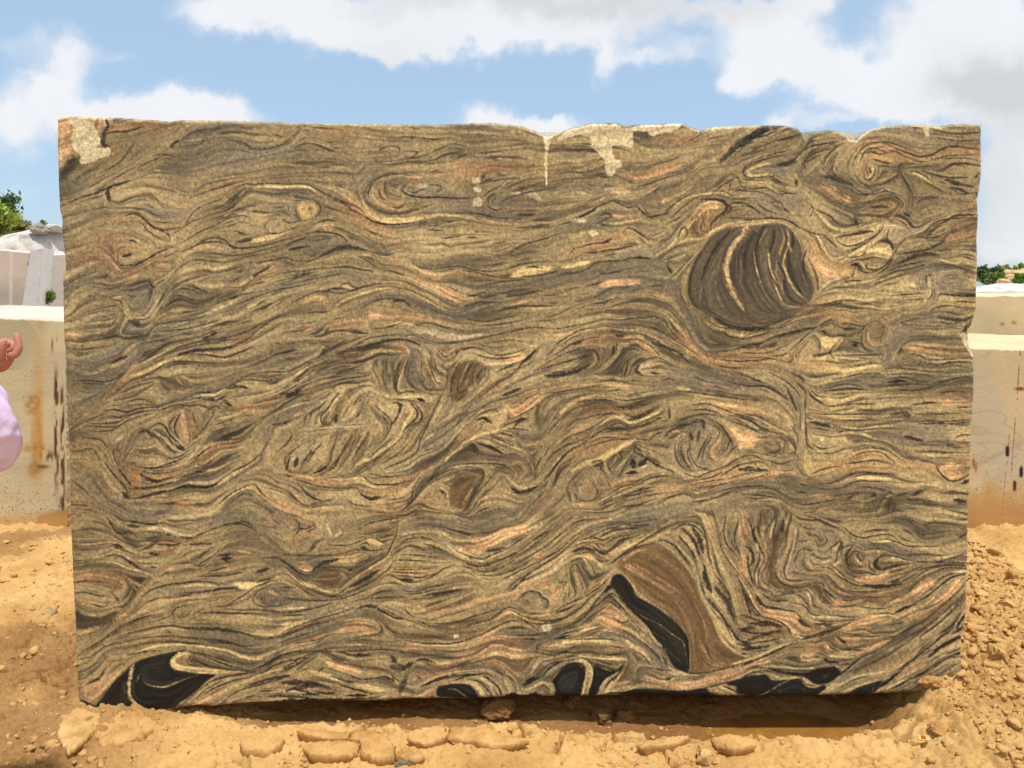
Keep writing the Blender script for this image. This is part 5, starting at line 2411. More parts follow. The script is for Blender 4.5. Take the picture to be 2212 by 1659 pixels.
D12 0,1280 130,1230 260,1180 400,1110
d14 0,1290 200,1200 360,1120 560,1060
d20 520,1060 700,1000 850,950
c14 100,1230 300,1130 460,1080 640,1050
d8 640,1040 800,980 960,900
d40 0,980 100,950 
d34 60,1060 200,1010 340,980
d40 120,920 260,920 340,950
d30 0,1140 120,1130 240,1110
d20 0,840 80,870 200,910
b60 240,1030 400,990
d14 20,1100 160,1080 330,1050
d14 0,1180 80,1180
c4 0,1190 80,1220
D9 100,840 230,870 330,900 400,950 430,1010
d10 0,560 60,700 110,820 180,850
d24 0,600 50,740 80,840
c14 0,540 60,650 130,780 190,850
p70 230,830 360,860 460,880
p50 420,920 500,970 520,1010
d8 480,1010 560,1030 700,990 860,940
p34 560,990 700,950
d34 500,890 580,940
D10 140,670 190,760 270,780 380,800 470,820 540,900
d24 160,720 210,770 340,790
b40 540,880 600,940 700,950
d20 640,920 780,930
p20 300,730 440,750 560,760
p30 460,690 540,730
b30 220,700 400,710
d8 200,640 300,680 400,660 500,640 560,620
d14 180,660 270,720 400,720
d10 420,740 540,760 600,830 700,860
d8 560,620 610,680 640,770 800,800 
c14 560,630 590,690 600,760
d8 460,660 530,700 600,800
c14 620,860 740,860 880,860
d8 620,880 760,900 900,880
d8 760,840 900,860 1020,860
p24 700,790 860,790 1000,780
Pb 240,180 380,80 380,180 330,300 300,400 300,500 360,570 500,590 640,560 700,590 730,680 800,740 900,770 800,770 700,740 640,650 600,610 400,640 270,600 220,540 210,440 240,320
d10 420,20 400,160 350,300 300,390 300,490 340,560 430,600 560,590 640,560 700,580 720,650 790,730 880,770 990,750
d10 240,330 200,440 180,520 220,580 330,640 440,640 560,610
c14 270,100 290,20
p14 440,60 420,200 380,330 330,430 330,510 400,560 520,570 640,540
d8 460,120 440,230 400,350 370,450 390,530 460,550 640,540 700,560
c14 470,100 450,240 420,370 390,450
p26 390,470 400,520 500,520
p30 420,510 560,500 680,510
p20 480,400 500,450
d10 540,160 560,200 480,210 470,270 430,330
d10 430,340 460,380 500,290 560,260
c14 510,240 600,210 660,260
d8 640,200 660,250 740,210 720,160
d14 860,180 820,230 740,290
D10 870,210 840,280 820,370 780,420
d20 850,200 870,240 830,300
w20 700,390 770,370
c20 770,430 840,390
d10 620,330 700,360 780,340
d8 540,280 600,290 640,340 700,360
d8 560,340 530,400 580,460 700,470
c14 640,280 560,350 600,430
d8 680,430 760,440 830,500 940,570
d8 740,390 840,460 900,530
p34 760,560 800,610 880,660
p24 860,650 1000,660 1150,650 1300,640
d8 900,600 960,640 1150,640 1300,620
d8 740,500 800,570 860,620 960,660
d24 700,560 730,640 830,710
D9 830,700 900,720 980,710 1060,690 1200,690 1330,680
d10 1260,770 1290,720 1400,670
p24 1290,740 1440,700
p40 800,740 860,740
y20 1060,740 1130,750 1200,770
d8 1040,770 1060,730 1140,720
d8 1000,770 1200,790 1300,770
d10 280,0 200,160 230,250 230,330
c20 190,20 170,140 200,250 180,350
p20 190,120 210,200 190,330
d14 100,0 90,100 130,190 160,260 150,400 110,500 120,570
d10 60,20 110,140 150,230
p60 20,100 40,160 80,220
d24 40,250 90,300 110,400
c10 130,240 170,330 160,450 150,560
p26 200,240 210,360 160,470
d10 160,250 200,360 150,470 160,590 260,650
p26 0,300 30,400 40,500
d14 60,300 60,420 100,560
p24 60,600 120,640 100,730
d10 0,480 80,590 130,680
c14 250,180 270,60
d34 360,20 350,120

@1920,1940
W 250,945 270,930 320,928 345,945 340,970 310,985 270,980
@1060,1940
W 1475,1020 1500,1005 1525,1015 1520,1045 1480,1048
@1060,440
W 1640,520 1700,515 1712,560 1640,570
W 1645,600 1712,610 1715,640 1650,650
W 1650,700 1715,690 1722,770 1645,768
w20 1660,540 1690,640 1690,740
@1920,440
W 640,990 700,975 760,1000 700,1030
'''
# ---------------------------------------------------------------- helpers
RNG=np.random.default_rng(11); random.seed(5)
def lin(c): 
    c=np.asarray(c,float)/255.; return np.where(c<=.04045,c/12.92,((c+.055)/1.055)**2.4)
def linc(*c): return tuple(float(v) for v in lin(c))
_PERM=np.random.default_rng(7).permutation(4096); _VAL=np.random.default_rng(8).random(4096)
def vnoise(x,y,z=0.0):
    x=np.asarray(x,float);y=np.asarray(y,float);z=np.asarray(z,float)+0*x
    xi=np.floor(x).astype(int);yi=np.floor(y).astype(int);zi=np.floor(z).astype(int)
    fx,fy,fz=x-xi,y-yi,z-zi
    fx=fx*fx*(3-2*fx);fy=fy*fy*(3-2*fy);fz=fz*fz*(3-2*fz)
    def h(i,j,k): return _VAL[_PERM[(_PERM[(_PERM[i&4095]+j)&4095]+k)&4095]]
    def lx(j,k): return h(xi,j,k)*(1-fx)+h(xi+1,j,k)*fx
    def ly(k): return lx(yi,k)*(1-fy)+lx(yi+1,k)*fy
    return ly(zi)*(1-fz)+ly(zi+1)*fz
def fbm(x,y,z=0.0,o=4,g=.5):
    s=0;a=1;t=0
    for i in range(o): s=s+a*(vnoise(x*2**i+13.7*i,y*2**i+7.1*i,np.asarray(z)*2**i)-.5); t+=a; a*=g
    return s/t*2
def cells(x,y,seed=0):
    xi=np.floor(x).astype(int);yi=np.floor(y).astype(int); d1=np.full(np.shape(x),9.);d2=d1.copy();cid=np.zeros(np.shape(x))
    for i in (-1,0,1):
        for j in (-1,0,1):
            a=_PERM[(xi+i+seed*17)&4095]; b=_PERM[(a+yi+j)&4095]; c=_PERM[(b+91)&4095]
            px=xi+i+.1+.8*_VAL[b]; py=yi+j+.1+.8*_VAL[c]; d=np.hypot(px-x,py-y)
            nw=d<d1; d2=np.where(nw,d1,np.minimum(d2,d)); cid=np.where(nw,_VAL[_PERM[(c+5)&4095]],cid); d1=np.where(nw,d,d1)
    return d1,d2,cid
def newmesh(name,verts,faces,mat=None,parent=None,smooth=True,mats=None,midx=None,colors=None,extra=None):
    me=bpy.data.meshes.new(name); verts=np.asarray(verts,np.float32)
    if isinstance(faces,np.ndarray):
        k=faces.shape[1]; n=len(faces)
        me.vertices.add(len(verts)); me.vertices.foreach_set('co',verts.ravel())
        me.loops.add(n*k); me.loops.foreach_set('vertex_index',faces.astype(np.int32).ravel())
        me.polygons.add(n); me.polygons.foreach_set('loop_start',np.arange(0,n*k,k,dtype=np.int32))
        me.update(calc_edges=True)
    else:
        me.from_pydata([tuple(v) for v in verts],[],faces)
    if smooth: me.polygons.foreach_set('use_smooth',np.ones(len(me.polygons),bool))
    for m in (mats or ([mat] if mat else [])): me.materials.append(m)
    if midx is not None: me.polygons.foreach_set('material_index',np.asarray(midx,np.int32))
    if colors is not None:
        a=me.attributes.new('tone','FLOAT_COLOR','POINT'); c=np.ones((len(verts),4),np.float32); c[:,:3]=colors; a.data.foreach_set('color',c.ravel())
    for nm,v in (extra or {}).items():
        a=me.attributes.new(nm,'FLOAT','POINT'); a.data.foreach_set('value',np.asarray(v,np.float32))
    me.validate(); me.update()
    o=bpy.data.objects.new(name,me); COLL.objects.link(o)
    if parent: o.parent=parent
    return o
def tag(o,label,cat,group=None):
    o['label']=label; o['category']=cat
    if group: o['group']=group
    return o
def kind(o,k): o['kind']=k; return o
def empty(name,loc,label,cat,group=None):
    o=bpy.data.objects.new(name,None); o.empty_display_size=.1; o.location=loc; COLL.objects.link(o); return tag(o,label,cat,group)
def material(name,rough=.8,spec=.3):
    m=bpy.data.materials.new(name); m.use_nodes=True; T=NT(m.node_tree); b=m.node_tree.nodes['Principled BSDF']
    b.inputs['Roughness'].default_value=rough; b.inputs['Specular IOR Level'].default_value=spec; return m,T,b
def objco(T): return T.n.new('ShaderNodeTexCoord').outputs['Object']
def geopos(T): return T.n.new('ShaderNodeNewGeometry').outputs['Position']
# ---------------------------------------------------------------- materials
def mat_gneiss():
    m,T,b=material('banded_gneiss',.62,.35)
    c=T.attr('tone'); p=objco(T)
    g=T.noise(p,420,3,.7); g=T.ramp(g,[(.25,.80),(.5,1.0),(.8,1.16)])
    c=T.mix(1.,c,g,'MULTIPLY'); T.put(b.inputs['Base Color'],c)
    h=T.math('ADD',T.noise(p,160,5,.7),T.math('MULTIPLY',T.noise(p,18,3,.5),.8)); T.put(b.inputs['Normal'],T.bump(h,.35,.004))
    r=T.smooth(T.noise(p,7,4,.6),.3,.7,.5,.75); T.put(b.inputs['Roughness'],r); return m
def mat_split():
    m,T,b=material('split_stone',.85,.2); p=objco(T)
    n=T.noise(p,5,7,.65,.6); c=T.ramp(n,[(.25,linc(96,88,72)),(.5,linc(168,160,142)),(.75,linc(206,198,182))])
    g=T.noise(p,90,3,.7); c=T.mix(T.smooth(g,.55,.7),c,linc(90,84,70)); T.put(b.inputs['Base Color'],c)
    T.put(b.inputs['Normal'],T.bump(T.noise(p,30,8,.7),.8,.02)); return m
def mat_tone(name,rough=.8,scale=60,bs=.4,bd=.006,grain=.12):
    m,T,b=material(name,rough,.25); c=T.attr('tone'); p=objco(T)
    g=T.noise(p,scale*3,4,.7); g=T.ramp(g,[(.2,1-grain*1.6),(.5,1.),(.8,1+grain)]); c=T.mix(1.,c,g,'MULTIPLY')
    T.put(b.inputs['Base Color'],c); T.put(b.inputs['Normal'],T.bump(T.noise(p,scale,6,.65),bs,bd)); return m
def mat_mud():
    m,T,b=material('mud',.85,.3); p=geopos(T)
    n=T.noise(p,2.2,6,.6,.4); c=T.ramp(n,[(.25,linc(170,126,72)),(.45,linc(197,155,94)),(.62,linc(212,172,110)),(.8,linc(218,186,130))])
    n2=T.noise(p,34,5,.7); c=T.mix(T.smooth(n2,.5,.75,0,.5),c,linc(166,112,58))
    n3=T.noise(p,190,3,.7); c=T.mix(T.smooth(n3,.62,.72,0,.55),c,linc(228,198,148))
    n4=T.voro(p,70); c=T.mix(T.smooth(n4,.10,.02,0,.6),c,linc(140,130,112))
    sp=T.n.new('ShaderNodeSeparateXYZ'); T.put(sp.inputs[0],p)
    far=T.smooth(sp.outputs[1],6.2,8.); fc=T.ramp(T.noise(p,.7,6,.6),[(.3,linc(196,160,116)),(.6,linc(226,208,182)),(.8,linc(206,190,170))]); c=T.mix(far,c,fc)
    w=T.attr('wet','Fac'); c=T.mix(T.math('MULTIPLY',w,.78),c,linc(120,76,34))
    T.put(b.inputs['Base Color'],c); T.put(b.inputs['Roughness'],T.smooth(w,.3,1.,.92,.38))
    h=T.math('ADD',T.noise(p,60,8,.72),T.math('MULTIPLY',T.noise(p,260,4,.7),.35)); T.put(b.inputs['Normal'],T.bump(h,.75,.012)); return m
def mat_clod(name,a,bc,cc,sc=30):
    m,T,b=material(name,.9,.15); p=geopos(T)
    n=T.noise(p,sc*.3,6,.65); c=T.ramp(n,[(.28,a),(.5,bc),(.72,cc)]); T.put(b.inputs['Base Color'],c)
    T.put(b.inputs['Normal'],T.bump(T.noise(p,sc*2.4,7,.72),.8,.01)); return m
def mat_leaf(name,a,bc):
    m,T,b=material(name,.55,.35); p=geopos(T); n=T.noise(p,9,3,.6); n2=T.n.new('ShaderNodeObjectInfo').outputs['Random']
    c=T.mix(T.smooth(n,.35,.65),a,bc); T.put(b.inputs['Base Color'],c)
    b.inputs['Transmission Weight'].default_value=0; 
    tr=T.n.new('ShaderNodeBsdfTranslucent'); T.put(tr.inputs[0],c); mx=T.n.new('ShaderNodeMixShader'); mx.inputs[0].default_value=.3
    T.l.new(b.outputs[0],mx.inputs[1]); T.l.new(tr.outputs[0],mx.inputs[2]); out=[q for q in T.n if q.type=='OUTPUT_MATERIAL'][0]; T.l.new(mx.outputs[0],out.inputs[0]); return m
def mat_plain(name,c,rough=.7,spec=.3,bump=None,var=.12):
    m,T,b=material(name,rough,spec); p=objco(T)
    n=T.noise(p,25,4,.6); k=T.ramp(n,[(.3,1-var),(.7,1+var*.6)]); T.put(b.inputs['Base Color'],T.mix(1.,c,k,'MULTIPLY'))
    if bump: T.put(b.inputs['Normal'],T.bump(T.noise(p,bump[0],4,.6),bump[1],bump[2]))
    return m
def mat_water():
    m,T,b=material('muddy_water',.08,.5); p=geopos(T)
    c=T.ramp(T.noise(p,5,4,.6,.5),[(.3,linc(118,78,34)),(.6,linc(152,108,52)),(.8,linc(170,124,64))]); T.put(b.inputs['Base Color'],c)
    T.put(b.inputs['Normal'],T.bump(T.noise(p,14,3,.5),.05,.004)); return m
M_GN=mat_gneiss(); M_SPLIT=mat_split(); M_MUD=mat_mud(); M_WATER=mat_water()
M_FACE=mat_tone('sawn_stone_face'); M_ROCK=mat_tone('rough_rock',.88,12,.8,.03,.18)
# ---------------------------------------------------------------- the swirled block
D=3.0
TOP=[(122,259),(127,252),(140,250),(200,252),(260,254),(330,258),(362,262),(390,258),(470,259),(560,262),(640,264),(700,266),(800,267),(900,267),(960,268),(1010,265),(1060,264),(1106,269),(1130,273),(1156,281),(1172,289),(1183,294),(1194,291),(1206,286),(1231,277),(1276,266),(1336,265),(1352,270),(1400,268),(1471,266),(1490,272),(1506,278),(1516,281),(1531,275),(1581,271),(1640,270),(1696,270),(1712,274),(1726,277),(1734,289),(1740,302),(1747,295),(1756,286),(1775,282),(1794,280),(1810,283),(1824,291),(1839,303),(1851,303),(1862,293),(1876,281),(1914,271),(1960,268),(2010,270),(2030,272),(2060,267),(2122,268)]
BOT=[(177,1533),(211,1537),(340,1533),(388,1530),(418,1525),(461,1526),(518,1521),(600,1519),(694,1515),(832,1515),(864,1511),(1015,1509),(1190,1505),(1382,1502),(1500,1504),(1624,1505),(1790,1503),(1957,1497),(2030,1493),(2070,1487)]
LEF=[(122,259),(122,310),(123.3,369),(126.7,453),(133,477),(129.6,493),(135.5,529),(139,569),(138,589),(133,596),(134.5,660),(136,735),(139,750),(141.7,869),(147,969),(151.5,1152),(155,1230),(163,1400),(167,1509),(177,1533)]
RIG=[(2122,268),(2122.6,373),(2117.6,413),(2113.5,430),(2116,468),(2112.7,518),(2114,548),(2111.5,653),(2109,695),(2106,707),(2099.6,714),(2098.6,733),(2102,743),(2105.5,768),(2106,850),(2101,923),(2098,1029),(2094,1112),(2091,1261),(2088.5,1333),(2078.5,1386),(2078,1469),(2070,1487)]
def curve(P,n,axis,jit,seed):
    P=np.array(P,float); t=np.linspace(P[0,axis],P[-1,axis],n); o=np.interp(t,P[:,axis],P[:,1-axis])
    r=np.random.default_rng(seed).standard_normal(n); k=np.exp(-np.linspace(-2,2,9)**2); r=np.convolve(r,k/k.sum(),'same')+.35*np.random.default_rng(seed+1).standard_normal(n)
    env=np.ones(n); env[:6]=np.linspace(0,1,6); env[-6:]=np.linspace(1,0,6); o=o+jit*r*env
    return np.stack([t,o] if axis==0 else [o,t],1)
def unproj(px,py,Y):
    a=(px-CX)/F;b=(CY-py)/F; dy=math.cos(TH)+b*math.sin(TH); dz=b*math.cos(TH)-math.sin(TH)
    return np.stack([a/dy*Y,np.full(px.shape,0.)+Y,CAMZ+dz/dy*Y],-1)
def coons(T,B,L,R):
    n,m=len(T),len(L); s=np.linspace(0,1,n)[None,:,None]; t=np.linspace(0,1,m)[:,None,None]
    return (1-t)*T[None]+t*B[None]+(1-s)*L[:,None]+s*R[:,None]-((1-s)*(1-t)*T[0]+s*(1-t)*T[-1]+(1-s)*t*B[0]+s*t*B[-1])
def gridfaces(n,m,off=0):
    i=np.arange(m-1)[:,None]*n+np.arange(n-1)[None]+off
    return np.stack([i,i+n,i+n+1,i+1],-1).reshape(-1,4)
def build_main_block():
    img,_=make(STROKES)
    nx,ny=1180,740
    G=coons(curve(TOP,nx,0,.9,1),curve(BOT,nx,0,1.0,3),curve(LEF,ny,1,.55,5),curve(RIG,ny,1,.55,7))
    V=unproj(G[...,0],G[...,1],D)
    X,Z=V[...,0],V[...,2]
    sx=np.minimum(np.arange(nx),np.arange(nx)[::-1])[None]*.0031; sy=np.minimum(np.arange(ny),np.arange(ny)[::-1])[:,None]*.0031
    e=np.minimum(sx,sy); rnd=.010*np.clip(1-e/.014,0,1)**2
    dep=rnd+.0014*fbm(X*9,Z*9,3.1,4)+.0006*fbm(X*60,Z*60,1.,2)
    # broken corner on the right edge
    ch=np.exp(-(((G[...,0]-2108)/16.)**2+((G[...,1]-722)/38.)**2)**2)
    dep=dep+ch*(.02+.03*np.abs(fbm(X*22,Z*22,7.,4)))
    # groove that runs down from the notch in the top edge
    gr=np.exp(-((G[...,0]-1182-.01*(G[...,1]-300))/5.)**2)*np.clip((440-G[...,1])/120,0,1); dep=dep+.006*gr
    V[...,1]+=dep
    gx=np.clip((G[...,0]*3840/2212-GX0)/GS,0,GW-1.01); gy=np.clip((G[...,1]*3840/2212-GY0)/GS,0,GH-1.01)
    ix=gx.astype(int);iy=gy.astype(int);fx=(gx-ix)[...,None];fy=(gy-iy)[...,None]
    c=(img[iy,ix]*(1-fx)+img[iy,ix+1]*fx)*(1-fy)+(img[iy+1,ix]*(1-fx)+img[iy+1,ix+1]*fx)*fy
    # dusty fresh break along the top arris
    rim=np.clip(1-sy/.012,0,1)*(np.arange(ny)[:,None]<ny/2)*np.clip(.45+1.1*fbm(X*6,Z*3,9.,4),0,1); c=c*(1-.75*rim[...,None])+np.array((196,188,170))*.75*rim[...,None]
    col=lin(c)*ALB*np.array((1.03,.985,.91))
    vs_=V.reshape(-1,3); cs=col.reshape(-1,3); F0=gridfaces(nx,ny)
    # top surface: from the front arris to a ragged rim behind the notches, then back
    Yb=[D+.03,D+.10,D+.5,D+1.5]; rings=[]
    fr=V[0]; k=np.arange(nx)
    ridge=unproj(fr[:,0]/D*F+CX,np.full(nx,286.)+3*fbm(k*.03,k*0+2.,0.,4),D+.10)[:,2]
    for q,Y in enumerate(Yb):
        z=np.where(fr[:,2]<ridge,fr[:,2]+(ridge-fr[:,2])*min(1,[.25,1,1,1][q]),fr[:,2]+(ridge-fr[:,2])*[.1,.6,1,1][q])+.006*fbm(k*.06,k*0+Y,0.,4)
        rings.append(np.stack([fr[:,0],np.full(nx,Y),z],1))
    base=len(vs_); allv=[vs_]+rings; T=np.arange(nx); fcs=[F0]; mid=[np.zeros(len(F0),int)]
    prev=T
    for q in range(4):
        cur=base+q*nx+T; f=np.stack([prev[:-1],prev[1:],cur[1:],cur[:-1]],1); fcs.append(f); mid.append(np.ones(len(f),int)); prev=cur
    backtop=prev; base+=4*nx
    bb=V[-1].copy(); bb[:,1]=D+1.5; allv.append(bb); backbot=base+T; base+=nx
    fb=np.arange(nx)+(ny-1)*nx
    f=np.stack([backtop[:-1],backtop[1:],backbot[1:],backbot[:-1]],1); fcs.append(f); mid.append(np.ones(len(f),int))
    f=np.stack([backbot[:-1],backbot[1:],fb[1:],fb[:-1]],1); fcs.append(f); mid.append(np.ones(len(f),int))
    for side,colx,bt in ((0,np.arange(ny)*nx,0),(1,np.arange(ny)*nx+nx-1,-1)):
        prev=colx; L0=V[:,0 if side==0 else -1]
        for Y in (D+.05,D+.5,D+1.5):
            p=L0.copy(); p[:,1]=Y; p[:,0]+=.006*fbm(np.arange(ny)*.05,np.full(ny,Y*3),side,4)
            allv.append(p); cur=base+np.arange(ny); base+=ny
            f=np.stack([prev[:-1],cur[:-1],cur[1:],prev[1:]],1); f=f if side==0 else f[:,::-1]
            fcs.append(f); mid.append(np.ones(len(f),int)); prev=cur
    av=np.vstack(allv); cc=np.full((len(av),3),.3); cc[:len(cs)]=cs
    o=newmesh('stone_block',av,np.vstack(fcs),mats=[M_GN,M_SPLIT],midx=np.concatenate(mid),colors=cc)
    tag(o,'huge upright block of swirling olive and tan gneiss with black patches','stone block')
ALB=1.15
build_main_block()
# ---------------------------------------------------------------- ground
def sstep(x,a,b): t=np.clip((x-a)/(b-a),0,1); return t*t*(3-2*t)
def lip(x):   # where the bank in front of the block breaks off into the hollow
    px=CX+x*F/2.85
    yy=np.interp(px,[150,300,461,700,960,1150,1300,1600,1750,1850,1900,1990,2100],[1545,1556,1572,1584,1588,1580,1600,1606,1600,1610,1604,1592,1560])
    b=(CY-yy)/F; dy=math.cos(TH)+b*math.sin(TH); dz=b*math.cos(TH)-math.sin(TH); return (-.02-CAMZ)/dz*dy
def ground_h(x,y,fine=True):
    xl=sstep(x,-1.15,-1.75); xr=sstep(x,1.45,1.85)
    h=.0+.022*fbm(x*1.6,y*1.6,.3,3)
    # right-hand mound of dug rubble
    h=h+xr*(.10+.06*sstep(y,3.,5.)+.07*fbm(x*3.1,y*3.1,2.2,4)+.05*np.exp(-((x-1.86)/.2)**2-((y-2.98)/.22)**2))
    # left-hand side: rutted slope with wet low places
    h=h+xl*(.045*fbm(x*2.3,y*2.3,5.,4)+.03*sstep(y,3.6,5.2)-.035*np.exp(-((x+1.95+.35*(y-3.2))/.12)**2)*sstep(y,2.9,3.2))
    # hollow under and before the block
    wob=.035*fbm(x*5,y*0+1.,4.,4)+.012*fbm(x*22,y*0+2.,4.,3); L=lip(x)+wob
    inside=sstep(y,L-.005,L+.05)*sstep(y,4.9,4.3)
    mid=sstep(x,-1.42,-.9)*(1-sstep(x,1.50,1.82))
    deep=.046+.010*sstep(x,-.6,.9)+.016*fbm(x*4,y*4,8.,3)-.05*sstep(y,3.02,3.3)*(1-.7*sstep(x,.2,.9))+.060*np.exp(-(((x-1.17)/.32)**2+((y-3.02)/.17)**2)**2)
    h=h-inside*mid*deep
    h=h+.018*np.exp(-((y-L+.03)/.03)**2)*mid*(.2+1.0*np.clip(fbm(x*6,y*0,1.,3)+.35,0,1))
    wet=np.clip(inside*mid*(1.0+.25*fbm(x*6,y*6,3.,3)),0,1)
    wl=np.exp(-((x+1.97+.35*(y-3.2))/.13)**2)*xl*sstep(y,2.75,3.0); wet=np.maximum(wet,.8*wl)
    wet=np.maximum(wet,.75*xl*sstep(fbm(x*2,y*2.2,6.,5)+.25*sstep(y,4.2,3.),.02,.38))
    if fine:
        wx=x+.05*fbm(x*5,y*5,11.,3); wy=y+.05*fbm(x*5,y*5,12.,3)
        # drying cracks in the bank
        bank=(1-inside*mid)*(1-.8*xr)*(1-.55*xl); sel=sstep(fbm(x*2.1,y*3,21.,3),-.15,.25)
        d1,d2,cid=cells(wx*5.2,wy*8.5,1); crk=np.clip(1-(d2-d1)/(.07+.08*np.abs(fbm(x*4,y*4,2.,2))),0,1)**.5*(cid>.1)
        h=h+bank*(.016*(cid-.45)-.085*crk*sel)
        e1,e2,eid=cells(wx*10,wy*13,3); h=h+bank*(.007*(eid-.5)-.022*np.clip(1-(e2-e1)/.09,0,1)**.7*(eid>.45)*sel)
        # lumps
        lump=np.abs(fbm(x*13,y*13,4.,4)); h=h+(.024+.018*xr)*(lump-.25)*(1-.45*inside*mid)
        h=h+(.011+.005*xr)*fbm(x*38,y*38,3.,4,.6)*(1-.4*inside*mid)
        c1,c2,ci=cells(wx*16,wy*16,4); h=h+(xr+.6*xl)*.034*ci*np.clip((c2-c1)*2.2,0,1)**.6
        c1,c2,ci=cells(wx*37,wy*37,6); h=h+(xr+.8*xl+.5*(1-inside*mid))*.013*(ci>.35)*ci*np.clip((c2-c1)*2.2,0,1)**.6*(1-.6*inside*mid)
    return h,wet
def build_ground():
    ys=[2.1]; 
    while ys[-1]<3.35: ys.append(ys[-1]+.0042)
    while ys[-1]<5.8: ys.append(ys[-1]+.0085)
    while ys[-1]<9: ys.append(ys[-1]+(ys[-1]-5.75)*.12+.01)
    st=.35
    while ys[-1]<1500: st*=1.22; ys.append(ys[-1]+st)
    y0=[2.1]; st=.01
    while y0[-1]>-40: st*=1.35; y0.append(y0[-1]-st)
    ys=np.array(y0[:0:-1]+ys)
    xs=list(np.arange(-2.35,2.35,.0052)); st=.006
    r=[xs[-1]]
    while r[-1]<4: st=min(st*1.02,.02); r.append(r[-1]+st)
    while r[-1]<1500: st*=1.3; r.append(r[-1]+st)
    l=[xs[0]]; st=.006
    while l[-1]>-4: st=min(st*1.02,.02); l.append(l[-1]-st)
    while l[-1]>-1500: st*=1.3; l.append(l[-1]-st)
    xs=np.array(l[:0:-1]+xs+r[1:])
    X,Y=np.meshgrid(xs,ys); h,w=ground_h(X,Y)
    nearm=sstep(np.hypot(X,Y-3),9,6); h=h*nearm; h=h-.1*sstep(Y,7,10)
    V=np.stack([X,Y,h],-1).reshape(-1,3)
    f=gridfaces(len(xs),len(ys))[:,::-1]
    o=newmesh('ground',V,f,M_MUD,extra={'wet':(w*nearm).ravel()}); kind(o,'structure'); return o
build_ground()
def puddle(name,cx,cy,rx,ry,z,seed):
    n=64; a=np.linspace(0,2*np.pi,n,endpoint=False); r=1+.12*fbm(np.cos(a)*2+seed,np.sin(a)*2,0.,3)
    v=[(cx,cy,z)]+[(cx+rx*r[i]*math.cos(a[i]),cy+ry*r[i]*math.sin(a[i]),z) for i in range(n)]
    o=newmesh(name,v,[(0,1+i,1+(i+1)%n) for i in range(n)],M_WATER); kind(o,'structure')
puddle('puddle_water',1.17,3.03,.42,.26,-.083,1)
puddle('puddle_water',-1.97,3.28,.16,.30,-.012,5)
# ---------------------------------------------------------------- rubble
def icos(sub=2):
    bm=bmesh.new(); bmesh.ops.create_icosphere(bm,subdivisions=sub,radius=1); v=np.array([x.co[:] for x in bm.verts]); f=np.array([[q.index for q in p.verts] for p in bm.faces]); bm.free(); return v,f
ICO={k:icos(k) for k in (1,2,3,4,5)}
def lump(sub,seed,size,rough=.35,blocky=.5):
    v,f=ICO[sub]; r=np.random.default_rng(seed); o=r.random(3)*50
    v=v.copy()
    for _ in range(7):     # facets
        n=r.standard_normal(3); n/=np.linalg.norm(n); d=r.uniform(.55,.9); k=v@n; over=np.clip(k-d,0,None); v=v-over[:,None]*n*blocky*1.6
    q=1+rough*fbm(v[:,0]*1.4+o[0],v[:,1]*1.4+o[1],v[:,2]*1.4+o[2],4)
    if sub>=3: q=q+.16*fbm(v[:,0]*4+o[1],v[:,1]*4+o[2],v[:,2]*4,4)+.07*fbm(v[:,0]*13+o[1],v[:,1]*13,v[:,2]*13,3)
    return v*q[:,None]*np.array(size),f
M_CLOD=mat_clod('dry_clod',linc(164,120,68),linc(198,155,96),linc(212,174,116))
M_PALE=mat_clod('pale_clod',linc(172,134,78),linc(206,166,106),linc(222,190,138))
M_GREY=mat_clod('grey_stone',linc(112,98,76),linc(146,130,104),linc(176,158,130))
def scatter():
    VV=[];FF=[];off=0; r=np.random.default_rng(21); n=0
    def add(x,y,s,sub,sink=.25):
        nonlocal off
        h,_=ground_h(np.array([x]),np.array([y])); v,f=lump(sub,int(r.integers(1e6)),(s*r.uniform(.7,1.4),s*r.uniform(.7,1.3),s*r.uniform(.45,.85)),.85,.9)
        a=r.uniform(0,6.28); c,sn=math.cos(a),math.sin(a); v=v@np.array([[c,sn,0],[-sn,c,0],[0,0,1]])
        v=v+np.array([x,y,h[0]+s*(.5-sink)*.6]); VV.append(v); FF.append(f+off); off+=len(v)
    while n<2600:      # right mound
        x=r.uniform(1.72,2.9); y=r.uniform(2.45,5.0); px=CX+x/y*F
        if px<2060 or px>2330: continue
        s=.006+.024*r.random()**3.5*(1 if y>3 else .7); add(x,y,s,2 if s>.012 else 1,.6); n+=1
    n=0
    while n<800:       # left slope
        x=r.uniform(-3.5,-1.5); y=r.uniform(2.5,5.3); px=CX+x/y*F
        if px<-80 or px>240: continue
        s=.005+.020*r.random()**4; add(x,y,s,2,.7); n+=1
    n=0
    while n<1100:       # crumbs on the bank in front
        x=r.uniform(-1.9,1.9); y=r.uniform(2.5,3.05); s=.003+.012*r.random()**4; add(x,y,s,1); n+=1
    o=newmesh('rubble',np.vstack(VV),np.vstack(FF),M_CLOD,smooth=False); kind(o,'stuff')
    tag(o,'loose crumbs of dry orange mud strewn around the foot of the block','rubble')
scatter()
def ground_at(px,py):
    # march the ray through pixel px,py until it meets the ground
    dx,dy,dz=ray(px,py); t=np.linspace(2.,9,1400); X=dx*t;Y=dy*t;Z=CAMZ+dz*t; h,_=ground_h(X,Y,False); k=np.argmax(Z<h); return float(X[k]),float(Y[k]),float(h[k])
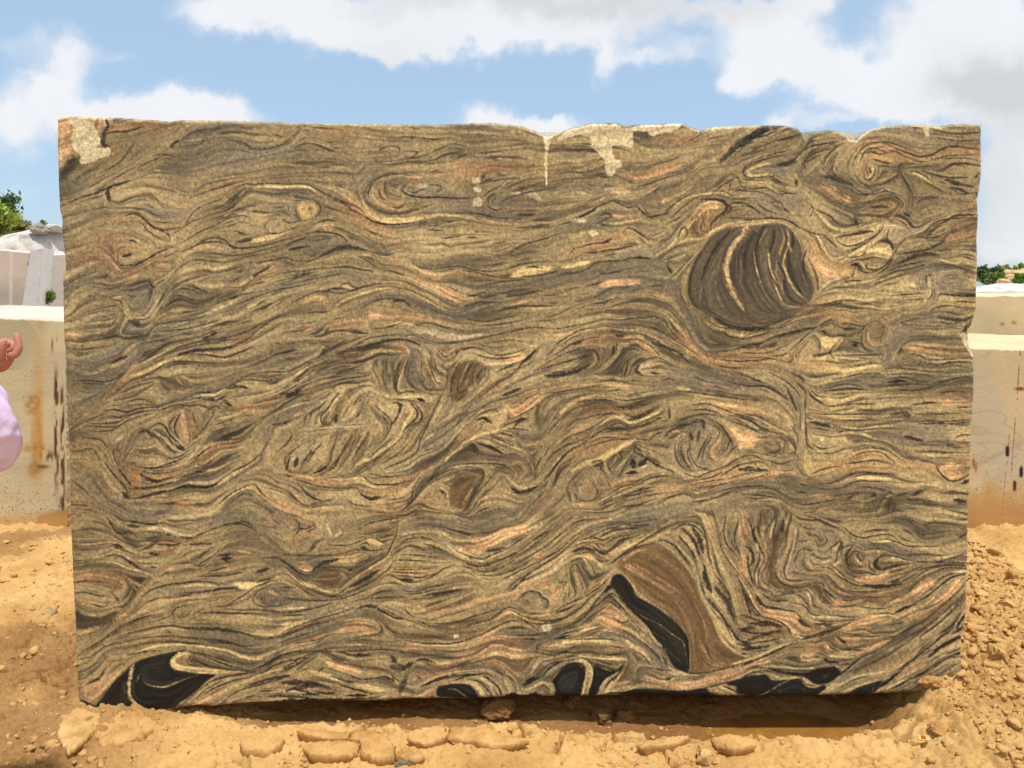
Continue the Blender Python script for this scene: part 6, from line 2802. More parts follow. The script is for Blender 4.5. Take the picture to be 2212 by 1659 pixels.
def clod(px,py,wpx,hpx,label,mat,seed,name='mud_clod',cat='mud clod',sub=5,rough=.6,blocky=.8,depth=1.,sink=.3,group=None):
    x,y,z=ground_at(px,py+hpx*.4); k=y/F; v,f=lump(sub,seed,(wpx*.5*k,wpx*.42*k*depth,hpx*.55*k),rough,blocky)
    v[:,2]+=.03*hpx*k*fbm(v[:,0]*60,v[:,1]*60,seed,3)
    o=newmesh(name,v,f,mat); o.location=(x,y+.2*wpx*k*depth,z+hpx*k*(.5-sink)); tag(o,label,cat,group); return o
clod(2168,1405,60,78,'big pale knobbly clod leaning by the lower right corner of the swirled block',M_PALE,3)
clod(2112,1448,38,44,'brown clod wedged between the big pale clod and the block edge',M_CLOD,4)
clod(2150,1120,40,22,'dark clump of clods stuck at the foot of the right-hand sawn block',M_CLOD,14,rough=.7)
clod(2180,1310,54,26,'flat pale slab of clay lying on the right-hand mound',M_PALE,6,blocky=1.)
clod(2120,1285,40,24,'small flat clay piece beside the block edge on the right mound',M_PALE,7,blocky=1.)
clod(2150,1215,46,30,'rounded clod in the upper part of the right-hand rubble',M_CLOD,8)
clod(2196,1240,36,40,'upright clod at the frame edge in the right-hand rubble',M_CLOD,9)
clod(2130,1380,42,34,'squat clod right above the big pale one',M_CLOD,10)
clod(2196,1500,44,38,'cracked clod at the right frame edge low on the mound',M_CLOD,12)
clod(2030,1575,44,34,'clod at the right end of the muddy puddle',M_CLOD,13)
clod(1528,1632,66,50,'angular pale clod standing on the bank in front of the puddle',M_PALE,15,blocky=1.)
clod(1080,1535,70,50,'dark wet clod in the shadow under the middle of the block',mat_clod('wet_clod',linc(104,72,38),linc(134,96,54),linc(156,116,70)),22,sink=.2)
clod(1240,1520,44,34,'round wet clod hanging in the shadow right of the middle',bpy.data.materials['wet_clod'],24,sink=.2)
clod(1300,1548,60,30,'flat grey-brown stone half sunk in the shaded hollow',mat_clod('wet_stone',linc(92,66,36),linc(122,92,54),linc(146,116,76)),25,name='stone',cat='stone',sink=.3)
clod(868,1651,34,18,'small grey stone at the very bottom of the picture left of centre',M_GREY,26,name='stone',cat='stone')
clod(100,1328,36,22,'long grey-brown stone on the left slope',M_GREY,27,name='stone',cat='stone')
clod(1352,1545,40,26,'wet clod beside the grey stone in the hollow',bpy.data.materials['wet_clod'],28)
clod(2020,1478,60,34,'shadowed clod supporting the right end of the block',M_CLOD,29,sink=.3)
def crust(pts,lift,thick,label,mat,seed,tilt=0.):
    """a lifted, broken plate of dried mud lying on the bank: outline from the photo laid on the ground at its own height"""
    P=np.array(list(pts)+[pts[0]],float); P=np.vstack([P[i]+(P[i+1]-P[i])*np.linspace(0,1,60,endpoint=False)[:,None] for i in range(len(P)-1)]); k=np.linspace(0,len(P),97)[:-1].astype(int)%len(P); P=P[k]; n=len(P)
    c=P.mean(0); gx,gy,gz=ground_at(c[0],c[1]); lift*=.8; thick*=.62; z0=gz+lift; W=[]
    for px,py in P:
        dx,dy,dz=ray(px,py); t=(z0-CAMZ)/dz; W.append((dx*t,dy*t))
    W=np.array(W); C=W.mean(0); r=np.random.default_rng(seed); a=np.arange(n)
    jit=1+.16*fbm(np.cos(a/n*6.283)*5+seed,np.sin(a/n*6.283)*5,0.,5,.65)+.012*r.standard_normal(n); W=C+(W-C)*jit[:,None]
    R=26; S=np.linspace(0,1,R)[1:]**.8; VV=[np.array([[0,0,thick]])]; FF=[]
    for s in S: 
        q=(W-C)*s; zz=thick*(1-s**18*.6)+.013*fbm(q[:,0]*11+seed,q[:,1]*16,1.,4)+.011*np.abs(fbm(q[:,0]*34+seed,q[:,1]*40,2.,4,.65))+.005*fbm(q[:,0]*120,q[:,1]*120,2.,2)+tilt*q[:,1]; VV.append(np.column_stack([q,zz]))
    for f_,zz in ((.985,-.2*thick),(.90,-.7*thick),(.72,-thick-lift-.01)):
        q=(W-C)*f_; VV.append(np.column_stack([q,zz+.004*fbm(q[:,0]*40,q[:,1]*40,seed,3)+tilt*q[:,1]]))
    V=np.vstack(VV); m=len(VV)-1
    for j in range(n): FF.append((0,1+j,1+(j+1)%n))
    for i in range(m-1):
        for j in range(n): FF.append((1+i*n+j,1+(i+1)*n+j,1+(i+1)*n+(j+1)%n,1+i*n+(j+1)%n))
    o=newmesh('mud_crust',V,FF,mat); o.location=(C[0],C[1],z0); tag(o,label,'mud crust')
Z6=lambda *p:[(460.8+x*.4167,1440+y*.4167) for x,y in p]; Z5=lambda *p:[(x*.3403,1094.5+y*.3403) for x,y in p]; Z7=lambda *p:[(1290.3+x*.4167,1382.5+y*.4167) for x,y in p]
crust(Z6((430,335),(560,345),(702,347),(704,382),(560,378),(445,360)),.012,.016,'long thin mud crust on the lip, left of the middle',M_CLOD,1)
crust(Z6((712,345),(800,350),(905,360),(908,385),(830,392),(714,388)),.012,.022,'short mud crust on the lip, just right of the long thin one',M_CLOD,2)
crust(Z6((1005,375),(1100,350),(1200,328),(1208,375),(1110,404),(1020,388)),.026,.022,'rising wedge of mud crust on the lip under the middle of the block',M_CLOD,3,.2)
crust(Z6((1212,338),(1390,350),(1520,375),(1640,396),(1560,412),(1440,420),(1320,392),(1218,382)),.016,.026,'longest crust of mud, curving along the lip before the hollow',M_CLOD,4,.15)
crust(Z6((762,402),(880,384),(932,418),(938,492),(850,498),(766,470)),.018,.035,'square cracked block of mud crust at the bottom edge',M_CLOD,5)
crust(Z6((140,420),(185,384),(370,396),(345,432),(285,470),(160,458)),.016,.036,'rounded mud crust with a dark gap under it in the foreground',M_CLOD,6)
crust(Z6((470,436),(590,398),(748,408),(756,466),(640,482),(500,478)),.016,.030,'broad mud crust beside the square cracked one',M_CLOD,7)
crust(Z6((944,424),(1050,436),(1105,486),(1060,500),(942,488)),.012,.026,'triangular mud crust right of the square cracked one',M_CLOD,8)
crust(Z5((395,1350),(530,1300),(640,1335),(640,1400),(560,1480),(430,1590),(370,1480)),.012,.030,'large smooth flake of mud below the lower left corner of the block',M_PALE,9)
crust(Z5((575,1430),(760,1325),(880,1320),(1010,1400),(900,1500),(660,1545)),.0,.034,'rough hump of mud beside the large smooth flake',M_CLOD,10)
crust(Z7((205,542),(330,525),(455,512),(480,522),(400,552),(230,568)),.018,.022,'thin mud crust at the left end of the puddle',M_CLOD,11)
crust(Z7((592,516),(720,510),(812,528),(822,556),(700,590),(612,562)),.014,.026,'split mud crust right of the angular pale clod',M_CLOD,12)
# little torn matchbox
def matchbox():
    x,y,z=ground_at(1992,1612); r=Matrix.Rotation(.5,4,'Z')
    e=empty('matchbox',(x,y,z+.03),'tiny torn red and yellow box lying on the right bank','litter'); e.rotation_euler=(.25,-.1,-.3); e.scale=(.6,.6,.6)
    def bx(nm,sx,sy,sz,ox,oy,oz,c):
        bm=bmesh.new(); bmesh.ops.create_cube(bm,size=1); bmesh.ops.scale(bm,vec=(sx,sy,sz),verts=bm.verts); bmesh.ops.translate(bm,vec=(ox,oy,oz),verts=bm.verts)
        bmesh.ops.bevel(bm,geom=bm.edges[:],offset=.001,segments=2,affect='EDGES'); me=bpy.data.meshes.new(nm); bm.to_mesh(me); bm.free(); o=bpy.data.objects.new(nm,me); COLL.objects.link(o); me.materials.append(mat_plain('card_'+nm,c)); o.parent=e
    bx('sleeve',.05,.034,.010,0,0,0,linc(226,190,70)); bx('cover',.028,.026,.002,.004,0,.0062,linc(190,40,30)); bx('tray',.012,.028,.007,.027,0,0,linc(206,196,170))
matchbox()
# ---------------------------------------------------------------- other quarry blocks
def face_block(name,corners,Y,depth,label,colfn,nx=220,ny=220,jit=.8,seed=1,top=(226,214,196),side=None,group=None,lean=0.,taper=0.,topz=None):
    """block whose front face spans four photo corners TL,TR,BR,BL on the plane y=Y and runs back by depth"""
    TL,TR,BR,BL=[np.array(c,float) for c in corners]
    def ed(a,b,n,s,ax):
        t=np.linspace(0,1,n)[:,None]; p=a+(b-a)*t; r=np.random.default_rng(s).standard_normal(n); k=np.exp(-np.linspace(-2,2,15)**2); r=np.convolve(r,k/k.sum(),'same')*2+.5*np.convolve(np.random.default_rng(s+9).standard_normal(n),[.3,.4,.3],'same')
        env=np.clip(np.minimum(np.arange(n),np.arange(n)[::-1])/5.,0,1); p[:,ax]+=jit*r*env; return p
    G=coons(ed(TL,TR,nx,seed,1),ed(BL,BR,nx,seed+1,1),ed(TL,BL,ny,seed+2,0),ed(TR,BR,ny,seed+3,0))
    V=unproj(G[...,0],G[...,1],Y); V[...,1]+=lean*(V[...,2]-V[...,2].min())
    V[...,1]+=.004*Y/5*fbm(V[...,0]*4,V[...,2]*4,seed,4)
    c=lin(colfn(G[...,0],G[...,1],V[...,0],V[...,2])); vv=[V.reshape(-1,3)]; cc=[c.reshape(-1,3)]; ff=[gridfaces(nx,ny)]; base=nx*ny
    def strip(edge,flip,col,tz=0.,n=14,amp=.012):
        nonlocal base
        P=V.reshape(-1,3)[edge]; prev=edge
        for q in range(1,n+1):
            t=q/n; p=P.copy(); p[:,1]+=depth*t; a=fbm(P[:,0]*5+P[:,2]*5,np.full(len(P),depth*t*5),seed,4)*amp*Y/5*min(1,t*8)
            p[:,2]+=tz*t+ (a if tz is not None else 0); p[:,0]+=0 if len(edge)==nx else a
            vv.append(p); k=1+.10*fbm(P[:,0]*3+7,np.full(len(P),depth*t*3)+P[:,2],seed,4); cc.append(lin(np.array(col)[None]*np.clip(k,.7,1.08)[:,None]).clip(0,.9)); cur=base+np.arange(len(P)); base+=len(P)
            f=np.stack([prev[:-1],cur[:-1],cur[1:],prev[1:]],1); ff.append(f[:,::-1] if flip else f); prev=cur
        return prev
    t=strip(np.arange(nx),True,top); b=strip(np.arange(nx)+(ny-1)*nx,False,side or top,n=2)
    strip(np.arange(ny)*nx,False,side or top); strip(np.arange(ny)*nx+nx-1,True,side or top)
    ff.append(np.stack([t[:-1],t[1:],b[1:],b[:-1]],1))
    o=newmesh(name,np.vstack(vv),np.vstack(ff),M_FACE,colors=np.vstack(cc)); tag(o,label,'stone block' if name=='stone_block' else name.replace('_',' '),group); return o
def mixc(c,k,col): k=np.clip(k,0,1)[...,None]; return c*(1-k)+np.array(col,float)*k
def blob(gx,gy,x,y,rx,ry,p=2): return np.exp(-(np.abs((gx-x)/rx)**p+np.abs((gy-y)/ry)**p))
def col_left(gx,gy,X,Z):
    c=np.ones(gx.shape+(3,))*np.array((206,190,152.)); n=fbm(X*2.2,Z*2.2,1.,5); c=c*(1+.07*n[...,None])
    streak=fbm(X*1.2+Z*2.6,Z*3.2-X*1.,3.,4); c=mixc(c,.35*sstep(streak,.05,.4),(184,172,142))
    c=mixc(c,.8*sstep((100-gx)/60-(gy-690)/110+.25*n,-.4,.4)*(gy<800),(176,166,134))
    c=mixc(c,.75*np.clip(1-np.abs((gx-(66+.62*(gy-690)))/9),0,1)*(gy<740),(214,188,146))
    w=fbm(gx*.06,gy*.02,6.,4)
    c=mixc(c,(.75*blob(gx,gy,80,930,14,110,4)+.35*blob(gx,gy,84,800,16,120))*(.75+.8*w),(196,148,82))
    c=mixc(c,.9*(blob(gx,gy,70,872,16,22,4)+blob(gx,gy,78,970,26,10)+blob(gx,gy,74,1010,14,22))*np.clip(.6+1.2*fbm(gx*.12,gy*.12,4.,3),0,1),(168,118,56))
    dk=fbm(gx*.16,gy*.035,9.,4)
    edge=np.clip(blob(gx,gy,122,935,5,110,4)+blob(gx,gy,135,965,4.5,90,4)+.8*blob(gx,gy,136,1090,6,40)+.7*blob(gx,gy,121,840,3,34)+.7*blob(gx,gy,134,855,3,26)+.6*blob(gx,gy,122,725,2,14)+.6*blob(gx,gy,113,745,2,14),0,1)
    c=mixc(c,1.3*edge*sstep(dk,-.30,.15),(92,70,48)); 
    c=mixc(c,.9*np.maximum(blob(gx,gy,104,985,16,9,2)*(dk>-.1),blob(gx,gy,92,1008,13,4)),(96,72,46))
    sp=fbm(gx*.35,gy*.6,12.,3); c=mixc(c,.8*(sp>.42)*sstep(gy,1020,1090),(70,58,42)); c=mixc(c,.7*(sp>.62)*(gy>780),(80,66,48))
    c=mixc(c,.9*sstep(gy+.30*gx+14*n,1135,1150)*(gx>80),(176,132,78)); c=mixc(c,.5*sstep(gy,1095,1125),(206,160,92)); return c
def ground_skirt(): pass
face_block('stone_block',[(-420,676),(141,694),(146,1140),(-420,1150)],5.4,2.2,'cream sawn block at left with rust streaks and drill marks',col_left,nx=420,ny=360,seed=5,top=(206,194,176))
def col_right(gx,gy,X,Z):
    c=np.ones(gx.shape+(3,))*np.array((204,184,144.)); n=fbm(X*1.6,Z*1.6,5.,5); c=c*(1+.07*n[...,None])
    c=mixc(c,.65*sstep(.45*n+blob(gx,gy,2115,870,55,120)+.6*blob(gx,gy,2190,1000,70,60),.3,.9),(190,180,158))
    wv=fbm(X*1.1-Z*1.4,Z*4.+X*1.2,2.,4); c=mixc(c,.4*sstep(np.abs(wv),.06,.0),(168,154,128)); c=mixc(c,.5*blob(gx,gy+.45*(gx-2150),2150,985,60,6),(160,148,128))
    ln=np.abs(gx-(2202-.075*(gy-790)))<1.0+.5*fbm(gy*.1,gx*0,2.,2); c=mixc(c,.75*ln*(fbm(gy*.05,gx*0+3,2.,3)>-.25)*(gy<1030),(120,78,50))
    ln=np.abs(gx-(2180-.09*(gy-940)))<.9; c=mixc(c,.6*ln*(fbm(gy*.05,gx*0+9,2.,3)>-.1)*(gy>930),(130,88,56))
    for x,y in ((2176,975),(2206,1020),(2192,1050)): c=mixc(c,2.5*blob(gx,gy,x,y,3.4,9.5,4),(44,40,34))
    c=mixc(c,2*blob(gx,gy,2203,840,9,3),(140,80,40)); c=mixc(c,1.5*blob(gx,gy,2063+40,1000,3,8),(160,110,60)); c=mixc(c,1.5*blob(gx,gy,2108,1008,3,10),(170,120,70))
    sp=fbm(gx*.3,gy*.3,4.,2); c=mixc(c,.8*(sp>.62)*(gy>980),(90,70,48))
    c=mixc(c,.75*sstep(gy+30*n+26*fbm(gx*.035,gy*.02,1.,4),1035,1110),(184,136,74)); return c
face_block('stone_block',[(2040,752),(2640,770),(2640,1150),(2040,1150)],5.0,2.45,'cream sawn block at right with three dark lens-shaped marks',col_right,nx=420,ny=330,seed=15,top=(214,188,146))
def col_right2(gx,gy,X,Z):
    c=np.ones(gx.shape+(3,))*np.array((200,182,144.)); n=fbm(X*1.3,Z*1.3,8.,5); c=c*(1+.08*n[...,None])
    c=mixc(c,.6*sstep(n+.8*blob(gx,gy,2130,690,40,40),.2,.8),(176,168,140)); c=mixc(c,.4*sstep(fbm(X*3,Z*2,2.,4),.2,.5),(208,180,130))
    for x,y in ((2165,700),(2190,697),(2100,668)): c=mixc(c,1.2*blob(gx,gy,x,y,5,4),(160,128,84))
    return c
face_block('stone_block',[(2040,640),(2640,640),(2640,728),(2040,722)],7.6,3.5,'low tan block further back at right, its face above the nearer sawn block',col_right2,nx=300,ny=120,seed=25,top=(230,204,166))
# broken shelf lying on the right block
def col_shelf(gx,gy,X,Z): return np.ones(gx.shape+(3,))*np.array((196,156,100.))*(1+.1*fbm(X*6,Z*6,2.,4)[...,None])
face_block('stone_slab',[(2060,733),(2600,742),(2600,752),(2060,740)],6.9,.5,'thin tan stone slab lying along the top of the right-hand sawn block',col_shelf,nx=200,ny=24,seed=35,top=(220,196,154))
# left background: pale blocks
def col_strip(gx,gy,X,Z):
    n=fbm(X*1.3,Z*2.4,3.,5); c=np.ones(gx.shape+(3,))*np.array((196,180,166.))*(1+.08*n[...,None])
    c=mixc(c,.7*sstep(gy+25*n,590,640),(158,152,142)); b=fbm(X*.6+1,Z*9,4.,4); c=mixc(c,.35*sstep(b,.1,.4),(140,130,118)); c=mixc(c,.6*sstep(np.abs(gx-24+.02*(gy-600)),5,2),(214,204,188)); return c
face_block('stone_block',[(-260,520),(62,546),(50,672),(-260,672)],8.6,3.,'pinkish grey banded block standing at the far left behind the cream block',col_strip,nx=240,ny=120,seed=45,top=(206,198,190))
def col_white(gx,gy,X,Z):
    return np.ones(gx.shape+(3,))*np.array((196,194,194.))*(1+.06*fbm(X*2,Z*5,3.,5)[...,None])
face_block('stone_slab',[(66,540),(91,536),(80,672),(46,672)],8.45,.22,'smooth white slab leaning against the banded block on the left',col_white,nx=80,ny=140,jit=.3,seed=55,top=(236,234,230))
def col_small(gx,gy,X,Z):
    n=fbm(X*2,Z*3,6.,5); return mixc(np.ones(gx.shape+(3,))*np.array((186,180,168.))*(1+.07*n[...,None]),.5*sstep(gy+16*n,560,590)*0+.4*sstep(n,.1,.4),(160,154,146))
face_block('stone_block',[(92,572),(118,572),(116,680),(86,680)],9.2,1.2,'small grey block right of the leaning white slab',col_small,nx=90,ny=110,jit=.5,seed=65,top=(236,232,226))
face_block('stone_block',[(115,560),(168,566),(168,690),(114,690)],9.6,1.2,'narrow whitish block just left of the swirled block in the background',lambda gx,gy,X,Z: np.ones(gx.shape+(3,))*np.array((190,180,166.))*(1+.14*fbm(X*3,Z*2,9.,5)[...,None]),nx=90,ny=110,jit=.7,seed=75,top=(236,232,226))
def rock(name,px,py,rx,ry,Y,label,col,seed,group=None,cat=None,sub=4,rough=.35,depth=1.,blocky=.7,flat=0.):
    v,f=lump(sub,seed,(1,1,1),rough,blocky); k=Y/F; v=v*np.array((rx*k,rx*k*depth,ry*k)); c=at(px,py,Y)
    n=fbm(v[:,0]*3/(rx*k),v[:,1]*3/(rx*k),v[:,2]*3/(rx*k)+seed,5); n2=fbm(v[:,0]*1.4/(rx*k),v[:,2]*5/(ry*k),v[:,1]/(rx*k)+seed,4)
    cc=np.array(col,float)[None]*(1+.10*n[:,None]); cc=mixc(cc,.5*sstep(n2,.05,.4),np.array(col)*.70); cc=mixc(cc,.6*sstep(np.abs(fbm(v[:,0]*1.1/(rx*k)+3,v[:,2]*2.2/(ry*k),v[:,1]/(rx*k)+seed,4)),.035,.0),np.array(col)*.5)
    o=newmesh(name,v,f,M_ROCK,colors=lin(cc)); o.location=c; tag(o,label,cat or 'rock',group); return o
rock('boulder',95,610,105,118,11.5,'big pale domed boulder behind the white slab on the left',(196,188,178),31,cat='boulder',rough=.25,blocky=.5)
rock('boulder',25,600,75,82,11.0,'low pale boulder under the bushes at the left edge',(196,186,174),33,cat='boulder',rough=.25,blocky=.5)
rock('rock',86,497,20,12,11.2,'dark hollow-sided rock capping the pale boulder on the left',(150,140,126),34,rough=.6)
rock('rock',118,495,30,10,11.4,'flat grey rock on the crest of the pale boulder',(190,184,176),36,rough=.4)
# right background ridge
for i,(px,py,rx,ry,Y,l) in enumerate([(2124,586,12,9,26,'small ochre rock at the left end of the far ridge beside the block'),(2150,596,26,14,26,'wide ochre rock in the middle of the far ridge'),(2172,588,18,7,27,'dark-topped flat rock on the crest of the far ridge'),(2190,590,26,9,25,'pale tan rock ledge on the far ridge'),(2212,594,22,11,25,'tan rock at the right frame edge of the far ridge'),(2178,600,22,9,24,'low pale rock between the two far bushes'),(2168,608,14,6,22,'small pinkish stone below the far bushes'),(2236,598,30,18,26,'broad rock just outside the right frame edge of the ridge')]):
    rock('rock',px,py,rx,ry,Y,l,(206,170,124) if i!=2 else (160,110,78),60+i,'rocks of the far ridge',rough=.5,sub=3)
rock('bank',2190,640,190,34,24,'long pale quarry ledge below the far ridge',(222,206,182),77,cat='ledge',rough=.2,blocky=.9,depth=.4)
rock('bank',2200,640,120,25,18,'whitish rock shelf below the far bushes',(226,216,204),78,cat='ledge',rough=.2,blocky=.9,depth=.4)
# ---------------------------------------------------------------- plants
M_L1=mat_leaf('light_leaf',(.22,.32,.045),(.40,.47,.09)); M_L2=mat_leaf('dark_leaf',(.05,.10,.03),(.11,.17,.05)); M_L3=mat_leaf('mid_leaf',(.10,.17,.03),(.19,.28,.06))
M_BARK=mat_plain('bark',(.10,.075,.05),.9,.1,(30,.6,.02))
def plant(name,px,py,wpx,hpx,Y,label,cat,leaf,n,ls,seed,group=None,loose=.25,trunk=True):
    r=np.random.default_rng(seed); k=Y/F; c=np.array(at(px,py+hpx*.5,Y)); W=wpx*k*.5; H=hpx*k
    root=empty(name,tuple(c),label,cat,group)
    nc=14; cen=np.stack([r.normal(0,.48,nc)*W,r.normal(0,.4,nc)*W,H*r.uniform(.25,.95,nc)],1); rad=r.uniform(.25,.5,nc)*min(W,H*.6)
    w=r.integers(0,nc,n); u=r.standard_normal((n,3)); u/=np.linalg.norm(u,axis=1)[:,None]; p=cen[w]+u*rad[w][:,None]*(r.random(n)**.4)[:,None]*(1+loose*r.standard_normal(n))[:,None]
    p[:,2]=np.abs(p[:,2]); a=r.standard_normal((n,3)); a/=np.linalg.norm(a,axis=1)[:,None]; b=np.cross(a,r.standard_normal((n,3))); b/=np.linalg.norm(b,axis=1)[:,None]
    s=ls*r.uniform(.6,1.4,n)[:,None]
    V=np.stack([p-a*s,p-b*s*.42,p+a*s,p+b*s*.42],1).reshape(-1,3); Fq=np.arange(4*n).reshape(-1,4)
    newmesh('foliage' if cat!='tree' else 'crown',V,Fq,leaf,root,smooth=False)
    VV=[];FF=[];off=0
    for q in range(7):
        e=cen[q%nc]; m=e*.5+np.array([0,0,H*.05]); pts=[np.array([0.,0,-.15*H]),m,e]; rr=[.05*W+.01,.03*W+.006,.01*W+.002]
        for i,(pt,rd) in enumerate(zip(pts,rr)):
            for j in range(6): VV.append(pt+np.array([math.cos(j*1.047)*rd,math.sin(j*1.047)*rd,0]))
        for i in range(2):
            for j in range(6): FF.append((off+i*6+j,off+i*6+(j+1)%6,off+(i+1)*6+(j+1)%6,off+(i+1)*6+j))
        off+=18
    newmesh('stem' if cat!='tree' else 'trunk',VV,FF,M_BARK,root); return root
plant('tree',12,468,80,80,16,'dark thin-leaved tree rising above the left bushes','tree',M_L2,1500,.05,1,loose=.5)
plant('bush',-6,490,86,74,13.2,'bright yellow-green bush at the left frame edge','bush',M_L1,2600,.045,2)
plant('bush',48,492,62,30,13.6,'low dry olive bush right of the bright one on the boulder','bush',mat_leaf('dry_leaf',(.16,.19,.06),(.26,.27,.10)),1200,.04,3)
plant('bush',100,642,40,36,8.7,'small green bush growing at the foot of the small grey block','bush',M_L3,1500,.028,4)
plant('bush',2132,596,52,36,24,'dark green shrub on the far ridge next to the block edge','bush',M_L2,1700,.06,5)
plant('bush',2146,603,48,24,23,'olive shrub in front of the far ridge rocks','bush',M_L3,1300,.05,6)
plant('bush',2200,603,34,22,23,'bright green rounded shrub near the right frame edge of the ridge','bush',mat_leaf('fresh_leaf',(.09,.20,.02),(.17,.30,.045)),1200,.05,7)
plant('bush',2192,578,56,14,30,'pale green scrub along the top of the far ridge','bush',M_L1,1200,.06,8)
# ---------------------------------------------------------------- person at the left edge
def skin_chain(name,verts,edges,radii,mat,parent,root=0,sub=2):
    me=bpy.data.meshes.new(name); me.from_pydata(verts,edges,[]); me.materials.append(mat); o=bpy.data.objects.new(name,me); COLL.objects.link(o)
    if parent: o.parent=parent
    s=o.modifiers.new('skin','SKIN'); s.use_smooth_shade=True; s.branch_smoothing=.4
    for i,r in enumerate(radii): me.skin_vertices[0].data[i].radius=(r,r) if not isinstance(r,tuple) else r
    me.skin_vertices[0].data[root].use_root=True
    q=o.modifiers.new('sub','SUBSURF'); q.levels=sub; q.render_levels=sub; return o
def rings(name,prof,mat,parent,n=40,wr=.0,seed=0):
    """loft of elliptical rings: (cx,cy,cz,rx,ry[,axis])"""
    VV=[];FF=[];m=len(prof)
    for i,(cx,cy,cz,rx,ry) in enumerate(prof):
        for j in range(n):
            a=2*math.pi*j/n; w=1+wr*float(fbm(np.array([math.cos(a)*3+seed]),np.array([math.sin(a)*3]),np.array([i*.35]),3)[0]); VV.append((cx+rx*w*math.cos(a),cy+ry*w*math.sin(a),cz))
    for i in range(m-1):
        for j in range(n): FF.append((i*n+j,i*n+(j+1)%n,(i+1)*n+(j+1)%n,(i+1)*n+j))
    o=newmesh(name,VV,FF,mat,parent); q=o.modifiers.new('sub','SUBSURF'); q.levels=1; q.render_levels=1; return o
def tube(name,pts,rad,mat,parent,n=20,wr=.06,seed=0):
    pts=np.array([tuple(p) for p in pts]); tt=np.arange(len(pts)); t2=np.linspace(0,len(pts)-1,44); rad=np.interp(t2,tt,rad)
    k=np.exp(-np.linspace(-2,2,7)**2); k/=k.sum(); pts=np.stack([np.convolve(np.pad(np.interp(t2,tt,pts[:,i]),3,mode='edge'),k,'valid') for i in range(3)],1)
    VV=[];FF=[]; P=[Vector(p) for p in pts]; n=36
    for i,p in enumerate(P):
        d=(P[min(i+1,len(P)-1)]-P[max(i-1,0)]).normalized(); u=d.cross(Vector((0,1,.13))).normalized(); v=d.cross(u)
        for j in range(n):
            a=2*math.pi*j/n; w=1+wr*float(fbm(np.array([math.cos(a)*2+seed]),np.array([math.sin(a)*2]),np.array([i*.22]),3)[0])+.45*wr*float(fbm(np.array([math.cos(a)*1.5+i*.16+seed]),np.array([math.sin(a)*1.5+i*.42]),np.array([.3]),3)[0]); q=p+(u*math.cos(a)+v*math.sin(a))*rad[i]*w; VV.append(q[:])
    for i in range(len(P)-1):
        for j in range(n): FF.append((i*n+j,i*n+(j+1)%n,(i+1)*n+(j+1)%n,(i+1)*n+j))
    o=newmesh(name,VV,FF,mat,parent); q=o.modifiers.new('sub','SUBSURF'); q.levels=1; q.render_levels=1; return o
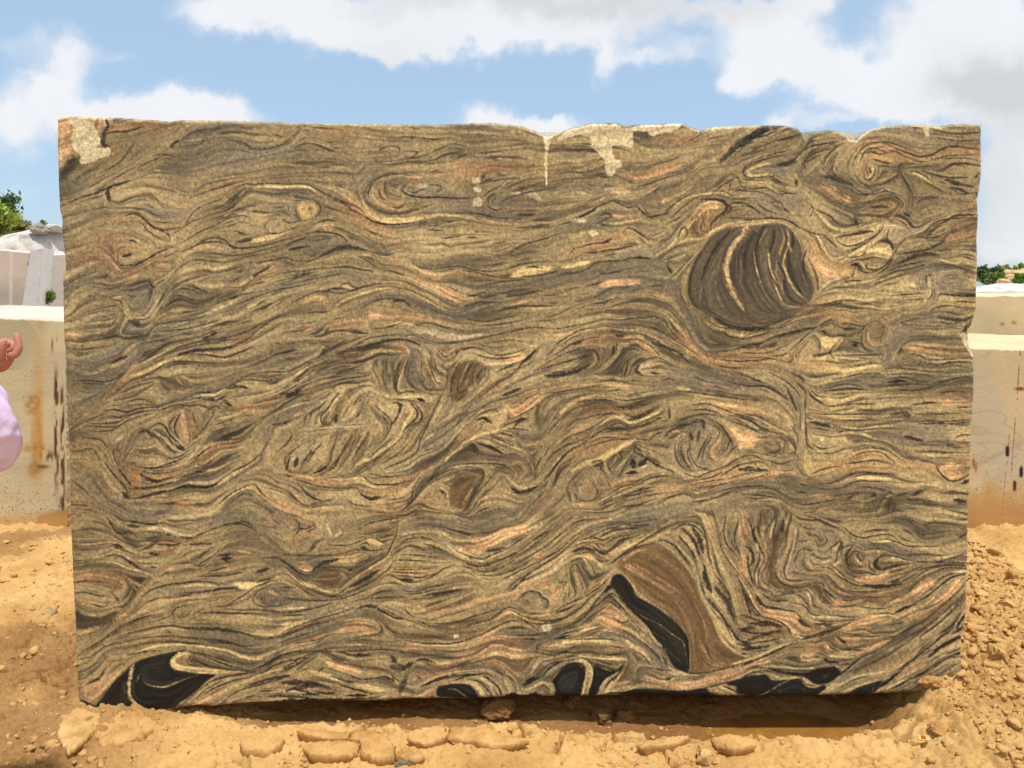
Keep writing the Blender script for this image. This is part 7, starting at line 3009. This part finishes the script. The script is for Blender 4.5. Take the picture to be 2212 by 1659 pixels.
def person():
    Y=2.12; YH=2.3; S=mat_plain('skin',linc(186,124,100),.55,.35,(120,.35,.004),.16); S.node_tree.nodes['Principled BSDF'].inputs['Subsurface Weight'].default_value=.12
    CL=mat_plain('lavender_cloth',linc(214,194,226),.9,.1,(5,.5,.03),.06); TR=mat_plain('trouser_cloth',linc(70,66,84),.9,.1); HR=mat_plain('hair',(.02,.016,.014),.45,.4); EY=mat_plain('eye',(.75,.73,.70),.2,.5); SH=mat_plain('sandal',(.10,.06,.04),.7)
    X0=at(-340,900,Y)[0]         # body axis, outside the frame; facing right
    hx,_,hz=at(22,756,YH)         # middle of the raised hand
    def w(px,py,dy=0.): return at(px,py,YH+dy)
    root=empty('person',(X0,Y,0.02),'person in a loose lavender shirt at the left edge, one hand raised with curled fingers','person')
    L=lambda x,y,z:(x-X0,y-Y,z-.02)
    zsh=1.44
    V=[L(X0-.02,Y,.93),L(X0,Y,1.12),L(X0,Y,1.28),L(X0-.01,Y,1.42),L(X0+.005,Y,1.50),L(X0+.03,Y,1.58),L(X0+.035,Y,1.67),L(X0+.02,Y,1.74),
       L(X0-.01,Y+.17,1.40),L(X0+.10,Y+.14,1.22),L(*w(-75,880,.05)),L(*w(-14,795)),
       L(X0-.01,Y-.17,1.40),L(*w(2,958,-.16)),L(*w(-120,1030,-.08)),
       L(X0-.02,Y-.09,.88),L(X0,Y-.10,.50),L(X0-.03,Y-.10,.09),L(X0+.13,Y-.11,.05),
       L(X0-.02,Y+.09,.88),L(X0+.01,Y+.10,.50),L(X0-.02,Y+.10,.09),L(X0+.14,Y+.11,.05)]
    E=[(0,1),(1,2),(2,3),(3,4),(4,5),(5,6),(6,7),(3,8),(8,9),(9,10),(10,11),(3,12),(12,13),(13,14),(0,15),(15,16),(16,17),(17,18),(0,19),(19,20),(20,21),(21,22)]
    R=[.12,.10,.11,.085,.055,.078,.088,.06,.055,.042,.034,.024,.055,.042,.026,.085,.055,.035,.028,.085,.055,.035,.028]
    skin_chain('body',V,E,R,S,root)
    # face: nose, lips, ears, eyes
    def ell(nm,p,s,mat,par=root,rot=0):
        v,f=ICO[3]; newmesh(nm,v*np.array(s)+np.array(p),f,mat,par)
    hc=L(X0+.035,Y,1.64)
    ell('nose',(hc[0]+.098,hc[1],hc[2]-.012),(.018,.014,.024),S); ell('mouth',(hc[0]+.083,hc[1],hc[2]-.052),(.010,.024,.008),mat_plain('lip',linc(158,84,76),.5))
    for sg in (-1,1): ell('eye',(hc[0]+.078,hc[1]+sg*.032,hc[2]+.018),(.011,.013,.011),EY); ell('ear',(hc[0]-.005,hc[1]+sg*.086,hc[2]),(.018,.010,.030),S)
    v,f=ICO[3]; hv=v*np.array((.108,.100,.112)); hv=hv+np.array((hc[0]-.018,hc[1],hc[2]+.035)); keep=~((hv[:,0]>hc[0]+.05)&(hv[:,2]<hc[2]+.07)); hv[~keep,0]=hc[0]+.05+.2*(hv[~keep,0]-hc[0]-.05)
    hv+= .006*np.stack([fbm(v[:,0]*9,v[:,2]*4,v[:,1]*9,3)]*3,1); newmesh('hair',hv,f,HR,root)
    # shirt: body with a full front, sleeve
    prof=[(.0,0,.62,.185,.22),(.0,0,.80,.180,.215),(.0,0,.95,.165,.20),(-.005,0,1.10,.140,.19),(.0,0,1.20,.136,.195),(.004,0,1.26,.146,.20),(.004,0,1.31,.150,.205),(-.006,0,1.36,.134,.205),(-.020,0,1.41,.105,.195),(-.028,0,1.46,.075,.13),(-.016,0,1.50,.062,.075)]
    rings('shirt',[(a,b,c-.02,d,e) for a,b,c,d,e in prof],CL,root,wr=.07,seed=3)
    tube('sleeve',[V[8],tuple(np.array(V[8])*.5+np.array(V[9])*.5),V[9],tuple(np.array(V[9])*.45+np.array(V[10])*.55)],[.085,.078,.075,.066],CL,root,wr=.12,seed=4)
    tube('sleeve',[V[12],L(*w(-60,850,-.17)),L(*w(-24,896,-.17)),L(*w(-4,936,-.16)),L(*w(5,964,-.15)),L(*w(-18,980,-.14)),L(*w(-70,1004,-.12)),tuple(np.array(V[13])*.15+np.array(V[14])*.85)],[.085,.074,.064,.056,.050,.058,.062,.056],CL,root,wr=.26,seed=8)
    for k in (15,19): tube('trouser_leg',[tuple(np.array(V[k])+np.array((0,0,.04))),V[k],V[k+1],tuple(np.array(V[k+2])+np.array((0,0,.03)))],[.105,.105,.085,.075],TR,root,wr=.08,seed=k)
    for k in (18,22): ell('sandal',(V[k][0]-.06,V[k][1],.012),(.135,.05,.014),SH)
    # raised hand, fingers loosely curled; built from the photo positions at the hand's own distance
    def h(px,py,dy=0.): x,y,z=at(px,py,YH+dy); return L(x,y,z)
    wr=V[11]; palm=[wr,h(2,780,0),h(12,766,0),h(20,757,0)]
    skin_chain('hand',[wr,h(0,786),h(9,772),h(17,763)],[(0,1),(1,2),(2,3)],[.025,.030,(.036,.026),(.034,.024)],S,root)
    skin_chain('index_finger',[h(18,768,-.03),h(33,768,-.034),h(41,752,-.030),h(38,733,-.024),h(34,719,-.02)],[(0,1),(1,2),(2,3),(3,4)],[.013,.0125,.0115,.0105,.008],S,root)
    skin_chain('middle_finger',[h(16,762,-.008),h(29,757,-.012),h(33,743,-.008),h(24,741,.0),h(16,746,.004)],[(0,1),(1,2),(2,3),(3,4)],[.013,.0125,.0115,.010,.008],S,root)
    skin_chain('ring_finger',[h(13,757,.014),h(24,749,.012),h(26,738,.014),h(17,738,.018),h(10,744,.02)],[(0,1),(1,2),(2,3),(3,4)],[.0125,.012,.011,.0095,.008],S,root)
    skin_chain('little_finger',[h(8,753,.034),h(15,742,.034),h(15,733,.036),h(8,735,.036),h(3,741,.036)],[(0,1),(1,2),(2,3),(3,4)],[.011,.0105,.0095,.0085,.007],S,root)
    skin_chain('thumb',[h(4,778,-.028),h(1,762,-.042),h(4,745,-.044),h(6,731,-.040)],[(0,1),(1,2),(2,3)],[.015,.0135,.012,.009],S,root)
person()
